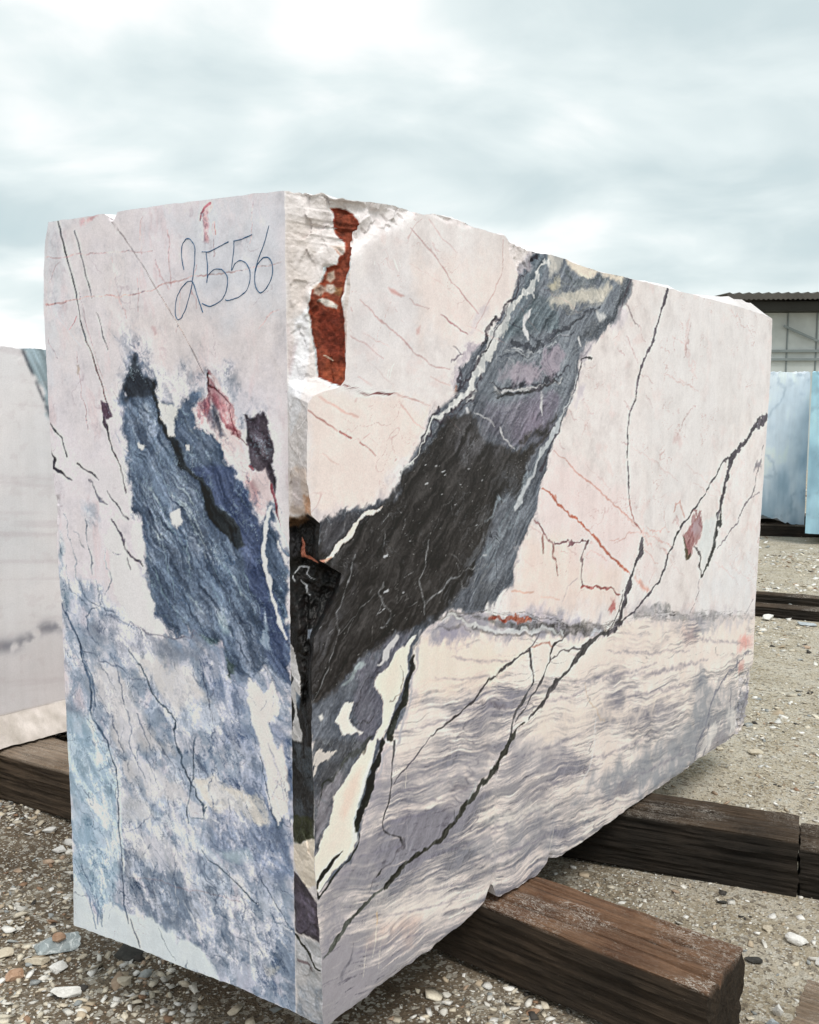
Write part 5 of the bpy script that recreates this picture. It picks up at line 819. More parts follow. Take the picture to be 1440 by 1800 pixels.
('P',(226,160,152),24.3,24.3,0.7,0.3,0.0,[(2483,628),(2565,613),(2570,569),(2398,594),(2417,615)]),
('P',(226,190,180),40.4,26.9,0.4,0.0,0.0,[(1856,751),(1947,735),(1950,688),(1878,702)]),
('L',(92,80,92),2.8,6.9,0.92,0.0,0.0,[(1635.4,1975.1,9.0),(1618.1,1935.5,6.3),(1590.8,1887.5,5.1),(1553.5,1839.2,5.6),(1536.7,1799.3,4.9),(1503.1,1752.4,4.3),(1462.4,1712.1,5.4),(1447.2,1679.7,6.3),(1430.8,1647.4,5.3),(1423.1,1609.1,4.2),(1399.9,1577.1,3.7),(1380.7,1551.8,2.8)]),
('L',(92,80,92),2.7,5.4,0.9,0.0,0.0,[(1380.7,1551.8,3.3),(1373.1,1513.9,3.6),(1372.7,1469.6,4.3),(1371.3,1418.8,4.2),(1380.9,1367.4,3.9),(1383.3,1322.4,4.1),(1395.1,1283.0,3.3)]),
('L',(160,104,100),3.3,5.6,0.85,0.0,0.0,[(1395.1,1283.0,2.8),(1411.2,1243.0,2.9),(1442.1,1194.6,3.2),(1464.1,1184.4,3.2),(1487.0,1162.3,2.5)]),
('L',(136,116,120),3.4,7.9,0.6,0.0,0.0,[(1342.0,1897.6,1.3),(1384.5,1858.2,3.2),(1427.4,1830.3,1.4)]),
('L',(186,150,152),3.5,10.7,0.6,0.3,0.0,[(1347.2,1800.0,1.4),(1404.0,1753.7,2.3),(1440.5,1723.9,1.4)]),
('L',(186,150,152),3.5,10.9,0.6,0.3,0.0,[(1427.1,1836.5,1.4),(1486.4,1789.9,1.4)]),
('L',(186,150,152),3.6,11.2,0.6,0.3,0.0,[(1463.9,1686.6,1.4),(1553.0,1657.0,1.5)]),
('L',(186,150,152),3.5,10.6,0.6,0.3,0.0,[(1386.5,1570.7,1.4),(1344.5,1595.5,1.4)]),
('L',(186,150,152),3.5,10.6,0.6,0.3,0.0,[(1365.6,1450.7,1.4),(1324.5,1464.3,1.4)]),
('L',(186,150,152),3.1,9.7,0.6,0.3,0.0,[(1105.9,1581.0,1.2),(1142.9,1551.7,1.3)]),
('L',(186,150,152),3.8,11.7,0.6,0.3,0.0,[(1633.6,1585.5,1.5),(1627.2,1565.3,1.5)]),
('L',(186,150,152),3.7,11.3,0.6,0.3,0.0,[(1497.1,1610.2,1.5),(1543.4,1571.6,1.5)]),
('L',(186,150,152),3.4,10.3,0.6,0.3,0.0,[(1296.7,1754.2,1.3),(1337.4,1731.7,1.4)]),
('L',(186,150,152),4.1,12.6,0.6,0.3,0.0,[(1897.3,1587.7,1.7),(1814.5,1544.9,2.7),(1752.9,1475.6,1.6)]),
('L',(186,150,152),4.0,12.4,0.6,0.3,0.0,[(1839.9,1880.3,1.6),(1811.5,1809.3,2.7),(1782.3,1752.7,1.6)]),
('L',(186,150,152),3.9,11.9,0.6,0.3,0.0,[(1712.4,1816.9,1.6),(1699.3,1775.7,1.6)]),
('L',(186,150,152),3.0,9.3,0.6,0.3,0.0,[(1014.4,1563.0,1.2),(1049.7,1528.5,1.2)]),
('L',(186,150,152),3.0,9.1,0.6,0.3,0.0,[(951.1,1478.3,1.2),(984.7,1454.8,1.2)]),
('P',(220,190,188),24.7,24.7,0.5,0.0,0.0,[(1736,1483),(1786,1482),(1772,1433),(1738,1448)]),
('L',(220,186,182),15.7,25.1,0.4,0.0,0.0,[(1822.0,1892.7,4.3),(1796.9,1780.9,7.5),(1906.9,1687.6,3.4)]),
('L',(78,72,82),3.5,9.6,0.95,0.0,0.0,[(2630.3,1539.8,21.2),(2559.7,1519.4,20.8),(2493.1,1499.4,12.2),(2419.7,1456.0,6.7),(2357.4,1429.4,11.1),(2297.3,1395.5,14.1),(2258.0,1373.3,15.3)]),
('L',(78,72,82),3.2,9.0,0.95,0.0,0.0,[(2257.2,1381.2,15.2),(2235.5,1350.8,17.1),(2222.9,1312.4,16.4),(2196.9,1267.2,15.0),(2174.3,1229.9,11.2),(2151.4,1177.4,11.2),(2140.9,1162.8,16.1)]),
('L',(58,60,62),3.5,8.9,0.95,0.0,0.0,[(2169.9,1191.5,3.7),(2180.7,1159.5,7.0),(2167.5,1129.5,10.3),(2149.1,1137.1,11.9),(2124.3,1085.2,14.2),(2105.5,1033.1,15.5),(2074.6,990.5,13.4),(2030.0,957.8,9.2),(1999.6,942.8,6.0)]),
('L',(70,60,66),3.4,10.2,0.85,0.0,0.0,[(2003.1,944.6,5.4),(1985.0,986.3,6.7),(1993.0,1023.1,6.5),(1948.8,1050.7,5.3),(1924.4,1064.5,3.5)]),
('P',(216,222,222),17.3,13.8,0.7,0.0,0.0,[(1987,1144),(2137,1161),(2107,1056),(2046,994),(2001,969),(2005,1037),(1966,1064),(1991,1099)]),
('P',(150,104,106),8.3,16.5,0.95,0.25,0.0,[(1920,1194),(1975,1175),(1997,1136),(1964,1086),(1921,1061),(1896,1038),(1862,1027),(1841,1077),(1834,1122),(1887,1153)]),
('P',(190,176,186),13.3,16.7,0.7,0.3,0.0,[(1921,1172),(1976,1160),(1971,1108),(1910,1092),(1889,1131)]),
('L',(74,66,46),4.9,9.8,0.85,0.0,0.0,[(1833.0,1114.4,3.4),(1850.2,1069.0,9.0),(1865.2,1030.7,11.4),(1890.6,1042.4,4.6)]),
('L',(128,80,84),5.0,10.0,0.7,0.0,0.0,[(1859.8,1171.7,4.5),(1901.8,1193.7,6.3),(1936.9,1200.4,5.8),(1939.9,1163.0,4.3),(1997.4,1128.0,3.5)]),
('L',(196,148,140),6.3,12.6,0.7,0.0,0.0,[(1738.4,1217.4,4.3),(1753.2,1241.0,5.1),(1795.3,1234.4,4.4),(1805.4,1212.2,3.6),(1841.3,1187.7,4.5)]),
('L',(196,160,160),6.3,12.5,0.6,0.0,0.0,[(1733.7,1166.7,3.2),(1756.6,1193.0,4.3),(1792.2,1161.5,2.8)]),
('L',(78,72,82),2.9,7.9,0.93,0.0,0.0,[(2236.5,1383.4,3.8),(2196.5,1379.5,3.7),(2149.2,1354.4,4.9),(2103.7,1318.4,5.5),(2067.3,1297.6,5.4),(1978.7,1243.2,4.7),(1927.2,1210.0,6.3),(1884.4,1191.4,6.8),(1843.5,1158.6,5.6),(1809.7,1152.7,6.7),(1777.9,1127.1,7.1),(1746.5,1101.7,6.5),(1715.7,1073.2,5.9),(1693.9,1036.9,5.4),(1671.6,1011.5,5.3),(1634.2,977.9,6.3),(1596.6,958.9,5.2),(1537.4,933.2,5.1),(1479.9,904.7,4.5),(1437.4,891.5,4.4),(1374.8,878.8,4.8),(1314.2,863.2,5.6)]),
('L',(132,124,132),3.9,7.7,0.85,0.0,0.0,[(2610.8,1418.9,2.8),(2593.7,1360.9,3.5),(2549.5,1296.1,3.5),(2521.2,1239.5,4.2),(2486.0,1207.0,3.4),(2405.4,1169.4,5.4),(2365.4,1136.1,4.0),(2346.1,1113.5,4.0),(2325.3,1109.4,3.9),(2275.1,1086.1,3.9),(2226.2,1059.2,3.2),(2148.6,1032.2,2.5)]),
('L',(150,142,150),4.0,8.0,0.8,0.0,0.0,[(2486.0,1207.0,2.7),(2535.0,1217.8,2.8),(2592.0,1228.4,2.8)]),
('P',(130,126,136),12.0,16.1,0.8,0.0,0.0,[(2544,1346),(2586,1349),(2588,1328),(2558,1325),(2513,1314)]),
('L',(150,140,146),4.1,10.2,0.75,0.0,0.0,[(1982.5,926.2,3.0),(1980.0,888.7,3.0),(1946.8,848.3,2.7),(1912.7,823.7,2.3)]),
('L',(160,154,160),4.9,8.1,0.7,0.0,0.0,[(2565.0,768.4,2.9),(2517.8,733.1,2.8),(2473.3,723.4,2.8)]),
('L',(206,156,146),3.0,5.0,0.85,0.0,0.0,[(925.0,1450.8,1.2),(1055.2,1382.7,1.9),(1202.4,1314.6,2.2),(1349.3,1241.4,2.2),(1434.7,1198.5,1.9)]),
('L',(182,104,84),2.7,7.4,0.88,0.1,0.0,[(859.6,1350.2,2.3),(902.1,1327.9,3.4),(945.9,1302.2,3.2),(1013.8,1262.3,3.6),(1084.5,1226.7,3.5),(1060.6,1239.3,3.6),(1108.8,1211.0,3.6),(1158.5,1181.9,4.6),(1196.7,1159.5,6.2),(1249.4,1119.4,5.8),(1303.1,1090.9,4.2),(1358.7,1058.2,4.1),(1408.7,1028.8,2.9)]),
('L',(210,158,150),3.9,11.0,0.6,0.3,0.0,[(1342.6,1240.4,1.4),(1479.4,1169.7,1.5)]),
('L',(210,158,150),4.1,11.6,0.6,0.3,0.0,[(1486.8,1165.7,1.5),(1541.0,1123.3,2.5),(1588.3,1090.9,1.5)]),
('L',(210,158,150),4.2,11.9,0.6,0.3,0.0,[(1486.7,1169.0,1.5),(1617.2,1122.2,2.6),(1714.5,1091.0,1.6)]),
('L',(210,158,150),3.8,10.9,0.6,0.3,0.0,[(1273.4,1160.9,1.4),(1381.1,1156.4,2.4),(1479.9,1159.7,1.5)]),
('L',(210,158,150),4.1,11.8,0.6,0.3,0.0,[(1538.1,1170.9,1.5),(1649.1,1112.0,1.6)]),
('L',(210,158,150),4.1,11.7,0.6,0.3,0.0,[(1497.5,1107.8,1.5),(1622.5,1038.6,1.6)]),
('L',(210,158,150),3.6,10.2,0.6,0.3,0.0,[(1136.0,1135.4,1.3),(1250.7,1090.8,1.4)]),
('L',(210,158,150),4.2,12.0,0.6,0.3,0.0,[(1554.0,1155.9,1.5),(1710.6,1147.7,1.6)]),
('P',(212,150,134),11.6,11.6,0.7,0.0,0.0,[(1452,1010),(1489,998),(1559,954),(1521,960)]),
('L',(216,160,140),4.3,4.3,0.6,0.0,0.0,[(717.0,1071.6,2.2),(775.8,1061.2,3.0),(826.3,1055.4,1.5)]),
('L',(218,176,160),4.6,4.6,0.5,0.0,0.0,[(868.3,1034.9,1.9),(966.1,1014.2,2.0)]),
('L',(132,92,96),2.7,8.9,0.8,0.0,0.0,[(826.2,1256.8,3.0),(852.3,1237.8,3.0),(873.7,1216.0,2.5),(900.9,1190.6,2.1),(930.6,1167.3,2.8)]),
('L',(136,90,84),3.1,6.7,0.75,0.0,0.0,[(868.5,1216.6,2.3),(872.4,1187.9,4.6),(875.2,1165.0,3.1)]),
('L',(134,86,82),3.0,9.2,0.8,0.3,0.0,[(930.5,1170.2,4.0),(929.2,1141.5,2.4),(938.6,1117.3,3.2),(958.2,1088.6,2.4)]),
('L',(108,72,80),2.6,11.9,0.85,0.0,0.0,[(933.4,1181.4,2.4),(966.1,1183.7,3.6),(1028.5,1170.1,4.1),(1074.8,1171.1,3.4),(1134.6,1167.9,4.3)]),
('L',(104,80,86),2.7,9.8,0.85,0.25,0.0,[(1132.3,1166.3,4.3),(1109.2,1141.5,3.9),(1100.6,1115.2,4.1),(1085.3,1080.8,3.9),(1088.7,1056.1,3.6),(1101.4,1034.9,4.3)]),
('L',(150,78,76),2.9,7.8,0.85,0.0,0.0,[(1091.9,1034.4,4.3),(1152.8,1023.9,4.4),(1209.3,1015.8,3.9),(1281.0,1001.0,3.3),(1321.8,982.2,2.7),(1346.8,970.0,2.4)]),
('P',(176,96,96),10.7,18.8,0.8,0.4,0.0,[(1296,957),(1329,965),(1318,928),(1285,917),(1278,934)]),
('L',(176,164,168),3.1,4.8,0.6,0.0,0.0,[(1067.2,1062.1,1.3),(1010.1,1043.1,1.2),(983.2,1005.6,1.2)]),
('L',(88,82,90),2.8,8.5,0.93,0.0,0.0,[(1493.0,1135.1,7.9),(1489.8,1115.3,11.9),(1490.9,1095.1,11.9),(1470.5,1070.8,7.9),(1450.1,1049.9,5.4),(1432.7,1028.9,4.9)]),
('L',(88,82,90),2.7,8.2,0.95,0.0,0.0,[(1432.7,1028.9,5.8),(1410.3,998.9,12.6),(1387.8,975.7,16.3),(1378.3,944.2,13.4),(1366.1,913.2,8.6),(1347.2,880.3,7.6),(1314.2,863.2,10.3),(1274.5,860.6,11.1)]),
('L',(84,78,84),3.3,8.1,0.85,0.0,0.0,[(1363.4,966.2,2.9),(1345.1,923.2,3.8),(1313.0,889.5,4.2),(1274.0,870.4,3.7)]),
('L',(72,70,72),2.4,7.3,0.94,0.0,0.0,[(1274.3,863.9,7.4),(1209.8,859.7,7.2),(1159.8,853.3,11.5),(1117.7,833.3,14.8),(1076.6,810.7,7.7),(1007.6,785.5,5.4),(968.5,770.0,4.9),(930.2,754.8,4.5),(892.9,731.0,4.8),(856.1,713.6,4.7),(815.0,692.0,2.3)]),
('L',(62,62,58),2.2,7.9,0.94,0.0,0.0,[(786.5,687.8,2.3),(764.5,685.0,3.5),(735.3,658.7,4.9),(721.1,655.8,8.4),(697.3,634.3,9.7),(669.0,614.4,10.4),(636.5,596.2,11.0),(604.6,578.4,10.1),(577.7,565.0,7.2),(551.2,551.7,6.6),(525.1,538.6,7.9),(490.8,526.0,8.0),(461.5,504.2,6.5),(432.6,493.3,5.9),(400.2,484.1,6.3),(368.4,477.6,5.9),(329.5,471.6,5.1),(291.6,468.3,6.0),(254.6,462.6,6.0),(229.3,452.8,7.1),(200.8,437.1,5.9)]),
('L',(84,86,82),2.1,6.4,0.93,0.0,0.0,[(190.3,436.5,2.9),(155.7,436.2,6.3),(135.4,432.7,5.7),(108.6,424.8,6.7),(88.9,416.7,5.0),(62.9,399.8,7.1),(40.6,386.4,9.2),(18.5,370.8,8.0),(-5.1,354.1,2.6)]),
('L',(70,66,70),2.5,6.8,0.88,0.0,0.0,[(1009.3,902.8,3.3),(970.1,892.2,2.9),(939.4,883.2,2.5),(921.5,860.2,2.7),(916.8,834.7,3.0),(885.4,806.2,3.2),(854.4,778.1,3.0),(813.7,747.2,2.6),(783.6,725.8,2.3),(744.3,700.5,2.3)]),
('L',(88,84,88),2.6,7.2,0.85,0.0,0.0,[(1093.4,838.1,3.0),(1040.0,846.8,3.0),(993.9,851.7,2.7),(943.8,848.0,2.3),(922.0,844.2,2.0)]),
('L',(72,66,72),2.4,6.7,0.9,0.0,0.0,[(812.0,896.4,3.8),(818.9,866.5,4.6),(823.9,831.1,5.4),(831.0,795.0,3.1)]),
('L',(72,72,76),2.4,6.5,0.9,0.0,0.0,[(831.0,795.0,3.1),(797.7,771.1,4.6),(773.0,751.3,6.1),(748.6,728.9,5.3),(739.1,711.5,3.4),(729.7,710.0,3.0),(716.2,657.1,3.7)]),
('L',(104,96,100),2.6,6.6,0.8,0.0,0.0,[(860.7,933.0,1.9),(840.3,913.8,2.5),(815.0,898.7,2.5),(779.8,888.6,2.3),(720.9,879.9,2.2)]),
('L',(164,110,98),2.7,6.8,0.7,0.0,0.0,[(825.2,899.5,1.5),(861.6,899.4,2.0),(915.2,890.8,2.4),(931.8,878.8,1.6)]),
('L',(74,70,74),2.2,7.0,0.9,0.0,0.0,[(810.5,889.9,2.3),(760.4,885.8,2.6),(711.8,876.3,3.3),(664.5,867.0,3.2),(618.6,855.3,3.5),(587.3,838.1,3.5),(561.0,820.3,4.1),(539.3,806.9,3.1),(513.6,800.0,3.0),(471.6,789.7,3.3),(414.5,773.6,2.9),(367.3,759.5,2.5)]),
('L',(118,112,118),4.1,10.2,0.7,0.2,0.0,[(539.3,806.9,2.0),(583.3,801.6,3.1),(638.3,771.9,2.1),(714.3,752.1,1.1)]),
('L',(92,88,98),2.1,5.2,0.8,0.0,0.0,[(363.4,754.5,2.2),(336.5,741.9,1.9),(306.4,725.7,2.0),(276.8,712.3,2.0),(247.8,699.1,1.7),(226.3,681.5,1.5)]),
('L',(78,74,78),2.6,6.5,0.85,0.0,0.0,[(773.3,755.8,3.0),(748.9,733.4,4.5),(729.7,710.0,4.5)]),
('L',(84,80,84),2.8,6.9,0.85,0.0,0.0,[(963.6,760.9,4.9),(920.1,741.1,4.0),(877.7,715.9,3.2),(815.4,693.6,1.5)]),
('L',(76,74,78),1.9,5.1,0.9,0.0,0.0,[(228.0,791.8,3.5),(225.1,754.3,2.0),(219.4,717.5,2.3),(216.4,679.8,2.0),(212.1,642.6,2.0),(194.5,617.1,2.6),(188.2,602.5,2.3),(195.1,583.2,2.3),(218.9,558.6,2.1),(247.5,542.3,2.4),(258.4,523.4,2.1)]),
('L',(100,96,104),2.7,8.6,0.75,0.25,0.0,[(256.2,539.1,3.0),(260.6,517.6,4.5),(243.8,504.1,3.7),(229.4,492.3,2.6),(201.0,488.5,2.0),(183.5,484.2,1.7)]),
('L',(62,62,62),1.8,3.3,0.85,0.0,0.0,[(184.9,487.5,1.7),(176.6,481.1,3.2),(166.2,475.5,1.7)]),
('L',(110,104,112),2.3,4.9,0.7,0.0,0.0,[(166.2,480.3,1.2),(149.1,467.9,1.7),(138.9,452.8,1.1)]),
('L',(104,102,112),4.8,9.6,0.6,0.3,0.0,[(85.0,347.1,1.7),(81.5,315.3,3.3),(36.2,280.3,1.6)]),
('L',(98,98,104),2.3,3.8,0.7,0.0,0.0,[(461.2,536.1,1.7),(465.6,516.0,3.0),(469.9,501.2,2.0)]),
('P',(178,192,190),6.0,6.0,0.6,0.0,0.0,[(560,582),(547,564),(525,544),(534,557)]),
('L',(112,112,126),6.2,15.5,0.8,0.15,0.0,[(2572.8,542.3,5.1),(2493.5,528.0,4.4),(2404.7,520.8,4.6),(2300.2,488.8,5.7),(2219.3,465.9,7.0),(2161.9,430.5,7.5),(2126.4,382.7,6.4)]),
('L',(112,112,126),6.6,16.4,0.8,0.15,0.0,[(2570.3,455.6,3.6),(2505.7,409.0,5.0),(2466.4,349.1,5.4),(2454.9,239.8,4.9)]),
('L',(112,112,126),6.6,16.6,0.8,0.15,0.0,[(2563.1,413.5,4.3),(2546.7,347.3,5.8),(2496.0,281.2,6.0),(2479.8,215.8,5.0)]),
('L',(112,112,126),5.8,14.4,0.8,0.15,0.0,[(2126.4,382.7,5.7),(2092.1,327.3,6.9),(2037.3,294.2,6.6),(1986.8,221.4,4.9)]),
('L',(112,112,126),5.9,14.6,0.8,0.15,0.0,[(2122.0,319.4,3.8),(2117.6,255.9,6.4),(2081.8,217.6,3.8)]),
('L',(112,112,126),6.3,15.8,0.8,0.15,0.0,[(2349.4,419.3,4.1),(2335.6,338.6,6.1),(2422.3,342.6,4.2)]),
('P',(226,222,216),14.7,22.1,0.7,0.3,0.0,[(2132,317),(2254,309),(2159,236),(2063,207),(2006,216)]),
('P',(226,222,216),15.9,23.9,0.7,0.3,0.0,[(2336,330),(2446,328),(2433,237),(2323,241)]),
('P',(196,140,134),16.1,16.1,0.6,0.0,0.0,[(2427,520),(2484,513),(2476,476),(2442,483)]),
('L',(200,176,150),3.4,10.4,0.6,0.0,0.0,[(1122.3,716.8,1.3),(1155.4,658.5,1.9),(1207.8,613.5,2.0),(1261.7,567.2,1.4)]),
('L',(206,206,206),4.7,9.3,0.5,0.0,0.0,[(1684.3,818.3,1.6),(1671.9,763.5,2.7),(1659.0,716.0,1.6)]),
('L',(226,226,226),5.2,10.4,0.6,0.0,0.0,[(1208.3,600.5,1.8),(1187.3,496.1,2.4),(1164.4,438.0,3.0),(1092.6,383.3,3.5)]),
('L',(240,232,214),2.0,2.5,0.65,0.0,0.0,[(165.8,393.1,0.6),(163.3,330.6,1.5),(151.4,287.0,0.6)]),
('L',(240,232,214),2.1,2.6,0.65,0.0,0.0,[(273.2,730.5,0.6),(270.9,657.6,0.6)]),
('L',(240,232,214),2.0,2.5,0.65,0.0,0.0,[(131.2,325.7,0.6),(117.3,254.6,0.6)]),
('L',(240,232,214),2.0,2.5,0.65,0.0,0.0,[(179.2,308.5,0.6),(171.9,247.6,0.6)]),
('L',(240,232,214),2.9,3.6,0.65,0.0,0.0,[(960.7,319.8,0.8),(934.6,255.0,0.8)]),
('L',(200,160,110),3.3,3.3,0.6,0.0,0.0,[(165.7,388.2,1.2),(163.5,359.9,0.9)]),
('L',(244,240,236),1.7,1.1,0.27598113299754146,0.3,0.0,[(788.0,1405.4,0.6),(786.3,1352.3,0.6)]),
('L',(244,240,236),1.2,0.7,0.13454663649294019,0.3,0.0,[(47.7,1266.8,0.4),(42.2,1164.1,0.4)]),
('L',(244,240,236),1.9,1.2,0.18822352879117843,0.3,0.0,[(1004.8,951.2,0.7),(1003.7,903.7,0.7)]),
('L',(244,240,236),2.2,1.4,0.14828828908739264,0.3,0.0,[(1386.2,1221.7,0.8),(1384.7,1086.8,0.8)]),
('L',(244,240,236),1.3,0.8,0.2862893615542132,0.3,0.0,[(376.0,1803.7,0.5),(372.6,1726.9,0.5)]),
('L',(244,240,236),2.0,1.3,0.25429713904639717,0.3,0.0,[(1105.7,629.3,0.7),(1103.9,539.1,0.7)]),
('L',(244,240,236),1.2,0.8,0.25062714340343484,0.3,0.0,[(175.7,1544.4,0.4),(171.4,1457.6,0.4)]),
('L',(244,240,236),1.6,1.0,0.1577802234245667,0.3,0.0,[(694.9,1868.4,0.5),(692.8,1806.3,0.5)]),
('L',(244,240,236),1.5,0.9,0.27955195159426993,0.3,0.0,[(453.8,738.1,0.5),(451.5,681.9,0.5)]),
('L',(244,240,236),2.5,1.6,0.20850811261717755,0.3,0.0,[(1905.0,2059.4,0.9),(1905.6,1960.0,0.9)]),
('L',(244,240,236),1.2,0.7,0.1401683288330008,0.3,0.0,[(70.6,1368.6,0.4),(65.1,1265.3,0.4)]),
('L',(244,240,236),1.9,1.2,0.28115462089624516,0.3,0.0,[(1074.3,1846.8,0.6),(1072.1,1743.6,0.7)]),
('L',(244,240,236),1.3,0.8,0.21715849924965458,0.3,0.0,[(322.0,1941.5,0.4),(320.2,1902.4,0.5)]),
('L',(244,240,236),1.1,0.7,0.28576673742884084,0.3,0.0,[(67.6,1809.9,0.4),(64.0,1742.1,0.4)]),
('L',(244,240,236),1.6,1.0,0.13681520377213194,0.3,0.0,[(701.8,1368.3,0.6),(698.5,1266.7,0.6)]),
('L',(244,240,236),1.8,1.2,0.29249866342109454,0.3,0.0,[(1037.0,1753.5,0.6),(1034.6,1647.5,0.6)]),
('L',(244,240,236),1.2,0.8,0.14687480594312363,0.3,0.0,[(109.0,1188.4,0.4),(104.8,1106.8,0.4)]),
('L',(244,240,236),1.5,1.0,0.14184041244058912,0.3,0.0,[(433.7,442.7,0.5),(428.2,307.4,0.5)]),
('L',(244,240,236),2.4,1.5,0.23000294052723083,0.3,0.0,[(1448.7,159.1,0.8),(1447.9,77.0,0.8)]),
('L',(244,240,236),1.2,0.7,0.22624662758217495,0.3,0.0,[(96.6,1445.4,0.4),(92.1,1360.5,0.4)]),
('L',(244,240,236),2.2,1.4,0.2755264907979036,0.3,0.0,[(1557.6,1955.7,0.8),(1557.1,1867.4,0.8)]),
('L',(244,240,236),1.9,1.2,0.29749289892943637,0.3,0.0,[(1066.3,1249.9,0.7),(1064.5,1162.3,0.7)]),
('L',(244,240,236),1.8,1.1,0.17916818708263849,0.3,0.0,[(1014.5,2019.6,0.6),(1011.6,1896.4,0.6)]),
('L',(244,240,236),1.6,1.0,0.1784477213520244,0.3,0.0,[(722.2,1669.6,0.6),(719.5,1588.7,0.6)]),
('L',(244,240,236),1.3,0.8,0.26113777942902944,0.3,0.0,[(155.3,1077.3,0.4),(153.2,1036.2,0.4)]),
('L',(244,240,236),1.2,0.8,0.20951950820009527,0.3,0.0,[(68.0,883.7,0.4),(62.8,784.5,0.4)]),
('L',(244,240,236),2.1,1.3,0.1965012636528427,0.3,0.0,[(1381.8,1626.0,0.7),(1380.3,1493.4,0.7)]),
('L',(244,240,236),1.5,0.9,0.1871344993416325,0.3,0.0,[(370.1,516.1,0.5),(366.9,441.3,0.5)]),
('L',(244,240,236),2.6,1.6,0.15079075593260077,0.3,0.0,[(1888.5,1366.2,0.9),(1889.2,1223.3,0.9)]),
('L',(244,240,236),2.5,1.6,0.2955466114411169,0.3,0.0,[(1809.7,1611.2,0.9),(1809.9,1554.2,0.9)]),
('L',(244,240,236),1.4,0.9,0.22918037628157045,0.3,0.0,[(276.8,576.6,0.5),(271.0,450.5,0.5)]),
('L',(244,240,236),1.1,0.7,0.18999815622689573,0.3,0.0,[(61.0,1839.4,0.4),(58.5,1794.1,0.4)]),
('L',(244,240,236),2.1,1.3,0.14531601165655986,0.3,0.0,[(1177.0,222.5,0.7),(1175.4,131.6,0.7)]),
('L',(244,240,236),1.8,1.1,0.22007275203825427,0.3,0.0,[(992.9,1812.2,0.6),(991.7,1762.9,0.6)]),
('L',(244,240,236),2.1,1.3,0.24669189990421075,0.3,0.0,[(1325.5,1972.4,0.7),(1324.2,1877.5,0.7)]),
('L',(244,240,236),2.3,1.5,0.15043437614570482,0.3,0.0,[(1562.7,1351.3,0.8),(1561.9,1191.1,0.8)]),
('L',(244,240,236),2.3,1.5,0.2089984461873529,0.3,0.0,[(1458.4,545.1,0.8),(1457.0,381.3,0.8)]),
('L',(244,240,236),1.2,0.8,0.15119916397120073,0.3,0.0,[(174.2,1868.5,0.4),(170.5,1795.7,0.4)]),
('L',(244,240,236),1.9,1.2,0.16003341641008606,0.3,0.0,[(1152.6,1919.9,0.7),(1150.2,1793.0,0.7)]),
('L',(244,240,236),1.1,0.7,0.22066415666186154,0.3,0.0,[(60.8,1693.4,0.4),(57.3,1628.3,0.4)]),
('L',(244,240,236),1.5,1.0,0.2903587008061929,0.3,0.0,[(633.9,1729.7,0.5),(631.0,1647.7,0.5)]),
('L',(244,240,236),2.0,1.2,0.2987676987450407,0.3,0.0,[(979.9,342.0,0.7),(978.7,294.2,0.7)]),
('L',(244,240,236),2.8,1.7,0.21668231558420353,0.3,0.0,[(2033.0,949.2,1.0),(2034.3,818.6,1.0)]),
('L',(244,240,236),2.6,1.6,0.21758723700030486,0.3,0.0,[(2019.8,2048.7,0.9),(2021.1,1911.1,0.9)]),
('L',(244,240,236),1.5,1.0,0.13857781259664417,0.3,0.0,[(486.0,866.3,0.5),(481.8,759.8,0.5)]),
('L',(244,240,236),2.2,1.4,0.2346170859854676,0.3,0.0,[(1374.8,1219.6,0.8),(1373.6,1113.6,0.8)]),
('L',(196,156,152),1.8,4.6,0.0,0.4,0.0,[(125.2,1496.0,0.4),(168.0,1468.5,1.5),(204.6,1440.4,0.4)]),
('L',(196,156,152),3.5,8.8,0.3492398047533478,0.4,0.0,[(1402.7,1446.7,0.7),(1585.0,1385.8,1.6),(1766.6,1319.7,0.8)]),
('L',(196,156,152),3.0,7.5,0.2453282465867939,0.4,0.0,[(1104.0,1403.0,0.6),(1189.7,1360.6,2.1),(1264.8,1316.9,0.7)]),
('L',(196,156,152),1.8,4.6,0.2064929140797714,0.4,0.0,[(141.7,1670.6,0.4),(191.6,1644.3,1.2),(235.8,1616.8,0.4)]),
('L',(196,156,152),3.5,8.7,0.0,0.4,0.0,[(1516.8,1755.1,0.7),(1623.0,1682.2,2.4),(1717.0,1604.6,0.8)]),
('L',(196,156,152),4.9,12.2,0.2871908658579678,0.4,0.0,[(2286.5,952.2,1.0),(2540.3,842.8,2.3),(2793.5,725.3,1.1)]),
('L',(196,156,152),2.1,5.3,0.0,0.4,0.0,[(374.0,1353.0,0.5),(416.7,1329.4,1.0),(451.6,1305.8,0.5)]),
('L',(196,156,152),4.5,11.2,0.31687732045828265,0.4,0.0,[(2127.8,984.9,0.9),(2269.4,919.4,3.4),(2394.8,853.2,1.0)]),
('L',(196,156,152),2.7,6.8,0.0,0.4,0.0,[(889.5,1691.3,0.6),(991.7,1652.9,1.8),(1087.1,1611.8,0.6)]),
('L',(196,156,152),2.1,5.2,0.22581344269112608,0.4,0.0,[(322.4,1615.6,0.4),(404.4,1565.1,0.9),(482.2,1511.5,0.5)]),
('L',(196,156,152),3.5,8.7,0.0,0.4,0.0,[(1570.8,2050.9,0.7),(1655.7,2026.6,1.8),(1726.0,1999.3,0.8)]),
('L',(196,156,152),1.8,4.6,0.4438885538902909,0.4,0.0,[(134.1,1725.6,0.4),(180.7,1711.9,1.4),(221.2,1697.2,0.4)]),
('L',(196,156,152),3.8,9.4,0.22360379142587494,0.4,0.0,[(1587.4,1134.4,0.8),(1742.1,1031.7,3.2),(1889.3,923.2,0.9)]),
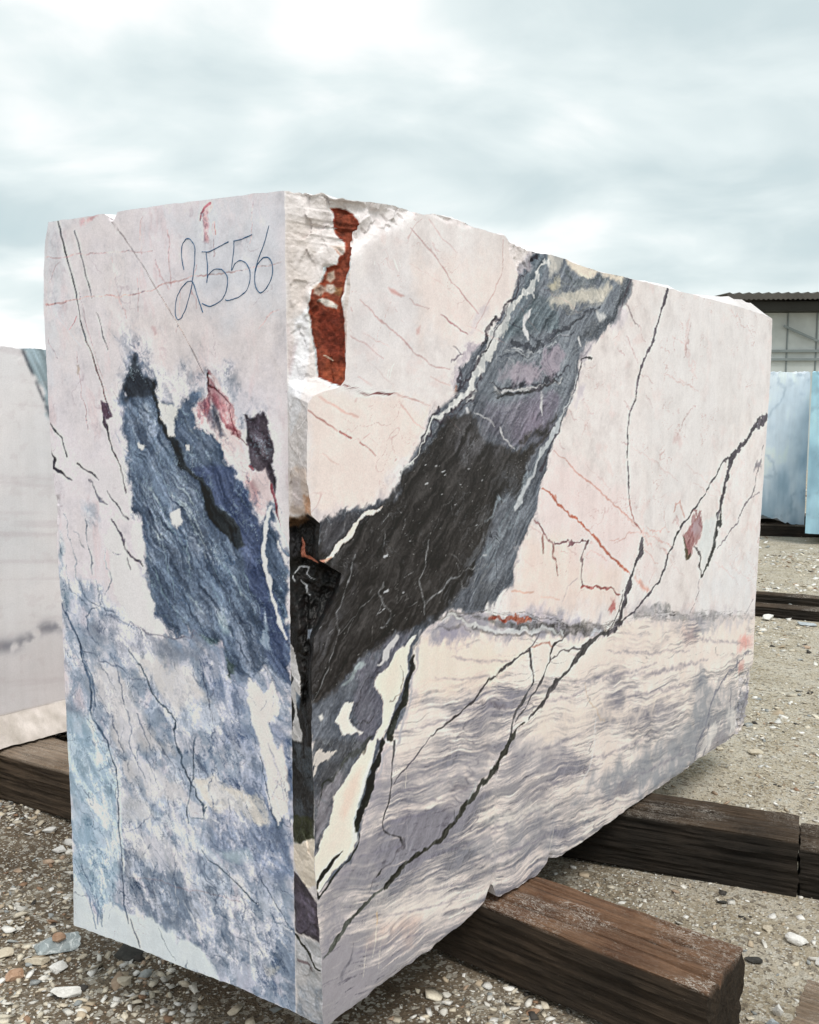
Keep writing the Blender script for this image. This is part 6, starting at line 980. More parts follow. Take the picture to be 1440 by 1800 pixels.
('L',(196,156,152),2.3,5.7,0.28673541784440576,0.4,0.0,[(508.0,1772.4,0.5),(598.6,1754.7,1.5),(684.3,1735.3,0.5)]),
('L',(196,156,152),3.7,9.3,0.34210958677513464,0.4,0.0,[(1710.9,1692.4,0.8),(1809.0,1666.7,2.6),(1891.7,1639.3,0.8)]),
('L',(196,156,152),2.5,6.2,0.24264191783501646,0.4,0.0,[(722.4,1839.4,0.5),(783.6,1809.1,1.4),(835.9,1776.8,0.5)]),
('L',(196,156,152),2.8,6.9,0.0,0.4,0.0,[(930.8,1856.0,0.6),(1047.5,1823.5,2.0),(1158.8,1787.7,0.6)]),
('L',(196,156,152),2.3,5.8,0.0,0.4,0.0,[(543.6,1614.3,0.5),(628.4,1582.5,1.8),(707.4,1548.7,0.5)]),
('L',(196,156,152),4.1,10.2,0.33811517399144075,0.4,0.0,[(1897.2,1304.8,0.9),(2013.6,1271.5,1.8),(2114.0,1237.9,0.9)]),
('L',(196,156,152),2.7,6.6,0.3285359943329328,0.4,0.0,[(795.9,1246.0,0.6),(867.6,1211.6,2.1),(930.0,1177.0,0.6)]),
('L',(196,156,152),1.9,4.8,0.0,0.4,0.0,[(184.8,1412.0,0.4),(229.7,1389.2,0.8),(268.1,1366.2,0.4)]),
('L',(196,156,152),4.0,10.0,0.0,0.4,0.0,[(1965.3,2117.4,0.8),(2063.1,2102.4,2.0),(2143.1,2084.1,0.9)]),
('L',(196,156,152),2.0,5.0,0.0,0.4,0.0,[(180.4,1333.9,0.4),(273.4,1284.9,1.6),(364.6,1233.1,0.5)]),
('L',(196,156,152),2.7,6.7,0.2674809742755947,0.4,0.0,[(850.9,1895.8,0.5),(965.7,1871.2,1.6),(1075.6,1843.6,0.6)]),
('L',(196,156,152),2.2,5.6,0.0,0.4,0.0,[(513.8,1663.3,0.5),(567.1,1651.3,1.5),(612.2,1638.5,0.5)]),
('L',(196,156,152),1.8,4.5,0.0,0.4,0.0,[(70.4,1440.6,0.4),(98.4,1430.2,1.1),(119.9,1419.9,0.4)]),
('L',(196,156,152),4.1,10.3,0.31286932877974416,0.4,0.0,[(1829.5,1374.6,0.8),(2048.6,1294.3,2.0),(2267.9,1206.7,1.0)]),
('L',(196,156,152),3.1,7.8,0.0,0.4,0.0,[(1249.3,1841.7,0.7),(1346.8,1822.2,2.4),(1433.5,1800.6,0.7)]),
('L',(196,156,152),2.4,5.9,0.0,0.4,0.0,[(562.0,1488.7,0.5),(637.0,1450.8,1.2),(705.0,1411.3,0.5)]),
('L',(196,156,152),3.5,8.9,0.2526976003271213,0.4,0.0,[(1547.7,1394.8,0.7),(1622.2,1368.7,1.7),(1681.1,1342.5,0.8)]),
('L',(196,156,152),2.8,7.1,0.4116697385067184,0.4,0.0,[(950.2,1198.3,0.6),(1012.4,1164.1,1.7),(1063.5,1130.2,0.6)]),
('L',(196,156,152),4.9,12.3,0.21522595318478857,0.4,0.0,[(2378.0,1008.3,1.0),(2572.0,901.2,3.2),(2753.4,789.1,1.1)]),
('L',(196,156,152),3.7,9.2,0.42947028123969966,0.4,0.0,[(1619.3,1689.9,0.8),(1770.3,1667.6,2.5),(1912.7,1643.1,0.8)]),
('L',(196,156,152),4.3,10.8,0.3918523562505216,0.4,0.0,[(2130.2,2087.0,0.9),(2297.6,2081.7,3.5),(2452.4,2073.2,1.0)]),
('L',(196,156,152),4.4,10.9,0.4437292505015657,0.4,0.0,[(2160.9,1967.9,0.9),(2312.6,1920.0,3.2),(2449.6,1867.2,1.0)]),
('L',(196,156,152),2.0,5.0,0.25008874769738143,0.4,0.0,[(287.7,1894.7,0.4),(374.9,1868.2,1.4),(459.0,1839.0,0.5)]),
('L',(196,156,152),3.7,9.1,0.3948926360260301,0.4,0.0,[(1686.6,1819.1,0.8),(1770.1,1799.3,2.2),(1837.5,1777.6,0.8)]),
('L',(196,156,152),2.6,6.5,0.23595609754892216,0.4,0.0,[(764.9,1161.1,0.6),(806.5,1138.1,1.3),(837.4,1116.1,0.6)]),
('L',(196,156,152),2.9,7.1,0.0,0.4,0.0,[(997.6,1851.8,0.6),(1126.0,1830.0,2.3),(1249.9,1805.5,0.7)]),
('L',(196,156,152),3.7,9.2,0.4401001285745617,0.4,0.0,[(1600.0,1109.9,0.8),(1686.2,1074.3,2.2),(1757.0,1039.4,0.8)])]
MARK_FC = [
('P',(222,216,212),3.6,2.4,0.5,0.4,0.0,[(-6,2018),(169,1999),(144,1853),(125,1597),(50,1586),(47,1326),(-17,1325)]),
('P',(206,196,188),9.5,7.1,0.6,0.5,0.0,[(5,1949),(72,1958),(53,1855),(34,1774),(2,1752)]),
('P',(232,234,238),4.9,6.1,0.8,0.3,0.0,[(18,1751),(46,1774),(42,1657),(43,1562),(12,1514),(0,1586)]),
('P',(190,172,172),4.9,6.1,0.5,0.5,0.0,[(0,1752),(20,1704),(9,1634),(-1,1657)]),
('P',(198,188,182),3.6,3.6,0.7,0.0,0.0,[(117,1842),(139,1853),(131,1703),(123,1609),(114,1703)]),  # painted shade on the step face right of the red seam
('P',(148,74,54),1.4,4.7,1,0.0,0.0,[(83,1986),(98,1990),(125,1977),(148,1944),(145,1917),(126,1882),(125,1858),(115,1830),(109,1794),(113,1762),(117,1706),(121,1645),(122,1610),(94,1615),(62,1629),(58,1666),(48,1723),(44,1780),(53,1792),(52,1812),(62,1820),(71,1840),(73,1864),(97,1865),(105,1887),(93,1903),(114,1894),(114,1918),(93,1935),(89,1974)]),
('P',(96,40,28),4.7,5.8,0.6,0.3,0.0,[(119,1973),(147,1944),(143,1913),(131,1906),(135,1945)]),
('P',(112,46,34),9.6,9.6,0.7,0.6,0.0,[(49,1772),(113,1762),(118,1665),(99,1649),(65,1706)]),
('P',(176,86,52),7.2,9.6,0.5,0.6,0.0,[(69,1666),(116,1649),(120,1616),(73,1629)]),
('P',(232,214,192),3.6,4.7,0.8,0.2,0.0,[(75,1851),(88,1855),(94,1839),(84,1831),(75,1839)]),
('P',(230,214,200),2.4,4.8,0.95,0.0,0.0,[(71,1795),(87,1791),(102,1779),(100,1771),(83,1777),(64,1789)]),
('P',(228,212,196),3.6,4.7,0.85,0.0,0.0,[(75,1827),(90,1827),(100,1811),(88,1803),(73,1811)]),
('P',(222,206,194),2.9,4.7,0.9,0.0,0.0,[(85,1907),(114,1914),(115,1894),(106,1887),(95,1901)]),
('P',(218,200,184),3.0,4.8,0.7,0.3,0.0,[(54,1820),(65,1828),(75,1819),(68,1799),(56,1804)]),
('P',(206,150,100),3.6,4.7,0.7,0.0,0.0,[(94,1819),(109,1819),(107,1799),(94,1803)]),
('L',(226,196,170),1.2,2.4,0.8,0.0,0.0,[(73.6,1677.7,1.0),(86.3,1671.4,1.7),(90.5,1667.3,0.8)]),
('P',(208,184,166),7.4,7.4,0.6,0.6,0.0,[(-1,1440),(58,1445),(66,1357),(31,1339),(0,1343)]),
('P',(178,164,168),6.2,7.4,0.6,0.5,0.0,[(14,1411),(36,1420),(38,1365),(18,1360)]),
('P',(180,116,74),6.2,7.4,0.6,0.5,0.0,[(49,1382),(68,1382),(70,1340),(48,1344)]),
('P',(30,27,26),3.2,5.1,1,0.0,0.0,[(-9,1309),(4,1330),(31,1327),(53,1344),(72,1332),(92,1315),(91,1264),(143,1223),(138,1184),(114,1145),(94,1110),(71,1057),(67,1013),(66,929),(65,844),(65,664),(22,615),(-3,622),(-3,840),(-8,1123)]),
('P',(96,72,52),5.0,7.5,0.75,0.5,0.0,[(-2,1334),(31,1335),(48,1342),(53,1331),(22,1309),(0,1309)]),
('P',(206,134,112),1.5,2.5,0.95,0.0,0.0,[(28,1288),(34,1280),(36,1252),(69,1244),(67,1236),(25,1245)]),
('P',(60,60,64),5.0,5.0,0.6,0.5,0.0,[(-1,1300),(26,1297),(25,1245),(-1,1244)]),
('L',(196,200,204),1.5,3.8,0.85,0.2,0.0,[(11.4,1210.4,0.9),(18.2,1223.5,1.4),(35.9,1221.9,2.0),(33.5,1206.8,1.4),(50.9,1194.4,0.9)]),
('L',(196,200,204),1.5,3.8,0.85,0.2,0.0,[(24.5,1193.6,0.9),(35.4,1181.0,1.6),(32.9,1163.6,1.6),(41.7,1159.6,0.9)]),
('L',(196,200,204),1.5,3.8,0.85,0.2,0.0,[(9.1,1206.0,0.9),(13.4,1193.2,0.9)]),
('P',(160,170,186),2.5,3.8,0.8,0.0,0.0,[(41,1090),(52,1095),(52,1077),(43,1073)]),
('P',(222,220,218),2.6,6.4,0.95,0.15,0.0,[(-4,1062),(14,1050),(20,1019),(31,984),(33,949),(19,922),(21,891),(31,860),(24,842),(6,841),(-5,845),(7,877),(10,921),(-3,956),(8,983),(-2,1018)]),
('P',(86,104,128),2.6,3.9,0.7,0.0,0.0,[(17,953),(30,945),(25,913),(17,922)]),
('P',(78,86,94),5.2,5.2,0.75,0.75,0.0,[(-3,840),(65,844),(63,637),(-3,622)]),
('P',(52,54,36),3.9,6.6,0.85,0.3,0.0,[(-1,664),(63,682),(63,635),(3,611)]),
('P',(226,214,196),2.6,5.3,0.95,0.0,0.0,[(-2,602),(63,639),(67,592),(66,532),(34,515),(7,549)]),
('P',(60,54,62),3.3,5.3,0.95,0.0,0.0,[(0,540),(30,524),(75,487),(74,394),(3,400),(-1,493)]),
('P',(116,108,126),5.3,8.0,0.7,0.6,0.0,[(2,489),(34,496),(65,467),(65,407),(5,405)]),
('P',(168,170,174),5.4,5.4,0.85,0.4,0.0,[(0,386),(78,394),(86,183),(4,173)]),
('P',(110,120,136),8.1,8.1,0.6,0.6,0.0,[(3,273),(78,295),(81,182),(4,173)]),
('L',(48,50,42),1.6,4.0,0.95,0.0,0.0,[(1.2,388.2,2.8),(23.1,369.4,3.1),(41.4,357.3,3.7),(57.3,335.5,3.8),(69.6,332.2,2.8)]),
('L',(100,84,88),2.7,5.4,0.7,0.0,0.0,[(6.5,329.9,2.3),(36.5,333.2,3.3),(47.9,315.6,1.4)])]
SEAM_F2 = [(-0.0157,0.9467),(0.1266,0.9781),(0.3275,1.0188),(0.4624,1.0448),(0.6108,1.0273),(1.2357,0.877),(1.4724,0.8736),(1.8417,0.8111),(2.5766,0.704)]
# broken places: depth mm, softness mm, outline mm
CHIP_F2 = [(16,34,[(65,2009),(325,2030),(321,2006),(246,1964),(161,1924),(95,1874),(63,1858)]),(7,14,[(658,2029),(908,2021),(850,1979),(740,1917),(713,1928),(680,1989)]),(5,10,[(336,2019),(535,2031),(528,2009),(346,2002)]),(10,20,[(624,199),(617,267),(644,306),(656,227)]),(9,20,[(917,199),(928,248),(963,252),(998,203)]),(8,30,[(-27,174),(45,203),(242,210),(421,217),(623,232),(885,211),(1425,222),(2156,225),(2526,234),(2672,144),(1050,165),(242,144)]),(12,25,[(2402,167),(2435,479),(2634,487),(2675,117)])]
CHIP_F1 = [(14,10,[(201,2032),(250,2029),(236,2007),(227,1998),(213,2008)]),(6,8,[(-20,1341),(9,1348),(-4,1220),(-23,1218)])]
SWIRL_F2 = [(883,1984),(934,1991),(1149,1984),(1351,1978),(1304,1870),(1169,1794),(1054,1713),(1023,1637),(906,1557),(708,1494),(590,1576),(572,1640),(676,1756),(815,1881)]
SEAM_FC = [(83,1986),(98,1990),(125,1977),(148,1944),(145,1917),(126,1882),(125,1858),(115,1830),(109,1794),(113,1762),(117,1706),(121,1645),(122,1610),(94,1615),(62,1629),(58,1666),(48,1723),(44,1780),(53,1792),(52,1812),(62,1820),(71,1840),(73,1864),(97,1865),(105,1887),(93,1903),(114,1894),(114,1918),(93,1935),(89,1974)]
CAVITY_FC = [(-10,1325),(41,1338),(68,1321),(65,1241),(120,1218),(109,1174),(83,1124),(58,1073),(49,920),(29,919),(25,1096),(1,1220)]
# ------------------------------------------------------------------ ground
def ground_height(x, y):
    h = 0.012 * fbm(x / 0.55, y / 0.55, 4, 3) + 0.03 * fbm(x / 3.0, y / 3.0, 2, 5)
    h = h * (1 - sstep(25, 60, np.hypot(x, y)))
    return h - 0.004

n_ = Nodes('sandy_ground')
co = n_.coord('Object')
big_n = n_.noise(co, 0.55, 4, 0.55, 0.3)
mid_n = n_.noise(co, 5.0, 5, 0.6)
fine = n_.noise(co, 60.0, 4, 0.65)
grit = n_.voro(co, 150.0, 'Color')
gsep = n_.t.nodes.new('ShaderNodeSeparateColor'); n_.t.links.new(grit, gsep.inputs[0])
earth = n_.ramp(mid_n, [(0.3, (0.105, 0.078, 0.052)), (0.5, (0.17, 0.132, 0.092)), (0.72, (0.28, 0.235, 0.175))])
sand = n_.ramp(mid_n, [(0.3, (0.36, 0.305, 0.215)), (0.5, (0.49, 0.43, 0.33)), (0.72, (0.60, 0.555, 0.465))])
sepx = n_.t.nodes.new('ShaderNodeSeparateXYZ'); n_.t.links.new(co, sepx.inputs[0])
side = n_.math('ADD', n_.math('MULTIPLY', sepx.outputs[0], 0.9), n_.math('MULTIPLY', sepx.outputs[1], 0.12))
side = n_.math('ADD', side, n_.math('MULTIPLY', big_n, 1.1))
side = n_.math('SUBTRACT', side, 0.95, True)
gc = n_.mix(side, earth, sand)
gc = n_.mix(n_.math('MULTIPLY', n_.ramp(gsep.outputs[0], [(0.80, (0, 0, 0)), (0.9, (1, 1, 1))]), 0.75), gc, (0.62, 0.60, 0.54))
gc = n_.mix(n_.math('MULTIPLY', n_.ramp(gsep.outputs[1], [(0.86, (0, 0, 0)), (0.93, (1, 1, 1))]), 0.7), gc, (0.09, 0.075, 0.06))
gc = n_.mix(0.5, gc, n_.ramp(fine, [(0.25, (0.45, 0.45, 0.45)), (0.7, (1.25, 1.25, 1.25))]), 'MULTIPLY')
hgt = n_.math('ADD', n_.math('MULTIPLY', fine, 0.6), n_.math('MULTIPLY', n_.voro(co, 150.0), 0.5))
g3 = n_.voro(co, 62.0, 'Color')
gs3 = n_.t.nodes.new('ShaderNodeSeparateColor'); n_.t.links.new(g3, gs3.inputs[0])
gc = n_.mix(n_.math('MULTIPLY', n_.ramp(gs3.outputs[0], [(0.84, (0, 0, 0)), (0.88, (1, 1, 1))]), 0.6), gc, (0.55, 0.52, 0.45))
gc = n_.mix(n_.math('MULTIPLY', n_.ramp(gs3.outputs[1], [(0.88, (0, 0, 0)), (0.92, (1, 1, 1))]), 0.6), gc, (0.12, 0.095, 0.07))
hgt = n_.math('ADD', hgt, n_.math('MULTIPLY', n_.noise(co, 180, 5, 0.7), 0.6))
GROUND_MAT = n_.done(gc, 0.92, n_.bump(hgt, 1.0, 0.010), 0.15)

def warp_axis(n, inner, outer, c):
    t = np.linspace(-1, 1, n)
    k = math.asinh(outer / inner)
    return c + inner * np.sinh(t * k)
gx = warp_axis(300, 1.6, 900, 0.3); gy = warp_axis(300, 1.6, 900, 3.2)
GX, GY = np.meshgrid(gx, gy)
GZ = ground_height(GX, GY)
nv = GX.size; r, c = GX.shape
idx = np.arange(nv).reshape(r, c)
quads = np.stack([idx[:-1, :-1], idx[:-1, 1:], idx[1:, 1:], idx[1:, :-1]], -1).reshape(-1, 4)
ground = new_mesh('ground', np.stack([GX, GY, GZ], -1).reshape(-1, 3), quads, GROUND_MAT, smooth=True)
tag(ground, 'pale sandy yard ground strewn with stone chips', kind='structure')

# ------------------------------------------------------------------ the marble block
def pick(pl, u):
    (ox, oy), (dx, dy) = pl
    return ox + dx * u, oy + dy * u

def lerp_tab(tab, q, inp=0):
    t = sorted(tab, key=lambda p: p[inp])
    return np.interp(q, [p[inp] for p in t], [p[1 - inp] for p in t])

NR = 860
V = np.linspace(0, 1, NR)[:, None]

def poly_sd(px_, py_, pts):
    """signed distance to polygon, negative inside"""
    d2 = np.full(px_.shape, 1e12, np.float32); ins = np.zeros(px_.shape, bool)
    n = len(pts)
    for i in range(n):
        ax, ay = pts[i]; bx, by = pts[(i + 1) % n]
        ex, ey = bx - ax, by - ay
        L2 = ex * ex + ey * ey + 1e-9
        wx = px_ - ax; wy = py_ - ay
        t = np.clip((wx * ex + wy * ey) / L2, 0, 1)
        qx = wx - t * ex; qy = wy - t * ey
        np.minimum(d2, qx * qx + qy * qy, out=d2)
        if ay != by:
            cond = (ay > py_) != (by > py_)
            ins ^= cond & (px_ < (bx - ax) * (py_ - ay) / (by - ay) + ax)
    d = np.sqrt(d2)
    return np.where(ins, -d, d)

def paint(u, z, rgb, marks, seed, streak):
    """lay the stone's patches and veins over the base colour; u, z in mm"""
    u = u.astype(np.float32); z = z.astype(np.float32)
    w1 = fbm(u / 62, z / 62, 5, seed + 1, 0.55); w2 = fbm(u / 62, z / 62, 5, seed + 2, 0.55)
    l1 = fbm(u / 34, z / 34, 4, seed + 3, 0.5); l2 = fbm(u / 34, z / 34, 4, seed + 4, 0.5)
    mo = 0.5 + 0.5 * fbm((u + 0.4 * z) / 44 + 0.25 * w1, (z - 0.2 * u) / 58 + 0.25 * w2, 6, seed + 5, 0.66)
    br = 0.5 + 0.5 * fbm(u / 17, z / 17, 3, seed + 6, 0.6)
    ds, dc = math.sin(streak), math.cos(streak)
    sa = u * dc + z * ds; sb = -u * ds + z * dc
    st = 0.5 + 0.5 * fbm(sa / 95 + w1 * 0.35, sb / 12 + w2 * 1.2, 5, seed + 7, 0.62)
    ww = 0.5 + 0.5 * fbm(u / 26, z / 26, 3, seed + 8, 0.5)
    for kind, col, soft, warp, op, mot, stk, pts in marks:
        a = np.array([p[:2] for p in pts], np.float32)
        mg = soft * 2 + warp * 1.7 + (max(p[2] for p in pts) * 2 if kind == 'L' else 0) + 2
        lo = a.min(0) - mg; hi = a.max(0) + mg
        sel = np.nonzero((u > lo[0]) & (u < hi[0]) & (z > lo[1]) & (z < hi[1]))[0]
        if not len(sel): continue
        if kind == 'P':
            pu = u[sel] + w1[sel] * warp; pz = z[sel] + w2[sel] * warp
            d = poly_sd(pu, pz, pts)
            if warp >= 6: d = d - (st[sel] - 0.5) * min(warp * 1.1, 20) * (0.3 + 1.2 * mo[sel]) - (br[sel] - 0.5) * min(warp * 0.5, 8)
            al = 1 - sstep(-soft, soft, d)
            if mot: al = al * (1 - mot * sstep(0.35, 0.75, mo[sel]))
            if stk: al = al * (0.25 + 0.75 * sstep(0.3, 0.7, st[sel]))
        else:
            pu = u[sel] + l1[sel] * warp; pz = z[sel] + l2[sel] * warp
            best = np.full(len(sel), 1e6, np.float32)
            for i in range(len(pts) - 1):
                ax, ay, aw = pts[i]; bx, by, bw = pts[i + 1]
                ex, ey = bx - ax, by - ay
                t = np.clip(((pu - ax) * ex + (pz - ay) * ey) / (ex * ex + ey * ey + 1e-9), 0, 1)
                np.minimum(best, np.hypot(pu - ax - t * ex, pz - ay - t * ey) - (aw + (bw - aw) * t) * (0.55 + 0.9 * ww[sel]), out=best)
            al = 1 - sstep(-soft * 0.8, soft * 0.8, best)
            if mot: al = al * (1 - mot * sstep(0.4, 0.7, br[sel]))
        al = (al * op)[:, None]
        rgb[sel] = rgb[sel] * (1 - al) + np.array(col, np.float32) * al
    return rgb, st, mo

def facets(u, z, cell, asp, seed, tilt, hgt):
    """fracture planes: nearest random cell, each a tilted plane (mm)"""
    gu, gzz = np.floor(u / cell), np.floor(z / (cell * asp))
    best = np.full(u.shape, 1e9); out = np.zeros(u.shape)
    for di in (-1, 0, 1):
        for dj in (-1, 0, 1):
            iu, iz = (gu + di).astype(np.int64), (gzz + dj).astype(np.int64)
            cu = (gu + di + 0.5 + 0.5 * _hash(iu, iz, seed)) * cell; cz_ = (gzz + dj + 0.5 + 0.5 * _hash(iu, iz, seed + 1)) * cell * asp
            d = (u - cu) ** 2 + ((z - cz_) / asp) ** 2
            v_ = hgt * _hash(iu, iz, seed + 2) + tilt * ((u - cu) * _hash(iu, iz, seed + 3) + (z - cz_) * _hash(iu, iz, seed + 4) * 0.7)
            k = d < best
            out = np.where(k, v_, out); best = np.where(k, d, best)
    return out

def recess(u, z, chips, seed):
    d = np.zeros(u.shape, np.float32)
    w = fbm(u / 40, z / 40, 4, seed)
    fct = facets(u, z, 26, 1.0, seed + 5, 0.3, 2.5)
    for depth, soft, pts in chips:
        s = poly_sd(u + 8 * w, z + 8 * w, pts)
        d += depth * (1 - sstep(-soft, soft * 0.15, s)) * (0.8 + 0.25 * fbm(u / 45, z / 45, 4, seed + 3) + 0.09 * fct)
    return d / 1000

# end face grid
NC1 = 290
t1 = np.linspace(0, 1, NC1)[None, :]
u1 = np.repeat(t1 * A_U, NR, 0); z1 = 0.2 + V * 1.82 + 0 * u1
for _ in range(2):
    uL = lerp_tab(OUT_F1L, z1, 1)
    uL = uL + 0.0012 * fbm(z1 * 60, z1 * 0 + 3.3, 4, 71)
    u1 = uL + (A_U + 0.0009 * fbm(z1 * 55, z1 * 0 + 1.2, 4, 72) - uL) * t1
    zb = lerp_tab(OUT_F1B, u1) + 0.0015 * fbm(u1 * 50, u1 * 0 + 5.1, 4, 73); zt = lerp_tab(OUT_F1T, u1) + 0.0012 * fbm(u1 * 50, u1 * 0 + 9.1, 4, 74)
    z1 = zb + V * (zt - zb)
N1 = (-0.48544, -0.87427); N2 = (0.76388, -0.64536); NCH = (-0.17776, -0.98407)
dep1 = recess(u1.ravel() * 1000, z1.ravel() * 1000, CHIP_F1, 31).reshape(u1.shape)
x1, y1 = pick(PLANE_F1, u1)
x1 = x1 - N1[0] * dep1; y1 = y1 - N1[1] * dep1
# long face grid
NC2 = 560
tt = np.linspace(0, 1, NC2)
d0, d1 = 1.93, 3.9
g2 = ((tt / d1) / ((1 - tt) / d0 + tt / d1))[None, :]
u2 = np.repeat(g2 * 2.6, NR, 0); z2 = 0.2 + V * 1.8 + 0 * u2
Btab = sorted(OUT_B, key=lambda p: p[1])
for _ in range(3):
    uB = np.interp(z2, [p[1] for p in Btab], [p[0] for p in Btab]) + 0.0022 * fbm(z2 * 38, z2 * 0 + 2.2, 4, 75)
    uR = lerp_tab(OUT_F2R, z2, 1) + 0.003 * fbm(z2 * 30, z2 * 0 + 7.2, 4, 76)
    u2 = uB + (uR - uB) * g2
    zb = lerp_tab(OUT_F2B, u2) + 0.004 * fbm(u2 * 26, u2 * 0 + 5.7, 5, 77, 0.6); zt = lerp_tab(OUT_F2T, u2) + 0.0025 * fbm(u2 * 30, u2 * 0 + 4.4, 4, 78)
    z2 = zb + V * (zt - zb)
dep2 = recess(u2.ravel() * 1000, z2.ravel() * 1000, CHIP_F2, 41).reshape(u2.shape)
x2, y2 = pick(PLANE_F2, u2)
x2 = x2 - N2[0] * dep2; y2 = y2 - N2[1] * dep2
# broken corner grid between the two
NCC = 66
tc = np.linspace(0, 1, NCC)[None, :]
xc = x1[:, -1:] * (1 - tc) + x2[:, :1] * tc; yc = y1[:, -1:] * (1 - tc) + y2[:, :1] * tc; zc = z1[:, -1:] * (1 - tc) + z2[:, :1] * tc
uc = (xc - PLANE_FC[0][0]) * PLANE_FC[1][0] + (yc - PLANE_FC[0][1]) * PLANE_FC[1][1]
ucm, zcm = uc.ravel() * 1000, zc.ravel() * 1000
seam_sd = poly_sd(ucm + 2.5 * fbm(ucm / 20, zcm / 20, 4, 5), zcm + 2.5 * fbm(ucm / 20, zcm / 20, 4, 6), SEAM_FC).reshape(uc.shape)
cav_sd = poly_sd(ucm + 4 * fbm(ucm / 25, zcm / 25, 4, 7), zcm, CAVITY_FC).reshape(uc.shape)
rough_c = fbm(ucm / 34, zcm / 50, 5, 51, 0.6).reshape(uc.shape)
facet = np.abs(fbm(ucm / 70, zcm / 90, 3, 52)).reshape(uc.shape)
wu = ucm + 3 * fbm(ucm / 16, zcm / 16, 3, 54); wz = zcm + 3 * fbm(ucm / 16, zcm / 16, 3, 55)
fac = (facets(wu, wz, 40, 1.6, 56, 0.13, 1.4) + 0.35 * facets(wu, wz, 12, 1.3, 66, 0.22, 0.9)).reshape(uc.shape) / 1000
edge_w = np.clip(np.sin(np.pi * tc) * 2.2, 0, 1)
width = np.hypot(x2[:, :1] - x1[:, -1:], y2[:, :1] - y1[:, -1:])
dis = edge_w * (0.0022 * rough_c + 0.007 * facet - 0.003 + fac) * np.clip(width / 0.1, 0.6, 1.5)
dis = dis - edge_w * 0.009 * (1 - sstep(-7, 5, seam_sd)) - edge_w * 0.024 * (1 - sstep(-14, 5, cav_sd)) * (0.7 + 0.7 * rough_c)
xc = xc + NCH[0] * dis; yc = yc + NCH[1] * dis
zc = zc + edge_w * 0.006 * np.clip((V - 0.985) / 0.015, 0, 1) * fbm(ucm / 22, zcm / 400, 4, 53).reshape(uc.shape)

# colours
um, zm = u1.ravel() * 1000, z1.ravel() * 1000
a_ = fbm(um / 190, zm / 190, 4, 101); b_ = fbm(um / 60, zm / 60, 5, 102, 0.6); c_ = fbm(um / 9, zm / 9, 3, 103)
base = np.array((228, 222, 225), np.float32)[None] + a_[:, None] * np.array((4, 4, 6)) + b_[:, None] * np.array((6, 5, 4)) + c_[:, None] * 2.0
pk = sstep(0.15, 0.75, fbm(um / 45 + 0.3 * a_, zm / 130, 5, 104, 0.6))[:, None]
base = base * (1 - 0.35 * pk) + np.array((220, 198, 200)) * 0.35 * pk
col1, st1, mo1 = paint(um, zm, base.astype(np.float32), MARK_F1, 201, -0.88)
# fine lie of the slate: darker stone shows its grain
lum = col1.mean(1)
dk = sstep(190, 110, lum)[:, None]
# hairline network of dark seams through the cloudy stone
def hair(u, z, lam, seed, sharp, asp=1.0):
    wa = fbm(u / (lam * 0.7), z / (lam * 0.7), 4, seed + 1); wb = fbm(u / (lam * 0.7), z / (lam * 0.7), 4, seed + 2)
    r_ = np.abs(fbm(u / lam + 0.35 * wa, z / (lam * asp) + 0.35 * wb, 3, seed, 0.45))
    return np.clip(1 - r_ / sharp, 0, 1) ** 1.3
cloudy = (sstep(226, 196, lum) * sstep(95, 140, lum))
hn = np.maximum(hair(um + 0.45 * zm, zm, 85, 601, 0.055, 2.0), 0.7 * hair(um + 0.45 * zm, zm, 42, 611, 0.06, 1.8)) * (0.35 + 0.65 * sstep(-0.2, 0.5, fbm(um / 70, zm / 70, 3, 620)))
tx = fbm((um + 0.35 * zm) / 62 + 0.4 * a_, zm / 85 + 0.4 * b_, 7, 605, 0.70)
tx = np.tanh(2.4 * tx)
col1 = col1 + (cloudy * np.where(tx > 0, 50, 17) * tx)[:, None] * np.array((1.0, 0.9, 0.8))
col1 = col1 - (cloudy * 48 * np.clip(1 - np.abs(fbm((um + 0.4 * zm) / 30, zm / 52, 5, 606, 0.6)) / 0.16, 0, 1) * sstep(-0.1, 0.5, fbm(um / 80, zm / 80, 3, 607)))[:, None] * np.array((1.0, 0.92, 0.78))
hw_ = (hn * cloudy * 0.7)[:, None]
col1 = col1 * (1 - hw_) + np.array((92, 104, 126)) * hw_
sa_ = um * 0.637 - zm * 0.771; sb_ = um * 0.771 + zm * 0.637
thr = np.maximum(hair(sb_, sa_, 34, 633, 0.10, 6.0), 0.8 * hair(sb_, sa_, 16, 635, 0.16, 8.0)) * sstep(-0.25, 0.5, fbm(um / 60, zm / 60, 4, 637))
thr = (thr * sstep(165, 100, lum) * sstep(48, 75, lum) * 0.55)[:, None]
col1 = col1 * (1 - thr) + np.array((150, 170, 184)) * thr
lite = (hair(um + 0.7 * zm, zm, 60, 631, 0.05, 2.6) * sstep(150, 95, lum) * 0.6 * sstep(-0.1, 0.6, fbm(um / 50, zm / 50, 3, 640)))[:, None]
col1 = col1 * (1 - lite) + np.array((164, 182, 194)) * lite
pale = (hair(um + 0.2 * zm, zm, 120, 651, 0.035, 1.5) * sstep(205, 222, lum) * 0.4 * sstep(0.0, 0.6, fbm(um / 90, zm / 90, 3, 660)))[:, None]
col1 = col1 * (1 - pale) + np.array((168, 150, 160)) * pale
col1 = col1 + dk * (st1 - 0.5)[:, None] * 48 + dk * b_[:, None] * 7
col1 = col1 * (1 + dk * ((st1 - 0.5)[:, None] * 0.2 + fbm(um / 5, zm / 5, 3, 105)[:, None] * 0.10))
gr = (sstep(232, 205, lum) * sstep(90, 160, lum))[:, None]
col1 = col1 * (1 + gr * ((mo1 - 0.5)[:, None] * 0.16 + b_[:, None] * 0.07)) + c_[:, None] * 1.2

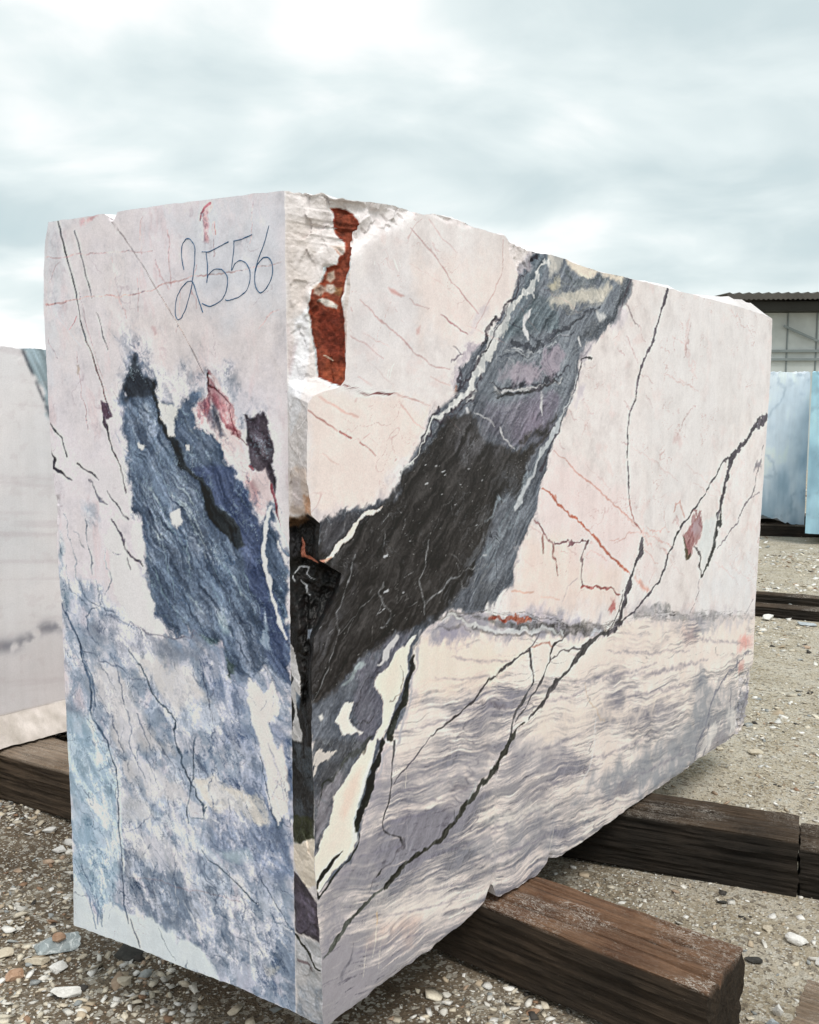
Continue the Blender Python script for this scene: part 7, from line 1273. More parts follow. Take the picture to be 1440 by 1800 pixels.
um, zm = u2.ravel() * 1000, z2.ravel() * 1000
a_ = fbm(um / 220, zm / 220, 4, 111); b_ = fbm(um / 55, zm / 55, 5, 112, 0.6); c_ = fbm(um / 9, zm / 9, 3, 113)
base = np.array((228, 221, 219), np.float32)[None] + a_[:, None] * np.array((4, 5, 6)) + b_[:, None] * np.array((4, 5, 5)) + c_[:, None] * 1.6
pk = sstep(0.25, 0.85, fbm(um / 80 + 0.4 * a_, zm / 60, 5, 114, 0.6))[:, None]
base = base * (1 - 0.3 * pk) + np.array((226, 202, 198)) * 0.3 * pk
zs = np.interp(um, [p[0] * 1000 for p in SEAM_F2], [p[1] * 1000 for p in SEAM_F2]) + 10 * b_
below = sstep(-4, 14, zs - zm)
q = zm + 0.11 * um + 22 * a_ + 2.5 * b_
q = q + 1.6 * fbm(um / 60, zm / 30, 3, 125)
s1 = fbm(q / 58, um / 360 + 0.2 * a_, 5, 115, 0.62); s2 = fbm(q / 7.5, um / 120, 5, 116, 0.66); s3 = fbm(q / 120, um / 330, 3, 117)
deep = np.clip((zs - zm) / 520, 0, 1)
amt = (0.8 + 0.3 * sstep(-0.3, 0.5, fbm(um / 260, zm / 120, 3, 129))) * sstep(0.58, 1.30, 0.50 + 0.33 * s1 + 0.32 * s2 + 0.30 * s3 + 0.50 * deep + 0.16 * sstep(1200, 2300, um) * deep) * below
greyc = np.array((120, 120, 130), np.float32)[None] + s3[:, None] * np.array((6, 4, 7))
cream = np.array((237, 223, 213), np.float32)[None] + b_[:, None] * np.array((4, 5, 6))
bb = (below * 0.8)[:, None]
base = base * (1 - bb) + cream * bb
amt = np.minimum(amt, 1)
base = base * (1 - 0.88 * amt[:, None]) + greyc * 0.88 * amt[:, None]
fl = np.maximum(sstep(0.5, 0.95, fbm(q / 5, um / 60, 4, 118, 0.65)) * np.minimum(1, amt * 1.4), 0.8 * sstep(0.06, 0.0, np.abs(fbm(q / 40, um / 330, 3, 126, 0.4))) * sstep(0.0, 0.5, fbm(q / 80, um / 120, 3, 127)) * below)
base = base * (1 - 0.5 * fl[:, None]) + np.array((92, 88, 100)) * 0.5 * fl[:, None]
col2, st2, mo2 = paint(um, zm, base.astype(np.float32), MARK_F2, 301, 0.80)
zs0 = zs - 10 * b_ + 5 * fbm(um / 60, um * 0, 3, 720)
env = np.exp(-((zm - zs0 - 3) / 17) ** 2) * sstep(330, 480, um) * (0.35 + 0.65 * sstep(-0.3, 0.4, fbm(um / 120, um * 0 + 3, 3, 721))) * (1 - 0.5 * sstep(1500, 2400, um))
vv = (zm - zs0) + 3.5 * fbm(um / 40, zm / 25, 4, 722)
dl_ = sstep(0.22, 0.05, np.abs(fbm(um / 150, vv / 9, 4, 723, 0.55))) * env
ll_ = sstep(0.14, 0.02, np.abs(fbm(um / 180, vv / 10 + 9, 3, 724, 0.5))) * env
col2 = col2 * (1 - 0.75 * dl_[:, None]) + np.array((66, 64, 66)) * 0.75 * dl_[:, None]
col2 = col2 * (1 - 0.55 * ll_[:, None]) + np.array((206, 206, 208)) * 0.55 * ll_[:, None]
# contorted layering in the upper part of the band
sw = np.zeros(len(um), np.float32)
ks = np.nonzero((zm > 1250) & (um > 500) & (um < 1450))[0]
sw[ks] = 1 - sstep(-25, 12, poly_sd(um[ks], zm[ks], SWIRL_F2))
fld = (zm + 0.10 * um + 75 * fbm(um / 190, zm / 150, 3, 730) + 20 * fbm(um / 55, zm / 45, 5, 731, 0.6)) / 23
lay = np.sin(fld * 2 * np.pi) * 0.6 + np.sin(fld * 4.7 * np.pi + 1) * 0.4
lay = lay * (0.35 + 0.65 * sstep(-0.4, 0.5, fbm(um / 90, zm / 60, 3, 732)))
col2 = col2 + (sw * lay)[:, None] * np.array((15, 15, 14))
lum = col2.mean(1)
dk = sstep(170, 90, lum)[:, None]
sa_ = um * 0.697 + zm * 0.717; sb_ = -um * 0.717 + zm * 0.697
col2 = col2 + dk * ((st2 - 0.5)[:, None] * 30 + b_[:, None] * 7)
mid = sstep(62, 85, lum) * sstep(175, 120, lum) * (1 - below * 0.5)
col2 = col2 + (mid * 26)[:, None] * fbm(sb_ / 9 + 0.8 * b_, sa_ / 90, 5, 128, 0.65)[:, None]
thr = np.maximum(hair(sb_, sa_, 40, 733, 0.07, 6.0), 0.8 * hair(sb_, sa_, 18, 735, 0.10, 8.0)) * sstep(-0.1, 0.6, fbm(um / 70, zm / 70, 4, 737))
thr = (thr * (0.22 * sstep(150, 80, lum) + 0.4 * mid))[:, None]
col2 = col2 * (1 - thr) + np.array((158, 164, 172)) * thr
col2 = col2 * (1 + dk * ((st2 - 0.5)[:, None] * 0.2 + fbm(um / 5, zm / 5, 3, 119)[:, None] * 0.10))
fleck = (vnoise(um / 5.5, zm / 4.0, 120) > 0.955).astype(np.float32)[:, None] * dk
col2 = col2 * (1 - 0.45 * fleck) + 165 * 0.45 * fleck
gr = ((1 - below) * sstep(232, 205, lum) * sstep(90, 160, lum))[:, None]
pale = (np.maximum(hair(um - 0.6 * zm, zm, 150, 671, 0.022, 1.0), 0.8 * hair(um + 0.8 * zm, zm, 90, 681, 0.025, 1.0)) * (1 - below) * sstep(200, 218, lum) * 0.5 * sstep(0.0, 0.6, fbm(um / 110, zm / 110, 3, 690)))[:, None]
col2 = col2 * (1 - pale) + np.array((192, 154, 152)) * pale
dl = (hair(um - 0.9 * zm, zm, 75, 701, 0.03, 1.6) * dk[:, 0] * 0.35 * sstep(0.0, 0.6, fbm(um / 60, zm / 60, 3, 710)))[:, None]
col2 = col2 * (1 - dl) + 150 * dl
col2 = col2 * (1 + gr * b_[:, None] * 0.06) + c_[:, None] * 1.2
# bruised white rim where the saw cut meets a broken place
rim = np.clip(dep2.ravel() / 0.004, 0, 1)[:, None] * sstep(120, 200, lum)[:, None]
col2 = col2 * (1 - 0.25 * rim) + np.array((226, 222, 220)) * 0.25 * rim

a_ = fbm(ucm / 60, zcm / 60, 5, 121, 0.6); b_ = fbm(ucm / 14, zcm / 14, 4, 122, 0.6)
base = np.array((217, 211, 208), np.float32)[None] + a_[:, None] * np.array((9, 10, 11)) + b_[:, None] * np.array((9, 9, 9))
colc, stc, moc = paint(ucm, zcm, base.astype(np.float32), MARK_FC, 401, 1.2)
colc = colc * (1 + 0.10 * b_[:, None] * sstep(210, 90, colc.mean(1))[:, None] * 2.2)
# bevel highlight painted as a paler line along the saw-bruised edges
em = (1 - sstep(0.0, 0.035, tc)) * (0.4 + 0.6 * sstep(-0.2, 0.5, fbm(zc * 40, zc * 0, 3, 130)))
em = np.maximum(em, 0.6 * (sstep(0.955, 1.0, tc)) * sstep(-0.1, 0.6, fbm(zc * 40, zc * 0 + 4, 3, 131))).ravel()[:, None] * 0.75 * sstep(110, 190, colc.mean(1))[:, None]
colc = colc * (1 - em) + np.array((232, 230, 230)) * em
ALB = 1.06
def crisp(c, shape, amounts):
    g = c.reshape(shape + (3,)).astype(np.float32)
    out = g.copy()
    for rad, amt_ in amounts:
        bl = g
        for ax in (0, 1):
            p_ = np.concatenate([np.repeat(np.take(bl, [0], ax), rad + 1, ax), bl, np.repeat(np.take(bl, [-1], ax), rad, ax)], ax)
            cs_ = np.cumsum(p_, ax, dtype=np.float64)
            n_ = bl.shape[ax]; w_ = 2 * rad + 1
            bl = ((np.take(cs_, range(w_, w_ + n_), ax) - np.take(cs_, range(0, n_), ax)) / w_).astype(np.float32)
        out += amt_ * (g - bl)
    return np.clip(out, 4, 246).reshape(-1, 3)
def to_alb(c):
    w_ = sstep(150, 215, c.mean(1))[:, None]
    c = c + w_ * np.array((0.0, -0.8, 1.8))
    return np.clip(s2l(np.clip(c, 4, 250) / 255.0) * ALB - 0.008, 0.005, 0.86)

n_ = Nodes('sawn_marble')
co = n_.coord('Object')
cc = n_.attr('stone')
rg = n_.attr('broken', 'Fac')
f1 = n_.noise(co, 260, 3, 0.6); f2 = n_.noise(co, 28, 4, 0.6)
cc = n_.mix(0.35, cc, n_.ramp(f1, [(0.3, (0.86, 0.86, 0.86)), (0.7, (1.12, 1.12, 1.12))]), 'MULTIPLY')
saw = n_.t.nodes.new('ShaderNodeTexWave'); saw.bands_direction = 'Z'; saw.inputs['Scale'].default_value = 9; saw.inputs['Distortion'].default_value = 3.5; saw.inputs['Detail'].default_value = 3
n_.put(saw.inputs['Vector'], co)
h = n_.math('ADD', n_.math('MULTIPLY', f2, 0.5), n_.math('MULTIPLY', f1, 0.12))
h = n_.math('ADD', h, n_.math('MULTIPLY', saw.outputs['Fac'], 0.08))
lumn = n_.t.nodes.new('ShaderNodeRGBToBW'); n_.t.links.new(cc, lumn.inputs[0])
h = n_.math('ADD', h, n_.math('MULTIPLY', lumn.outputs[0], 0.45))
drip = n_.noise(n_.coord('Object', (16, 16, 0.8)), 1.0, 5, 0.65, 0.3)
cc = n_.mix(0.5, cc, n_.ramp(drip, [(0.3, (0.90, 0.89, 0.88)), (0.55, (1, 1, 1)), (0.75, (1.06, 1.06, 1.06))]), 'MULTIPLY')
cryst = n_.voro(co, 330, 'Color')
cs_ = n_.t.nodes.new('ShaderNodeRGBToBW'); n_.t.links.new(cryst, cs_.inputs[0])
cc = n_.mix(0.5, cc, n_.ramp(cs_.outputs[0], [(0.2, (0.93, 0.93, 0.93)), (0.8, (1.06, 1.06, 1.06))]), 'MULTIPLY')
h2 = n_.math('MULTIPLY', n_.math('ADD', n_.noise(co, 75, 5, 0.7), n_.math('MULTIPLY', n_.voro(co, 120), 0.6)), rg)
nb = n_.bump(h, 0.16, 0.004)
nb = n_.bump(h2, 0.35, 0.005, nb)
rr = n_.math('ADD', n_.math('MULTIPLY', f2, 0.25), 0.33)
MARBLE = n_.done(cc, rr, nb, 0.28)

n_ = Nodes('red_mineral')
co = n_.coord('Object')
cc = n_.attr('stone')
cc = n_.mix(0.5, cc, n_.ramp(n_.noise(co, 21, 5, 0.65, 0.6), [(0.35, (0.5, 0.55, 0.6)), (0.62, (1.15, 1.3, 1.35))]), 'MULTIPLY')
cc = n_.mix(0.75, cc, n_.ramp(n_.noise(co, 55, 6, 0.7), [(0.32, (0.35, 0.40, 0.42)), (0.5, (0.9, 0.9, 0.9)), (0.68, (1.3, 1.5, 1.6))]), 'MULTIPLY')
hh = n_.math('ADD', n_.noise(co, 90, 6, 0.75), n_.math('MULTIPLY', n_.voro(co, 70), 0.7))
RED_MAT = n_.done(cc, 0.75, n_.bump(hh, 0.9, 0.008), 0.3)

col1 = crisp(col1, u1.shape, ((2, 0.45), (14, 0.16)))
col2 = crisp(col2, u2.shape, ((2, 0.40), (14, 0.14)))
colc = crisp(colc, uc.shape, ((2, 0.5),))
block = bpy.data.objects.new('marble_block', None)
COL.objects.link(block)
block.location = (0.2, 2.9, 0.0)
tag(block, 'huge sawn marble block with dark diagonal band, hand-numbered 2556, resting on timbers', 'marble block')
BO = np.array((0.2, 2.9, 0.0))
def grid_part(name, x, y, z, col, broken, mat=MARBLE, keep=None, label=None):
    r, c = x.shape
    vs = np.stack([x, y, z], -1).reshape(-1, 3) - BO
    ii = np.arange(r * c).reshape(r, c)
    qd = np.stack([ii[:-1, :-1], ii[:-1, 1:], ii[1:, 1:], ii[1:, :-1]], -1).reshape(-1, 4)
    if keep is not None:
        qd = qd[keep.ravel()]
        used = np.unique(qd); mp = np.zeros(r * c, np.int64); mp[used] = np.arange(len(used))
        qd = mp[qd]; vs = vs[used]; col = col[used]; broken = broken[used]
    ob = new_mesh(name, vs, qd, mat, block)
    set_col(ob, 'stone', to_alb(col)); set_float(ob, 'broken', broken)
    if label: ob['label'] = label
    return ob
grid_part('sawn_end_face', x1, y1, z1, col1, np.clip(dep1.ravel() / 0.003, 0, 1), label='pale end face with slate-blue clouds and the number')
grid_part('sawn_long_face', x2, y2, z2, col2, np.clip(dep2.ravel() / 0.004, 0, 1), label='long cream face with black diagonal band and veins')
fs = (seam_sd[:-1, :-1] + seam_sd[1:, 1:]) * 0.5 < 0
redness = (colc[:, 0] > colc[:, 2] * 1.6).reshape(uc.shape)
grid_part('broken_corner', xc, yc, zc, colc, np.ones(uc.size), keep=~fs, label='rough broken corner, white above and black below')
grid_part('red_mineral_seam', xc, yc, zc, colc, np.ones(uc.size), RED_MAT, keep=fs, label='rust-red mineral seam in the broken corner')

# rear and end sides, top and underside of the same stone
pl_ = np.array([x1[:, 0], y1[:, 0], z1[:, 0]]).T
pr_ = np.array([x2[:, -1], y2[:, -1], z2[:, -1]]).T
off = np.array((PLANE_F1[1][0], PLANE_F1[1][1])) * -0.80
step = 6
plr, prr = pl_[::step], pr_[::step]
if (NR - 1) % step: plr = np.vstack([plr, pl_[-1:]]); prr = np.vstack([prr, pr_[-1:]])
rows = len(plr)
cols = []
for t in np.linspace(0, 1, 22):                     # far end, right corner to rear corner
    p = prr.copy(); p[:, 0] += off[0] * t; p[:, 1] += off[1] * t
    bulge = 0.010 * fbm(np.full(rows, t * 6), p[:, 2] * 5, 4, 140) * math.sin(math.pi * min(1, t * 3)) if t < 1 else 0
    p[:, 0] += 0.64 * bulge; p[:, 1] += 0.76 * bulge
    cols.append(p)
back_r = cols[-1]
for t in np.linspace(0, 1, 40)[1:]:                 # rear side back to the left corner
    p = back_r * (1 - t) + plr * t
    cols.append(p)
G = np.stack(cols, 1)
gx_, gy_, gz_ = G[..., 0], G[..., 1], G[..., 2]
rb = np.tile(np.array((218, 214, 214), np.float32), (G[..., 0].size, 1)) + 14 * fbm(gx_.ravel() * 5 + gy_.ravel() * 3, gz_.ravel() * 5, 5, 141)[:, None]
grid_part('rear_sides', gx_, gy_, gz_, rb, np.full(gx_.size, 0.6))
def ring(k):
    return np.concatenate([np.stack([x1[k], y1[k], z1[k]], -1)[:-1:3], np.stack([xc[k], yc[k], zc[k]], -1)[:-1:2], np.stack([x2[k], y2[k], z2[k]], -1)[:-1:3], G[k if k == 0 else -1][:-1]])
def cap(name, k, sgn, zoff):
    R0_ = ring(k); n = len(R0_); ctr = R0_.mean(0)
    ins = [0.0, 0.03, 0.09, 0.2, 0.45, 0.8]
    vs = []
    for q_, f in enumerate(ins):
        p = R0_ * (1 - f) + ctr * f
        if q_:
            w_ = fbm(p[:, 0] * 7, p[:, 1] * 7, 5, 150 + (sgn > 0), 0.6)
            p[:, 2] += sgn * zoff * min(1, f / 0.1) * (0.55 + 0.9 * w_)
            if sgn > 0:                              # rough hump left at the far end of the top
                u_ = (p[:, 0] - PLANE_F2[0][0]) * PLANE_F2[1][0] + (p[:, 1] - PLANE_F2[0][1]) * PLANE_F2[1][1]
                p[:, 2] += 0.040 * sstep(2.0, 2.3, u_) * sstep(2.72, 2.5, u_) * min(1, f / 0.06) * (0.7 + 0.6 * fbm(p[:, 0] * 16, p[:, 1] * 16, 4, 155, 0.6))
        vs.append(p)
    vs.append(ctr[None] + [[0, 0, sgn * zoff]])
    vs = np.concatenate(vs) - BO
    fc_ = []
    for q_ in range(len(ins) - 1):
        for i in range(n):
            j = (i + 1) % n
            f_ = (q_ * n + i, q_ * n + j, (q_ + 1) * n + j, (q_ + 1) * n + i)
            fc_.append(f_ if sgn > 0 else f_[::-1])
    last = (len(ins) - 1) * n
    for i in range(n):
        f_ = (last + i, last + (i + 1) % n, len(ins) * n)
        fc_.append(f_ if sgn > 0 else f_[::-1])
    ob = new_mesh(name, vs, fc_, MARBLE, block)
    k_ = np.tile(np.array((226, 223, 222), np.float32), (len(vs), 1)) + 10 * fbm(vs[:, 0] * 9, vs[:, 1] * 9, 4, 160)[:, None]
    set_col(ob, 'stone', to_alb(k_)); set_float(ob, 'broken', np.ones(len(vs)))
cap('top_side', -1, 1, 0.012)
cap('underside', 0, -1, -0.002)

# the handwritten number: thin wax strokes lying on the end face
def smooth_path(p, n=14):
    p = np.array(p); out = []
    for i in range(len(p) - 1):
        p0, p1, p2, p3 = p[max(i - 1, 0)], p[i], p[i + 1], p[min(i + 2, len(p) - 1)]
        for t in np.linspace(0, 1, n, endpoint=False):
            out.append(0.5 * (2 * p1 + (p2 - p0) * t + (2 * p0 - 5 * p1 + 4 * p2 - p3) * t * t + (3 * p1 - p0 - 3 * p2 + p3) * t ** 3))
    out.append(p[-1]); return np.array(out)
n_ = Nodes('blue_wax_crayon')
co = n_.coord('Object')
wv = n_.noise(co, 420, 3, 0.7)
n_.p.inputs['Alpha'].default_value = 1
wax = n_.ramp(wv, [(0.38, (0.025, 0.085, 0.19)), (0.64, (0.06, 0.15, 0.27)), (0.8, (0.26, 0.35, 0.43))])
WAX = n_.done(wax, 0.6, None, 0.3)
vs, fcs = [], []
for s_i, stroke in enumerate(NUMBER_STROKES):
    sp = smooth_path(stroke, 10)
    tg = np.gradient(sp, axis=0); tg /= np.linalg.norm(tg, axis=1, keepdims=True) + 1e-9
    nn = np.stack([-tg[:, 1], tg[:, 0]], -1)
    ss = np.arange(len(sp))
    hw = 0.00125 * (1 + 0.35 * fbm(ss / 3.0, ss * 0 + s_i * 7.7, 3, 170))
    sp = sp + nn * (0.0006 * fbm(ss / 4.0, ss * 0 + s_i * 3.1, 2, 171))[:, None]
    b0 = len(vs)
    for i in range(len(sp)):
        for sd, pz_ in ((-1, 0.0002), (0, 0.0012), (1, 0.0002)):
            uu, zz_ = sp[i] + nn[i] * hw[i] * sd
            xx, yy = pick(PLANE_F1, uu)
            vs.append((xx + N1[0] * pz_ - BO[0], yy + N1[1] * pz_ - BO[1], zz_))
    for i in range(len(sp) - 1):
        a = b0 + i * 3
        fcs += [(a, a + 1, a + 4, a + 3), (a + 1, a + 2, a + 5, a + 4)]
num = new_mesh('handwritten_number', vs, fcs, WAX, block)
num['label'] = 'number 2556 handwritten in blue wax crayon'

# ------------------------------------------------------------------ timbers
def wood(name, top_a, top_b, side_a, side_b, dust):
    n_ = Nodes(name)
    co = n_.coord('Object')
    gr = n_.coord('Object', (1.0, 34, 34))
    g1 = n_.noise(gr, 2.4, 8, 0.72, 0.35); g2 = n_.noise(gr, 9.0, 5, 0.7, 0.2)
    blot = n_.noise(co, 6, 5, 0.6); fine = n_.noise(co, 160, 3, 0.7)
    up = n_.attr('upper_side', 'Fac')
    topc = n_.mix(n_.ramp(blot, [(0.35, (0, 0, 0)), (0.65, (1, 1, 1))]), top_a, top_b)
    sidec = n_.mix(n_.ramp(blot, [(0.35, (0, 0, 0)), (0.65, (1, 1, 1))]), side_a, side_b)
    c = n_.mix(up, sidec, topc)                       # weathered upper side; dark brown flanks with some shade worked into the colour
    c = n_.mix(0.85, c, n_.ramp(g1, [(0.30, (0.18, 0.17, 0.16)), (0.46, (0.8, 0.8, 0.8)), (0.72, (1.5, 1.45, 1.4))]), 'MULTIPLY')
    scr = n_.coord('Object', (1, 2.2, 2.2), (0, 0, 0.5))
    d1 = n_.ramp(n_.noise(co, 4.5, 5, 0.6, 0.4), [(0.44, (0.06, 0.06, 0.06)), (0.62, (1, 1, 1))])
    d2 = n_.ramp(n_.noise(scr, 95, 4, 0.7, 1.5), [(0.5, (0, 0, 0)), (0.6, (1, 1, 1))])
    dd = n_.math('MULTIPLY', n_.math('MULTIPLY', d1, d2), up)
    c = n_.mix(n_.math('MULTIPLY', dd, dust), c, (0.62, 0.58, 0.52))
    sprk = n_.ramp(fine, [(0.66, (0, 0, 0)), (0.78, (1, 1, 1))])
    c = n_.mix(n_.math('MULTIPLY', sprk, 0.22), c, (0.45, 0.40, 0.33))
    hh = n_.math('ADD', g1, n_.math('MULTIPLY', g2, 0.5))
    return n_.done(c, 0.85, n_.bump(hh, 0.95, 0.012), 0.2)
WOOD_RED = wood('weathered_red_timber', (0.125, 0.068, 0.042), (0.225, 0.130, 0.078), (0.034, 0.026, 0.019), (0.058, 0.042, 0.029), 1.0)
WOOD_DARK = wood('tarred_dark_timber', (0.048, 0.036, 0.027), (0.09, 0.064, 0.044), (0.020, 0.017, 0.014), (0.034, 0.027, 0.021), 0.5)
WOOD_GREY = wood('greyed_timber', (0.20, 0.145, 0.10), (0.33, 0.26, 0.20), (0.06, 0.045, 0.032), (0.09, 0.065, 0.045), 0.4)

def timber(name, label, start, end, width, height, mat, z0=0.0, seed=0, cracks=(), round_=0.012, group=None, nseg=120, warp=0.006):
    """start, end: near lower edge on the ground plan, seen from the camera side; width goes to the left of start->end"""
    sx, sy = start; ex, ey = end
    L = math.hypot(ex - sx, ey - sy); ang = math.atan2(ey - sy, ex - sx)
    prof = []                                         # cross-section, y across, z up
    def seg(a, b, n):
        for k in range(n): prof.append((a[0] + (b[0] - a[0]) * k / n, a[1] + (b[1] - a[1]) * k / n))
    rr = round_
    def arc(cx, cy, a0, n=4):
        for k in range(n): a = a0 + (math.pi / 2) * k / n; prof.append((cx + rr * math.cos(a), cy + rr * math.sin(a)))
    seg((rr, 0), (width - rr, 0), 12); arc(width - rr, rr, -math.pi / 2)
    seg((width, rr), (width, height - rr), 14); arc(width - rr, height - rr, 0)
    seg((width - rr, height), (rr, height), 34); arc(rr, height - rr, math.pi / 2)
    seg((0, height - rr), (0, rr), 22); arc(rr, rr, math.pi)
    prof = np.array(prof); m_ = len(prof)
    cy, cz = width / 2, height / 2
    vs = []
    per = np.arange(m_) * 0.35
    for i in range(nseg + 1):
        x = L * i / nseg
        p = prof.copy()
        d = warp * fbm(np.full(m_, x * 3.0 + seed * 9.1), per, 4, 180 + seed) + 0.0025 * fbm(np.full(m_, x * 9.0 + seed), per * 3, 3, 190 + seed)
        ctr = p - [cy, cz]; ln = np.linalg.norm(ctr, axis=1, keepdims=True)
        nrm = np.where(np.abs(ctr[:, :1]) / width > np.abs(ctr[:, 1:]) / height, np.sign(ctr[:, :1]) * [[1, 0]], np.sign(ctr[:, 1:]) * [[0, 1]])
        for (cpos, cdep, cwid, x0, x1_) in cracks:    # long drying cracks in the upper side
            w_ = cpos * width + 0.012 * vnoise(np.array([x * 4.0]), np.array([seed + cpos * 9]), 5)[0]
            fade = float(sstep(x0, x0 + 0.12, np.array(x)) * (1 - sstep(x1_ - 0.12, x1_, np.array(x))))
            on_top = p[:, 1] > height - 0.003
            d = d - on_top * cdep * fade * np.exp(-((p[:, 0] - w_) / cwid) ** 2)
        xe = np.full(m_, x)
        if i in (0, nseg):
            xe = xe + 0.005 * fbm(prof[:, 0] * 40, prof[:, 1] * 40, 3, 200 + seed + i, 0.6)
        p = p + nrm * d[:, None]
        vs.append(np.stack([xe, p[:, 0], p[:, 1]], -1))
    vs = np.concatenate(vs)
    ii = np.arange((nseg + 1) * m_).reshape(nseg + 1, m_)
    jj = np.roll(ii, -1, 1)
    qd = np.stack([ii[:-1], ii[1:], jj[1:], jj[:-1]], -1).reshape(-1, 4)[:, ::-1]
    fc_ = [tuple(f) for f in qd]
    vs = list(map(tuple, vs))
    for e_i, row in ((0, ii[0]), (nseg, ii[-1])):      # rough end grain, three rings to a centre
        prev = list(row)
        for f in (0.25, 0.55, 0.85):
            cur = []
            for k, (a, b) in enumerate(prof):
                yy = a + (cy - a) * f; zz2 = b + (cz - b) * f
                xx = (0 if e_i == 0 else L) + 0.004 * float(fbm(np.array([yy * 30.0]), np.array([zz2 * 30.0]), 3, 210 + seed + e_i)[0])
                cur.append(len(vs)); vs.append((xx, yy, zz2))
            for k in range(m_):
                q4 = (prev[k], prev[(k + 1) % m_], cur[(k + 1) % m_], cur[k])
                fc_.append(q4 if e_i else q4[::-1])
            prev = cur
        cidx = len(vs); vs.append((0 if e_i == 0 else L, cy, cz))
        for k in range(m_):
            t3 = (prev[k], prev[(k + 1) % m_], cidx)
            fc_.append(t3 if e_i else t3[::-1])
    ob = new_mesh(name, vs, fc_, mat)
    ups = np.zeros(len(vs)); on_ = sstep(height - 0.012, height - 0.002, prof[:, 1])
    ups[:(nseg + 1) * m_] = np.tile(on_, nseg + 1)
    set_float(ob, 'upper_side', ups)
    ob.location = (sx, sy, z0); ob.rotation_euler = (0, 0, ang)
    tag(ob, label, 'timber', group)
    return ob
GRP = 'timbers lying under and around the blocks'
def along(p, q, s): return (p[0] + (q[0] - p[0]) * s, p[1] + (q[1] - p[1]) * s)
a, b = (0.334, 2.329), (0.704, 2.0375)
timber('timber_beam', 'rust-brown timber beam with white scuffs under the near end of the marble block', along(a, b, -2.2), b, 0.245, 0.198, WOOD_RED, 0.0, 1, ((0.27, 0.024, 0.0065, 0.3, 1.75), (0.62, 0.016, 0.006, 0.9, 1.45), (0.80, 0.012, 0.005, 0.2, 1.1), (0.47, 0.010, 0.005, 1.05, 1.75)), group=GRP, nseg=200)
a, b = (0.703, 3.040), (1.243, 2.814)
timber('timber_beam', 'dark tarred timber beam under the far part of the marble block', along(a, b, -1.4), b, 0.21, 0.197, WOOD_DARK, 0.0, 2, ((0.3, 0.014, 0.006, 0.2, 1.4), (0.6, 0.016, 0.006, 0.6, 1.38), (0.8, 0.012, 0.006, 0.3, 1.3)), group=GRP, nseg=180)
d = np.array(b) - np.array(a); d /= np.linalg.norm(d)
s0 = np.array(b) + d * 0.005 + np.array((-d[1], d[0])) * 0.004
timber('timber_beam', 'dark timber butted against the end of the tarred beam at the right picture edge', tuple(s0), tuple(s0 + d * 1.1), 0.2, 0.178, WOOD_DARK, 0.0, 3, ((0.5, 0.006, 0.004, 0.1, 1.0),), group=GRP)
s0 = np.array((0.855, 1.935)); d = np.array((0.83, -0.55)); d /= np.linalg.norm(d)
timber('timber_beam', 'brown timber end poking into the bottom right picture corner', tuple(s0), tuple(s0 + d * 0.9), 0.205, 0.19, WOOD_GREY, 0.0, 4, ((0.4, 0.006, 0.004, 0.05, 0.8),), group=GRP)
a, b = (-1.651, 3.593), (-1.307, 3.396)
timber('timber_beam', 'grey-brown timber beam beneath the pale block at the left picture edge', along(a, b, -1.6), along(a, b, 1.35), 0.24, 0.195, WOOD_GREY, 0.0, 5, ((0.4, 0.008, 0.004, 0.1, 1.0),), group=GRP)
timber('timber_beam', 'long dark timber lying on the gravel, nearer of a parallel pair', (1.4, 7.66), (5.6, 5.63), 0.16, 0.085, WOOD_DARK, -0.005, 6, (), 0.008, GRP, 160)
timber('timber_beam', 'long dark timber lying on the gravel, farther of a parallel pair', (1.5, 8.22), (5.9, 6.10), 0.12, 0.085, WOOD_DARK, -0.01, 7, (), 0.008, GRP, 160)
timber('timber_beam', 'dark timber under the pale blue block in the distance at right', (3.2, 12.3), (6.6, 11.2), 0.3, 0.15, WOOD_DARK, -0.01, 8, (), 0.012, GRP, 100)
timber('timber_beam', 'dark timber under the rear edge of the distant blue block', (3.7, 13.5), (7.0, 12.5), 0.3, 0.15, WOOD_DARK, -0.01, 9, (), 0.012, GRP, 60)
timber('timber_beam', 'second timber beneath the pale left block, farther in', (-3.0, 4.35), (-1.3, 4.45), 0.24, 0.195, WOOD_GREY, 0.0, 10, (), 0.012, GRP, 60)

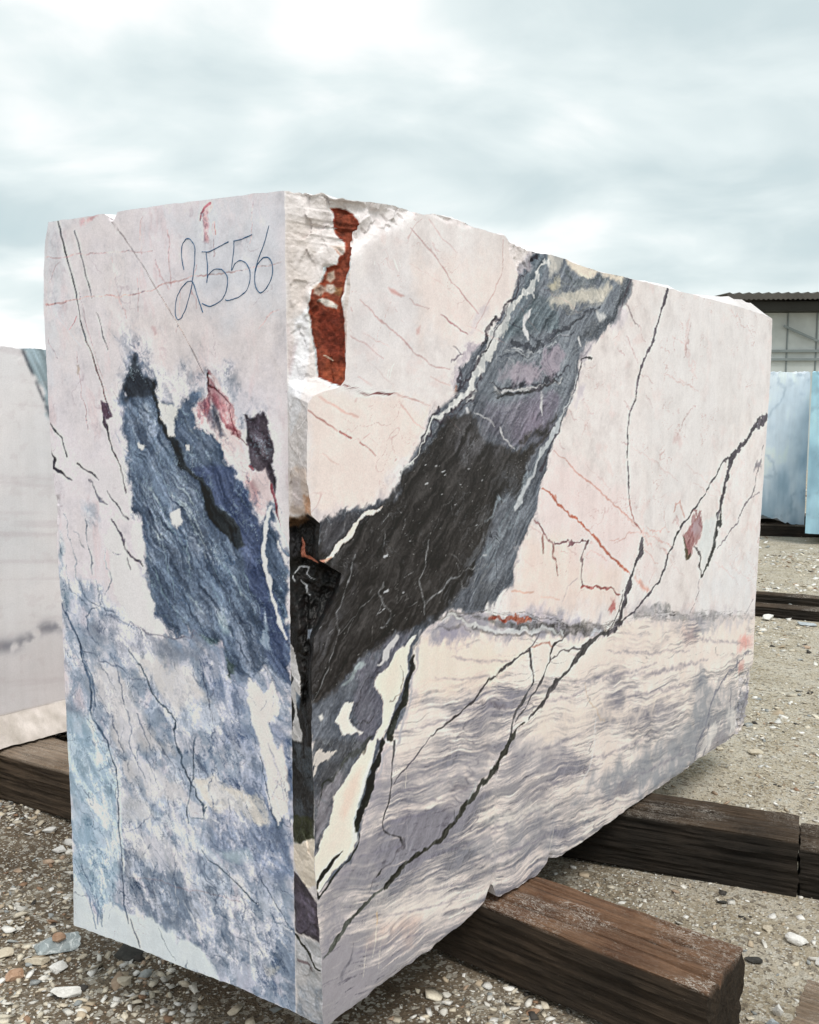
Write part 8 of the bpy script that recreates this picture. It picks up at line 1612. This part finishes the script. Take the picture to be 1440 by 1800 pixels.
# ------------------------------------------------------------------ other blocks
def quarry_block(name, label, origin, ang, L, D, H, z0, colf, chip, seed, nx=90, nz=80, undercut=0.0, ragged=0.02, bottom_rag=0.02):
    """box of stone: x along the visible face, y into the stone"""
    top = lambda s: ragged * np.maximum(0, fbm(s * 7.0, s * 0 + 1, 5, seed, 0.6)) - ragged * 0.6 * np.abs(fbm(s * 16.0, s * 0 + 4, 4, seed + 1, 0.65))
    per = [(0, 0), (L, 0), (L, D), (0, D)]
    pts = []
    for k in range(4):
        p, q = per[k], per[(k + 1) % 4]
        n = nx if k == 0 else 26
        for i in range(n): pts.append((p[0] + (q[0] - p[0]) * i / n, p[1] + (q[1] - p[1]) * i / n, k))
    pts = np.array(pts); m_ = len(pts)
    cx, cy = L / 2, D / 2
    dd_ = np.hypot(*(np.roll(pts[:, :2], -1, 0) - pts[:, :2]).T); s = np.concatenate([[0], np.cumsum(dd_)[:-1]])
    v = np.linspace(0, 1, nz)[:, None]
    zt = H + top(s)[None]; zb = z0 + (bottom_rag * fbm(s * 3.0, s * 0 + 8, 5, seed + 2, 0.6))[None]
    Z = zb + (zt - zb) * v
    S = np.repeat(s[None], nz, 0)
    rough = 0.0015 * fbm(S * 4, Z * 4, 4, seed + 3, 0.5)
    ze = 0.105 + 0.008 * fbm(S * 3, S * 0, 3, seed + 4)
    uc_ = undercut * np.clip((ze - (Z - z0)) / 0.1, 0, 1) * (1 + 0.22 * fbm(S * 5, Z * 5, 4, seed + 5, 0.5))
    rim = chip * (sstep(0.94, 1.0, v) ** 2) * (0.4 + np.maximum(0, fbm(S * 14, Z * 14, 4, seed + 6)))
    inn = uc_ + rim - rough
    k = pts[:, 2]
    nx_ = np.choose(k.astype(int), [0, -1, 0, 1]).astype(float); ny_ = np.choose(k.astype(int), [1, 0, -1, 0]).astype(float)
    X = pts[:, 0][None] + nx_[None] * inn; Y = pts[:, 1][None] + ny_[None] * inn
    vs = np.stack([X, Y, Z], -1).reshape(-1, 3)
    ii = np.arange(nz * m_).reshape(nz, m_); jj = np.roll(ii, -1, 1)
    qd = np.stack([ii[:-1], jj[:-1], jj[1:], ii[1:]], -1).reshape(-1, 4)
    fc_ = [tuple(f) for f in qd]
    colr = colf(S.ravel(), Z.ravel(), np.repeat(k[None], nz, 0).ravel())
    br = np.clip((np.abs(uc_) + rim) / 0.01, 0, 1).ravel() * 0.8
    vs = list(map(tuple, vs)); colr = [colr]; br = [br]
    for row, z_, sg in ((ii[-1], H - 0.01, 1), (ii[0], z0 + 0.02, -1)):
        base_ = len(vs)
        ringp = [vs[i] for i in row]
        for p in ringp: vs.append((cx + (p[0] - cx) * 0.85, cy + (p[1] - cy) * 0.8, z_ + 0.015 * random.uniform(-1, 1)))
        vs.append((cx, cy, z_))
        for a_i in range(m_):
            b_i = (a_i + 1) % m_
            f4 = (row[a_i], row[b_i], base_ + b_i, base_ + a_i); f3 = (base_ + a_i, base_ + b_i, base_ + m_)
            fc_.append(f4 if sg > 0 else f4[::-1]); fc_.append(f3 if sg > 0 else f3[::-1])
        colr.append(np.tile(np.array((214, 214, 214.0)), (m_ + 1, 1))); br.append(np.ones(m_ + 1))
    ob = new_mesh(name, vs, [tuple(int(q) for q in f) for f in fc_], MARBLE)
    set_col(ob, 'stone', to_alb(np.concatenate(colr))); set_float(ob, 'broken', np.concatenate(br))
    ob.location = (origin[0], origin[1], 0); ob.rotation_euler = (0, 0, ang)
    tag(ob, label, 'stone block', 'other stone blocks in the yard')
    return ob
# pale block at left: its face runs parallel to the long face of the big block
LD = np.array((0.66, 0.7513)); LO = np.array((-1.7074, 3.7317)) - LD * 1.35
def col_left(s, z, k):
    a_ = fbm(s * 3, z * 3, 4, 301); b_ = fbm(s * 14, z * 14, 4, 302)
    c = np.array((224, 222, 221), np.float32)[None] + a_[:, None] * np.array((8, 6, 5)) + b_[:, None] * 3
    lay = sstep(0.2, 0.8, fbm(s * 1.2, (z + 0.1 * s) * 24, 4, 303, 0.6))[:, None]
    c = c * (1 - 0.25 * lay) + np.array((184, 172, 174)) * 0.25 * lay
    low = (sstep(0.75, 0.45, z))[:, None]
    c = c * (1 - 0.35 * low) + np.array((178, 172, 172)) * 0.35 * low
    gb = np.exp(-((z - 0.62 - 0.03 * fbm(s * 5, z * 0, 4, 304)) / 0.028) ** 2)[:, None] * 0.7 * sstep(-0.3, 0.4, b_ + 0.4)[:, None]
    c = c * (1 - gb) + np.array((112, 112, 124)) * gb
    # grey-green wedge at the top, falling to the right
    u_ = s - 1.35
    wl_ = 0.165 + (1.82 - z) * 0.40
    wd = sstep(-0.01, 0.012, u_ - wl_ + 0.02 * fbm(s * 20, z * 20, 4, 305)) * sstep(0.42, 0.30, u_)
    wd = (wd * (k == 0))[:, None]
    gcol = np.array((138, 156, 164), np.float32)[None] * (1 + 0.25 * fbm((u_ + 0.45 * z) * 60, z * 6, 4, 306)[:, None])
    c = c * (1 - 0.9 * wd) + gcol * 0.9 * wd
    ed = (np.exp(-((u_ - wl_) / 0.007) ** 2) * sstep(1.45, 1.6, z) * sstep(-0.5, 0.3, b_))[:, None] * 0.8
    c = c * (1 - ed) + np.array((64, 66, 76)) * ed
    ft = sstep(0.312, 0.30, z)[:, None]
    c = c * (1 - ft) + (np.array((186, 178, 170), np.float32)[None] + 24 * fbm(s * 16, z * 16, 5, 308, 0.65)[:, None]) * ft
    sp = sstep(0.62, 0.8, fbm(s * 22 + 4, z * 22, 3, 307))[:, None] * 0.15
    c = c * (1 - sp) + np.array((188, 176, 176)) * sp
    return c
quarry_block('marble_block', 'pale pinkish marble block with a rough lower edge at the left picture edge', LO, math.atan2(LD[1], LD[0]), 2.5, 1.25, 1.828, 0.2, col_left, 0.006, 320, 420, 240, -0.13, 0.010, 0.012)
def col_blue(tint):
    def f(s, z, k):
        a_ = fbm(s * 2, z * 2, 4, 331); b_ = fbm(s * 8, z * 8, 4, 332)
        c = np.array(tint, np.float32)[None] + a_[:, None] * np.array((10, 8, 6)) + b_[:, None] * 6 + 7 * fbm(s * 20, z * 4, 4, 334)[:, None]
        hz = sstep(0.10, 0.0, np.abs(fbm(s * 1.6 + 0.3 * z, z * 2.2, 4, 335)))[:, None] * 0.3
        c = c * (1 - hz) + np.array((120, 140, 156)) * hz
        g = (sstep(1.35, 0.9, z + 0.25 * a_ + 0.12 * b_) * 0.65)[:, None] * sstep(-0.7, 0.5, fbm(s * 3.5, z * 1.2, 5, 333))[:, None]
        c = c * (1 - g) + np.array((128, 158, 178)) * g
        return c
    return f
quarry_block('marble_block', 'pale blue marble block in the distance behind the right end', (3.40, 12.05), -0.12, 1.72, 1.2, 2.10, 0.19, col_blue((208, 220, 227)), 0.012, 340, 160, 60, 0.0, 0.05, 0.10)
quarry_block('marble_block', 'bright cyan-blue marble block at the far right picture edge', (4.76, 11.0), -0.52, 1.7, 1.1, 2.06, 0.145, col_blue((168, 210, 225)), 0.01, 350, 120, 60, 0.0, 0.03, 0.01)

# ------------------------------------------------------------------ shed in the distance
def simple(name, color, rough=0.6, var=0.12, sc=6, spec=0.4, metal=0.0):
    n_ = Nodes(name)
    co = n_.coord('Object')
    c = n_.mix(1.0, color, n_.ramp(n_.noise(co, sc, 5, 0.6), [(0.3, (1 - var,) * 3), (0.7, (1 + var,) * 3)]), 'MULTIPLY')
    return n_.done(c, rough, n_.bump(n_.noise(co, sc * 8, 3), 0.15, 0.01), spec, Metallic=metal)
PANEL = simple('translucent_cladding', (0.46, 0.50, 0.49), 0.35, 0.22, 0.9)
FRAME = simple('grey_steel', (0.20, 0.235, 0.24), 0.5, 0.1, 3)
ROOFM = simple('corrugated_roof_sheet', (0.075, 0.07, 0.062), 0.7, 0.2, 2)
DARKM = simple('dark_steel', (0.022, 0.022, 0.018), 0.7, 0.15, 2)
BROWN = simple('stored_goods', (0.20, 0.17, 0.14), 0.7, 0.2, 2)
shed = bpy.data.objects.new('storage_shed', None); COL.objects.link(shed)
shed.location = (7.2, 26.0, 0)
shed.rotation_euler = (0, 0, math.radians(-3))
tag(shed, 'long shed with dark corrugated roof and pale panelled wall behind the blocks', 'shed')
def boxes(name, bl, mat, parent):
    vs, fc_ = [], []
    for (ax, ay, az, bx, by, bz) in bl:
        k = len(vs)
        vs += [(ax, ay, az), (bx, ay, az), (bx, by, az), (ax, by, az), (ax, ay, bz), (bx, ay, bz), (bx, by, bz), (ax, by, bz)]
        fc_ += [tuple(k + q for q in f) for f in ((0, 3, 2, 1), (4, 5, 6, 7), (0, 1, 5, 4), (1, 2, 6, 5), (2, 3, 7, 6), (3, 0, 4, 7))]
    return new_mesh(name, vs, fc_, mat, parent)
SW = 16.0
for i in range(3, 20):
    x0 = 0.1 + i * 0.79
    boxes('wall_panel', [(x0, 0, 0, x0 + 0.755, 0.05, 4.36)], PANEL, shed)
for i in range(3, 21):
    x0 = 0.1 + i * 0.79 - 0.036
    boxes('mullion', [(x0, -0.03, 0, x0 + 0.036, 0.06, 4.36)], FRAME, shed)
for z_ in (3.05, 3.28):
    boxes('rail', [(2.42, -0.09, z_, SW - 0.02, -0.032, z_ + 0.07)], FRAME, shed)
br = boxes('brace', [(0, -0.13, -0.03, 3.1, -0.095, 0.03)], FRAME, shed); br.location = (3.1, 0, 4.0); br.rotation_euler = (0, math.radians(24), 0)
boxes('side_wall', [(2.36, 0.08, 0, 2.42, 10.0, 4.36)], PANEL, shed); boxes('side_wall', [(SW, 0.08, 0, SW + 0.06, 10.0, 4.36)], PANEL, shed)
boxes('rear_wall', [(2.42, 9.9, 0, SW, 9.95, 4.36)], PANEL, shed)
boxes('eave_beam', [(1.5, -0.55, 4.37, SW + 0.6, 0.05, 4.60)], DARKM, shed)
vs, fc_ = [], []                                      # corrugated roof sheet, shallow pitch
nw = 240
for j, (yy, zz_) in enumerate(((-0.75, 4.62), (-0.75, 4.80), (4.9, 5.15), (10.6, 4.80), (10.6, 4.62))):
    for i in range(nw + 1):
        x = 1.36 + (SW - 0.56) * i / nw
        vs.append((x, yy, zz_ + 0.03 * math.sin(i * math.pi / 2) * (0 if j in (0, 4) else 1) + (0.035 * (i % 2) if j in (0, 4) else 0)))
for j in range(4):
    for i in range(nw):
        k = j * (nw + 1) + i; fc_.append((k, k + 1, k + nw + 2, k + nw + 1))
new_mesh('roof', vs, fc_, ROOFM, shed)

# ------------------------------------------------------------------ stones
def stone_mesh(seed, lx, ly, lz, sub=3, sharp=0.25, flat=0.0):
    """irregular lump from a subdivided cube, squared by sharp"""
    r_ = np.random.default_rng(seed)
    n = 4 * sub
    vs, fc_, seen = [], [], {}
    def vid(p):
        k = tuple(np.round(p, 4))
        if k not in seen: seen[k] = len(vs); vs.append(np.array(p, float))
        return seen[k]
    lin = np.linspace(-1, 1, n + 1)
    for ax in range(3):
        for sg in (-1, 1):
            for i in range(n):
                for j in range(n):
                    q = []
                    for (a, b) in ((i, j), (i + 1, j), (i + 1, j + 1), (i, j + 1)):
                        p = [0, 0, 0]; p[ax] = sg; p[(ax + 1) % 3] = lin[a]; p[(ax + 2) % 3] = lin[b]; q.append(vid(p))
                    fc_.append(tuple(q if sg > 0 else q[::-1]))
    vs = np.array(vs)
    nrm = vs / np.linalg.norm(vs, axis=1, keepdims=True)
    p = nrm * (1 - sharp) + vs * sharp * 0.8
    for _ in range(16):                               # knock off corners with random planes
        d_ = r_.normal(size=3); d_ /= np.linalg.norm(d_); c_ = r_.uniform(0.5, 0.85)
        ex = np.maximum(0, p @ d_ - c_); p = p - ex[:, None] * d_ * 0.97
    k = 1 + 0.05 * fbm(p[:, 0] * 3 + seed, p[:, 1] * 3 + p[:, 2] * 2, 4, seed % 97)
    p = p * k[:, None] * [lx / 2, ly / 2, lz / 2]
    return p, fc_
def stone_mat(name, ca, cb, vein=None):
    n_ = Nodes(name); co = n_.coord('Object')
    c = n_.ramp(n_.noise(co, 22, 6, 0.6, 0.5), [(0.32, ca), (0.68, cb)])
    if vein: c = n_.mix(n_.ramp(n_.noise(co, 30, 5, 0.7, 1.5), [(0.52, (0, 0, 0)), (0.62, (1, 1, 1))]), c, vein)
    c = n_.mix(0.4, c, n_.ramp(n_.noise(co, 140, 4, 0.7), [(0.3, (0.6, 0.6, 0.6)), (0.7, (1.2, 1.2, 1.2))]), 'MULTIPLY')
    return n_.done(c, 0.8, n_.bump(n_.noise(co, 90, 5, 0.7), 0.5, 0.003), 0.25)
SM = {'white': stone_mat('white_stone', (0.62, 0.61, 0.58), (0.80, 0.79, 0.76)), 'cream': stone_mat('cream_stone', (0.45, 0.39, 0.30), (0.66, 0.60, 0.48)),
      'grey': stone_mat('grey_stone', (0.24, 0.28, 0.29), (0.42, 0.47, 0.48), (0.68, 0.72, 0.72)), 'rust': stone_mat('rust_stone', (0.30, 0.17, 0.10), (0.52, 0.36, 0.26)),
      'black': stone_mat('black_stone', (0.03, 0.03, 0.028), (0.075, 0.072, 0.065)), 'bluish': stone_mat('bluish_stone', (0.30, 0.34, 0.37), (0.52, 0.56, 0.58))}
def gz(x, y): return float(ground_height(np.array([x]), np.array([y]))[0])
def stone(label, x, y, size, mat, seed, rz=0.0, tilt=(0, 0), lift=0.32, z=None, sharp=0.25, cat='stone', name='loose_stone'):
    p, f = stone_mesh(seed, *size, sharp=sharp)
    ob = new_mesh(name, p, f, SM[mat])
    ob.location = (x, y, (gz(x, y) if z is None else z) + size[2] * lift)
    ob.rotation_euler = (tilt[0], tilt[1], rz)
    tag(ob, label, cat, 'larger loose stones on the ground')
    return ob
stone('flat grey-white streaked stone carrying a small rust pebble, lower left', -1.055, 2.585, (0.185, 0.105, 0.045), 'grey', 21, 0.15, (0.08, -0.05), 0.25, sharp=0.45)
stone('small rust-brown pebble lying on the flat grey stone', -1.035, 2.575, (0.042, 0.034, 0.03), 'rust', 22, 0.6, lift=0.35, z=gz(-1.055, 2.585) + 0.032)
stone('smooth oblong white stone nearest the lower left corner', -0.93, 2.363, (0.108, 0.05, 0.036), 'white', 23, 0.04, (0.05, 0.03), 0.3)
stone('dark angular slab fragment under the end face edge', -0.825, 2.545, (0.10, 0.07, 0.035), 'black', 24, -0.25, (0.1, 0.15), 0.3, sharp=0.6)
stone('bright white shell-shaped stone right of the rust-brown timber', 1.145, 2.570, (0.075, 0.046, 0.028), 'white', 25, -0.5, (0.1, 0.1), 0.36)
stone('cream pebble beside the white shell-shaped stone', 1.085, 2.635, (0.04, 0.028, 0.02), 'cream', 26, 0.2)
stone('flat cream stone on bare sand near the far end of the block', 1.585, 4.075, (0.10, 0.065, 0.032), 'cream', 27, 0.1, lift=0.3)
stone('tiny cream stone left of the flat cream stone', 1.435, 4.13, (0.045, 0.03, 0.018), 'cream', 28, 0.3)
stone('round cream pebble between the two timber beams', 0.845, 3.13, (0.032, 0.028, 0.026), 'cream', 29, 0.3)
stone('pale upright stone chip beside the corner timber', 0.965, 2.265, (0.032, 0.022, 0.045), 'white', 30, 0.2, (0.2, 0.2), 0.3, sharp=0.5)
stone('blue-grey pebble at the foot of the pale upright chip', 0.935, 2.225, (0.04, 0.028, 0.022), 'bluish', 31, 0.1)
stone('dark wood-like splinter of stone behind the beam end', 0.985, 2.482, (0.065, 0.026, 0.02), 'black', 32, -0.3, sharp=0.6)
stone('white angular chip at the right picture edge above the corner timber', 1.175, 2.475, (0.06, 0.04, 0.022), 'white', 33, 0.3, sharp=0.55)
stone('rounded ochre stone among the gravel below the flat grey stone', -1.105, 2.43, (0.06, 0.042, 0.03), 'rust', 34, 0.5)
stone('pale cream stone left of the flat grey stone', -1.185, 2.53, (0.07, 0.05, 0.034), 'cream', 35, 0.2)
stone('pointed white stone wedge just below the flat grey stone', -1.0, 2.475, (0.06, 0.035, 0.034), 'white', 36, 0.7, (0.1, 0.2), 0.3, sharp=0.5)
stone('long cream stone in front of the flat grey stone', -1.07, 2.505, (0.085, 0.035, 0.028), 'cream', 37, -0.12)
stone('flat pinkish-cream stone right of the pointed white wedge', -0.80, 2.425, (0.075, 0.045, 0.02), 'cream', 38, -0.4)
stone('long white stone near the left timber', -1.36, 3.33, (0.075, 0.035, 0.028), 'white', 39, 0.3)
stone('pale stone close under the left timber', -1.27, 3.19, (0.07, 0.04, 0.03), 'white', 40, 0.1)
stone('flat buff stone beside the left edge of the end face', -0.97, 3.05, (0.12, 0.07, 0.03), 'cream', 41, 0.1)
stone('pale blue flat stone lying against the nearer long dark timber', 2.95, 6.72, (0.16, 0.08, 0.035), 'bluish', 42, -0.4)
stone('white stone lump against the nearer long dark timber', 2.72, 6.88, (0.12, 0.08, 0.06), 'white', 43, 0.2)
stone('thin blue-grey sliver on the sand between the two beams', 1.06, 2.93, (0.03, 0.018, 0.01), 'bluish', 44, 0.4)
stone('dark sliver on the sand between the two beams', 0.99, 2.78, (0.04, 0.016, 0.012), 'black', 45, -0.3, sharp=0.6)

# ------------------------------------------------------------------ gravel: uncountable chips, one object
n_ = Nodes('stone_chips'); co = n_.coord('Object')
c = n_.attr('chip')
c = n_.mix(0.55, c, n_.ramp(n_.noise(co, 120, 4, 0.65), [(0.3, (0.6, 0.58, 0.55)), (0.7, (1.2, 1.2, 1.2))]), 'MULTIPLY')
CHIPS = n_.done(c, 0.85, n_.bump(n_.noise(co, 200, 3, 0.7), 0.4, 0.003), 0.25)
PAL = np.array([(0.66, 0.64, 0.59), (0.74, 0.73, 0.70), (0.55, 0.49, 0.39), (0.46, 0.38, 0.28), (0.60, 0.55, 0.45), (0.33, 0.35, 0.35), (0.27, 0.17, 0.11), (0.06, 0.055, 0.05), (0.40, 0.30, 0.22)], np.float32)
ph = (1 + 5 ** 0.5) / 2
ICO = np.array([(-1, ph, 0), (1, ph, 0), (-1, -ph, 0), (1, -ph, 0), (0, -1, ph), (0, 1, ph), (0, -1, -ph), (0, 1, -ph), (ph, 0, -1), (ph, 0, 1), (-ph, 0, -1), (-ph, 0, 1)]) / math.sqrt(1 + ph * ph)
ICOF = np.array([(0, 11, 5), (0, 5, 1), (0, 1, 7), (0, 7, 10), (0, 10, 11), (1, 5, 9), (5, 11, 4), (11, 10, 2), (10, 7, 6), (7, 1, 8), (3, 9, 4), (3, 4, 2), (3, 2, 6), (3, 6, 8), (3, 8, 9), (4, 9, 5), (2, 4, 11), (6, 2, 10), (8, 6, 7), (9, 8, 1)])
OCT = np.array([(1, 0, 0), (-1, 0, 0), (0, 1, 0), (0, -1, 0), (0, 0, 1), (0, 0, -1)], float)
OCTF = np.array([(0, 2, 4), (2, 1, 4), (1, 3, 4), (3, 0, 4), (2, 0, 5), (1, 2, 5), (3, 1, 5), (0, 3, 5)])
CUB = np.array([(x_, y_, z_) for x_ in (-0.8, 0.8) for y_ in (-0.8, 0.8) for z_ in (-0.8, 0.8)], float)
CUBF = np.array([(0, 1, 3), (0, 3, 2), (4, 6, 7), (4, 7, 5), (0, 4, 5), (0, 5, 1), (2, 3, 7), (2, 7, 6), (0, 2, 6), (0, 6, 4), (1, 5, 7), (1, 7, 3)])
def scatter(n, x0, x1_, y0, y1_, smin, smax, power, pw, base, basef, clump=0.0):
    x = RNG.uniform(x0, x1_, n); y = RNG.uniform(y0, y1_, n)
    if clump:
        k = fbm(x / 0.45, y / 0.45, 3, 401) + RNG.normal(0, 0.25, n) > clump - 0.5
        x, y = x[k], y[k]; n = len(x)
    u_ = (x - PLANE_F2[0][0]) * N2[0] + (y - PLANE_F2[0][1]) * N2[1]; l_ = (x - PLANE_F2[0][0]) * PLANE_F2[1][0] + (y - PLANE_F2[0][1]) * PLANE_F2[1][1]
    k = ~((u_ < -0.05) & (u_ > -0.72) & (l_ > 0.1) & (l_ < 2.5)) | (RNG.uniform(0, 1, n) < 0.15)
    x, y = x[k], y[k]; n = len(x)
    s = smin + (smax - smin) * RNG.uniform(0, 1, n) ** power
    z = ground_height(x, y)
    B = np.repeat(base[None], n, 0)
    B = B * (1 + RNG.uniform(-0.4, 0.3, B.shape[:2]))[..., None] + RNG.normal(0, 0.16, B.shape)
    sc = np.stack([s * RNG.uniform(0.75, 1.25, n), s * RNG.uniform(0.45, 0.85, n), s * RNG.uniform(0.16, 0.42, n)], -1) * 0.5
    B = B * sc[:, None]
    a = RNG.uniform(0, 6.283, n); ca, sa = np.cos(a)[:, None], np.sin(a)[:, None]
    tx = RNG.normal(0, 0.22, n)[:, None]; ty = RNG.normal(0, 0.22, n)[:, None]
    X = B[..., 0] * ca - B[..., 1] * sa; Y = B[..., 0] * sa + B[..., 1] * ca; Z = B[..., 2] + X * tx + Y * ty
    X += x[:, None]; Y += y[:, None]; Z += (z + sc[:, 2] * 0.45)[:, None]
    p = np.array(pw, float); p /= p.sum()
    colr = PAL[RNG.choice(len(PAL), n, p=p)] * RNG.uniform(0.82, 1.22, (n, 1))
    colr = np.repeat(colr[:, None], len(base), 1)
    f = basef[None] + (np.arange(n) * len(base))[:, None, None]
    return np.stack([X, Y, Z], -1).reshape(-1, 3), f.reshape(-1, 3), colr.reshape(-1, 3)
WL = (7, 5, 5, 3, 6, 1.6, 0.8, 0.8, 2); WR = (5, 5, 4, 2, 5, 1.2, 0.5, 1.0, 1)
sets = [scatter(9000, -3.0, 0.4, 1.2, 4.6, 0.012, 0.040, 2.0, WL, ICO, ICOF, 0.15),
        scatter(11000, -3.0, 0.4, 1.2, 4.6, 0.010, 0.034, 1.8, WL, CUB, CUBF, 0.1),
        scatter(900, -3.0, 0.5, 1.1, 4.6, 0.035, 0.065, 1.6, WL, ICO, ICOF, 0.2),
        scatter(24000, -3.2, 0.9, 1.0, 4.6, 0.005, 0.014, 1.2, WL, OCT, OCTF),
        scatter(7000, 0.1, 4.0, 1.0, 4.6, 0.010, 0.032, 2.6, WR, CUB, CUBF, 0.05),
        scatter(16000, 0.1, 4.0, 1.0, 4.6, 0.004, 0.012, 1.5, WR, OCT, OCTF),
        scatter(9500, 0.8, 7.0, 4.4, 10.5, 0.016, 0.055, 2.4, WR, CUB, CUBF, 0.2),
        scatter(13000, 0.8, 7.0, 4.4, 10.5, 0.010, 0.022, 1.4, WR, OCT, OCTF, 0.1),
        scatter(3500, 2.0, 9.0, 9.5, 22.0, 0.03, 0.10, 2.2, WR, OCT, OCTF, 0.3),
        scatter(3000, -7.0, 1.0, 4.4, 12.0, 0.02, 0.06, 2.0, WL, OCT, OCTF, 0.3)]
vs, fs_, cs = [], [], []; k = 0
for v_, f_, c_ in sets:
    vs.append(v_); fs_.append(f_ + k); cs.append(c_); k += len(v_)
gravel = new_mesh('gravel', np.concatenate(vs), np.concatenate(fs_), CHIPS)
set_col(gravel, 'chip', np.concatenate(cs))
tag(gravel, 'pale crushed stone chips scattered over the sandy ground', kind='stuff')
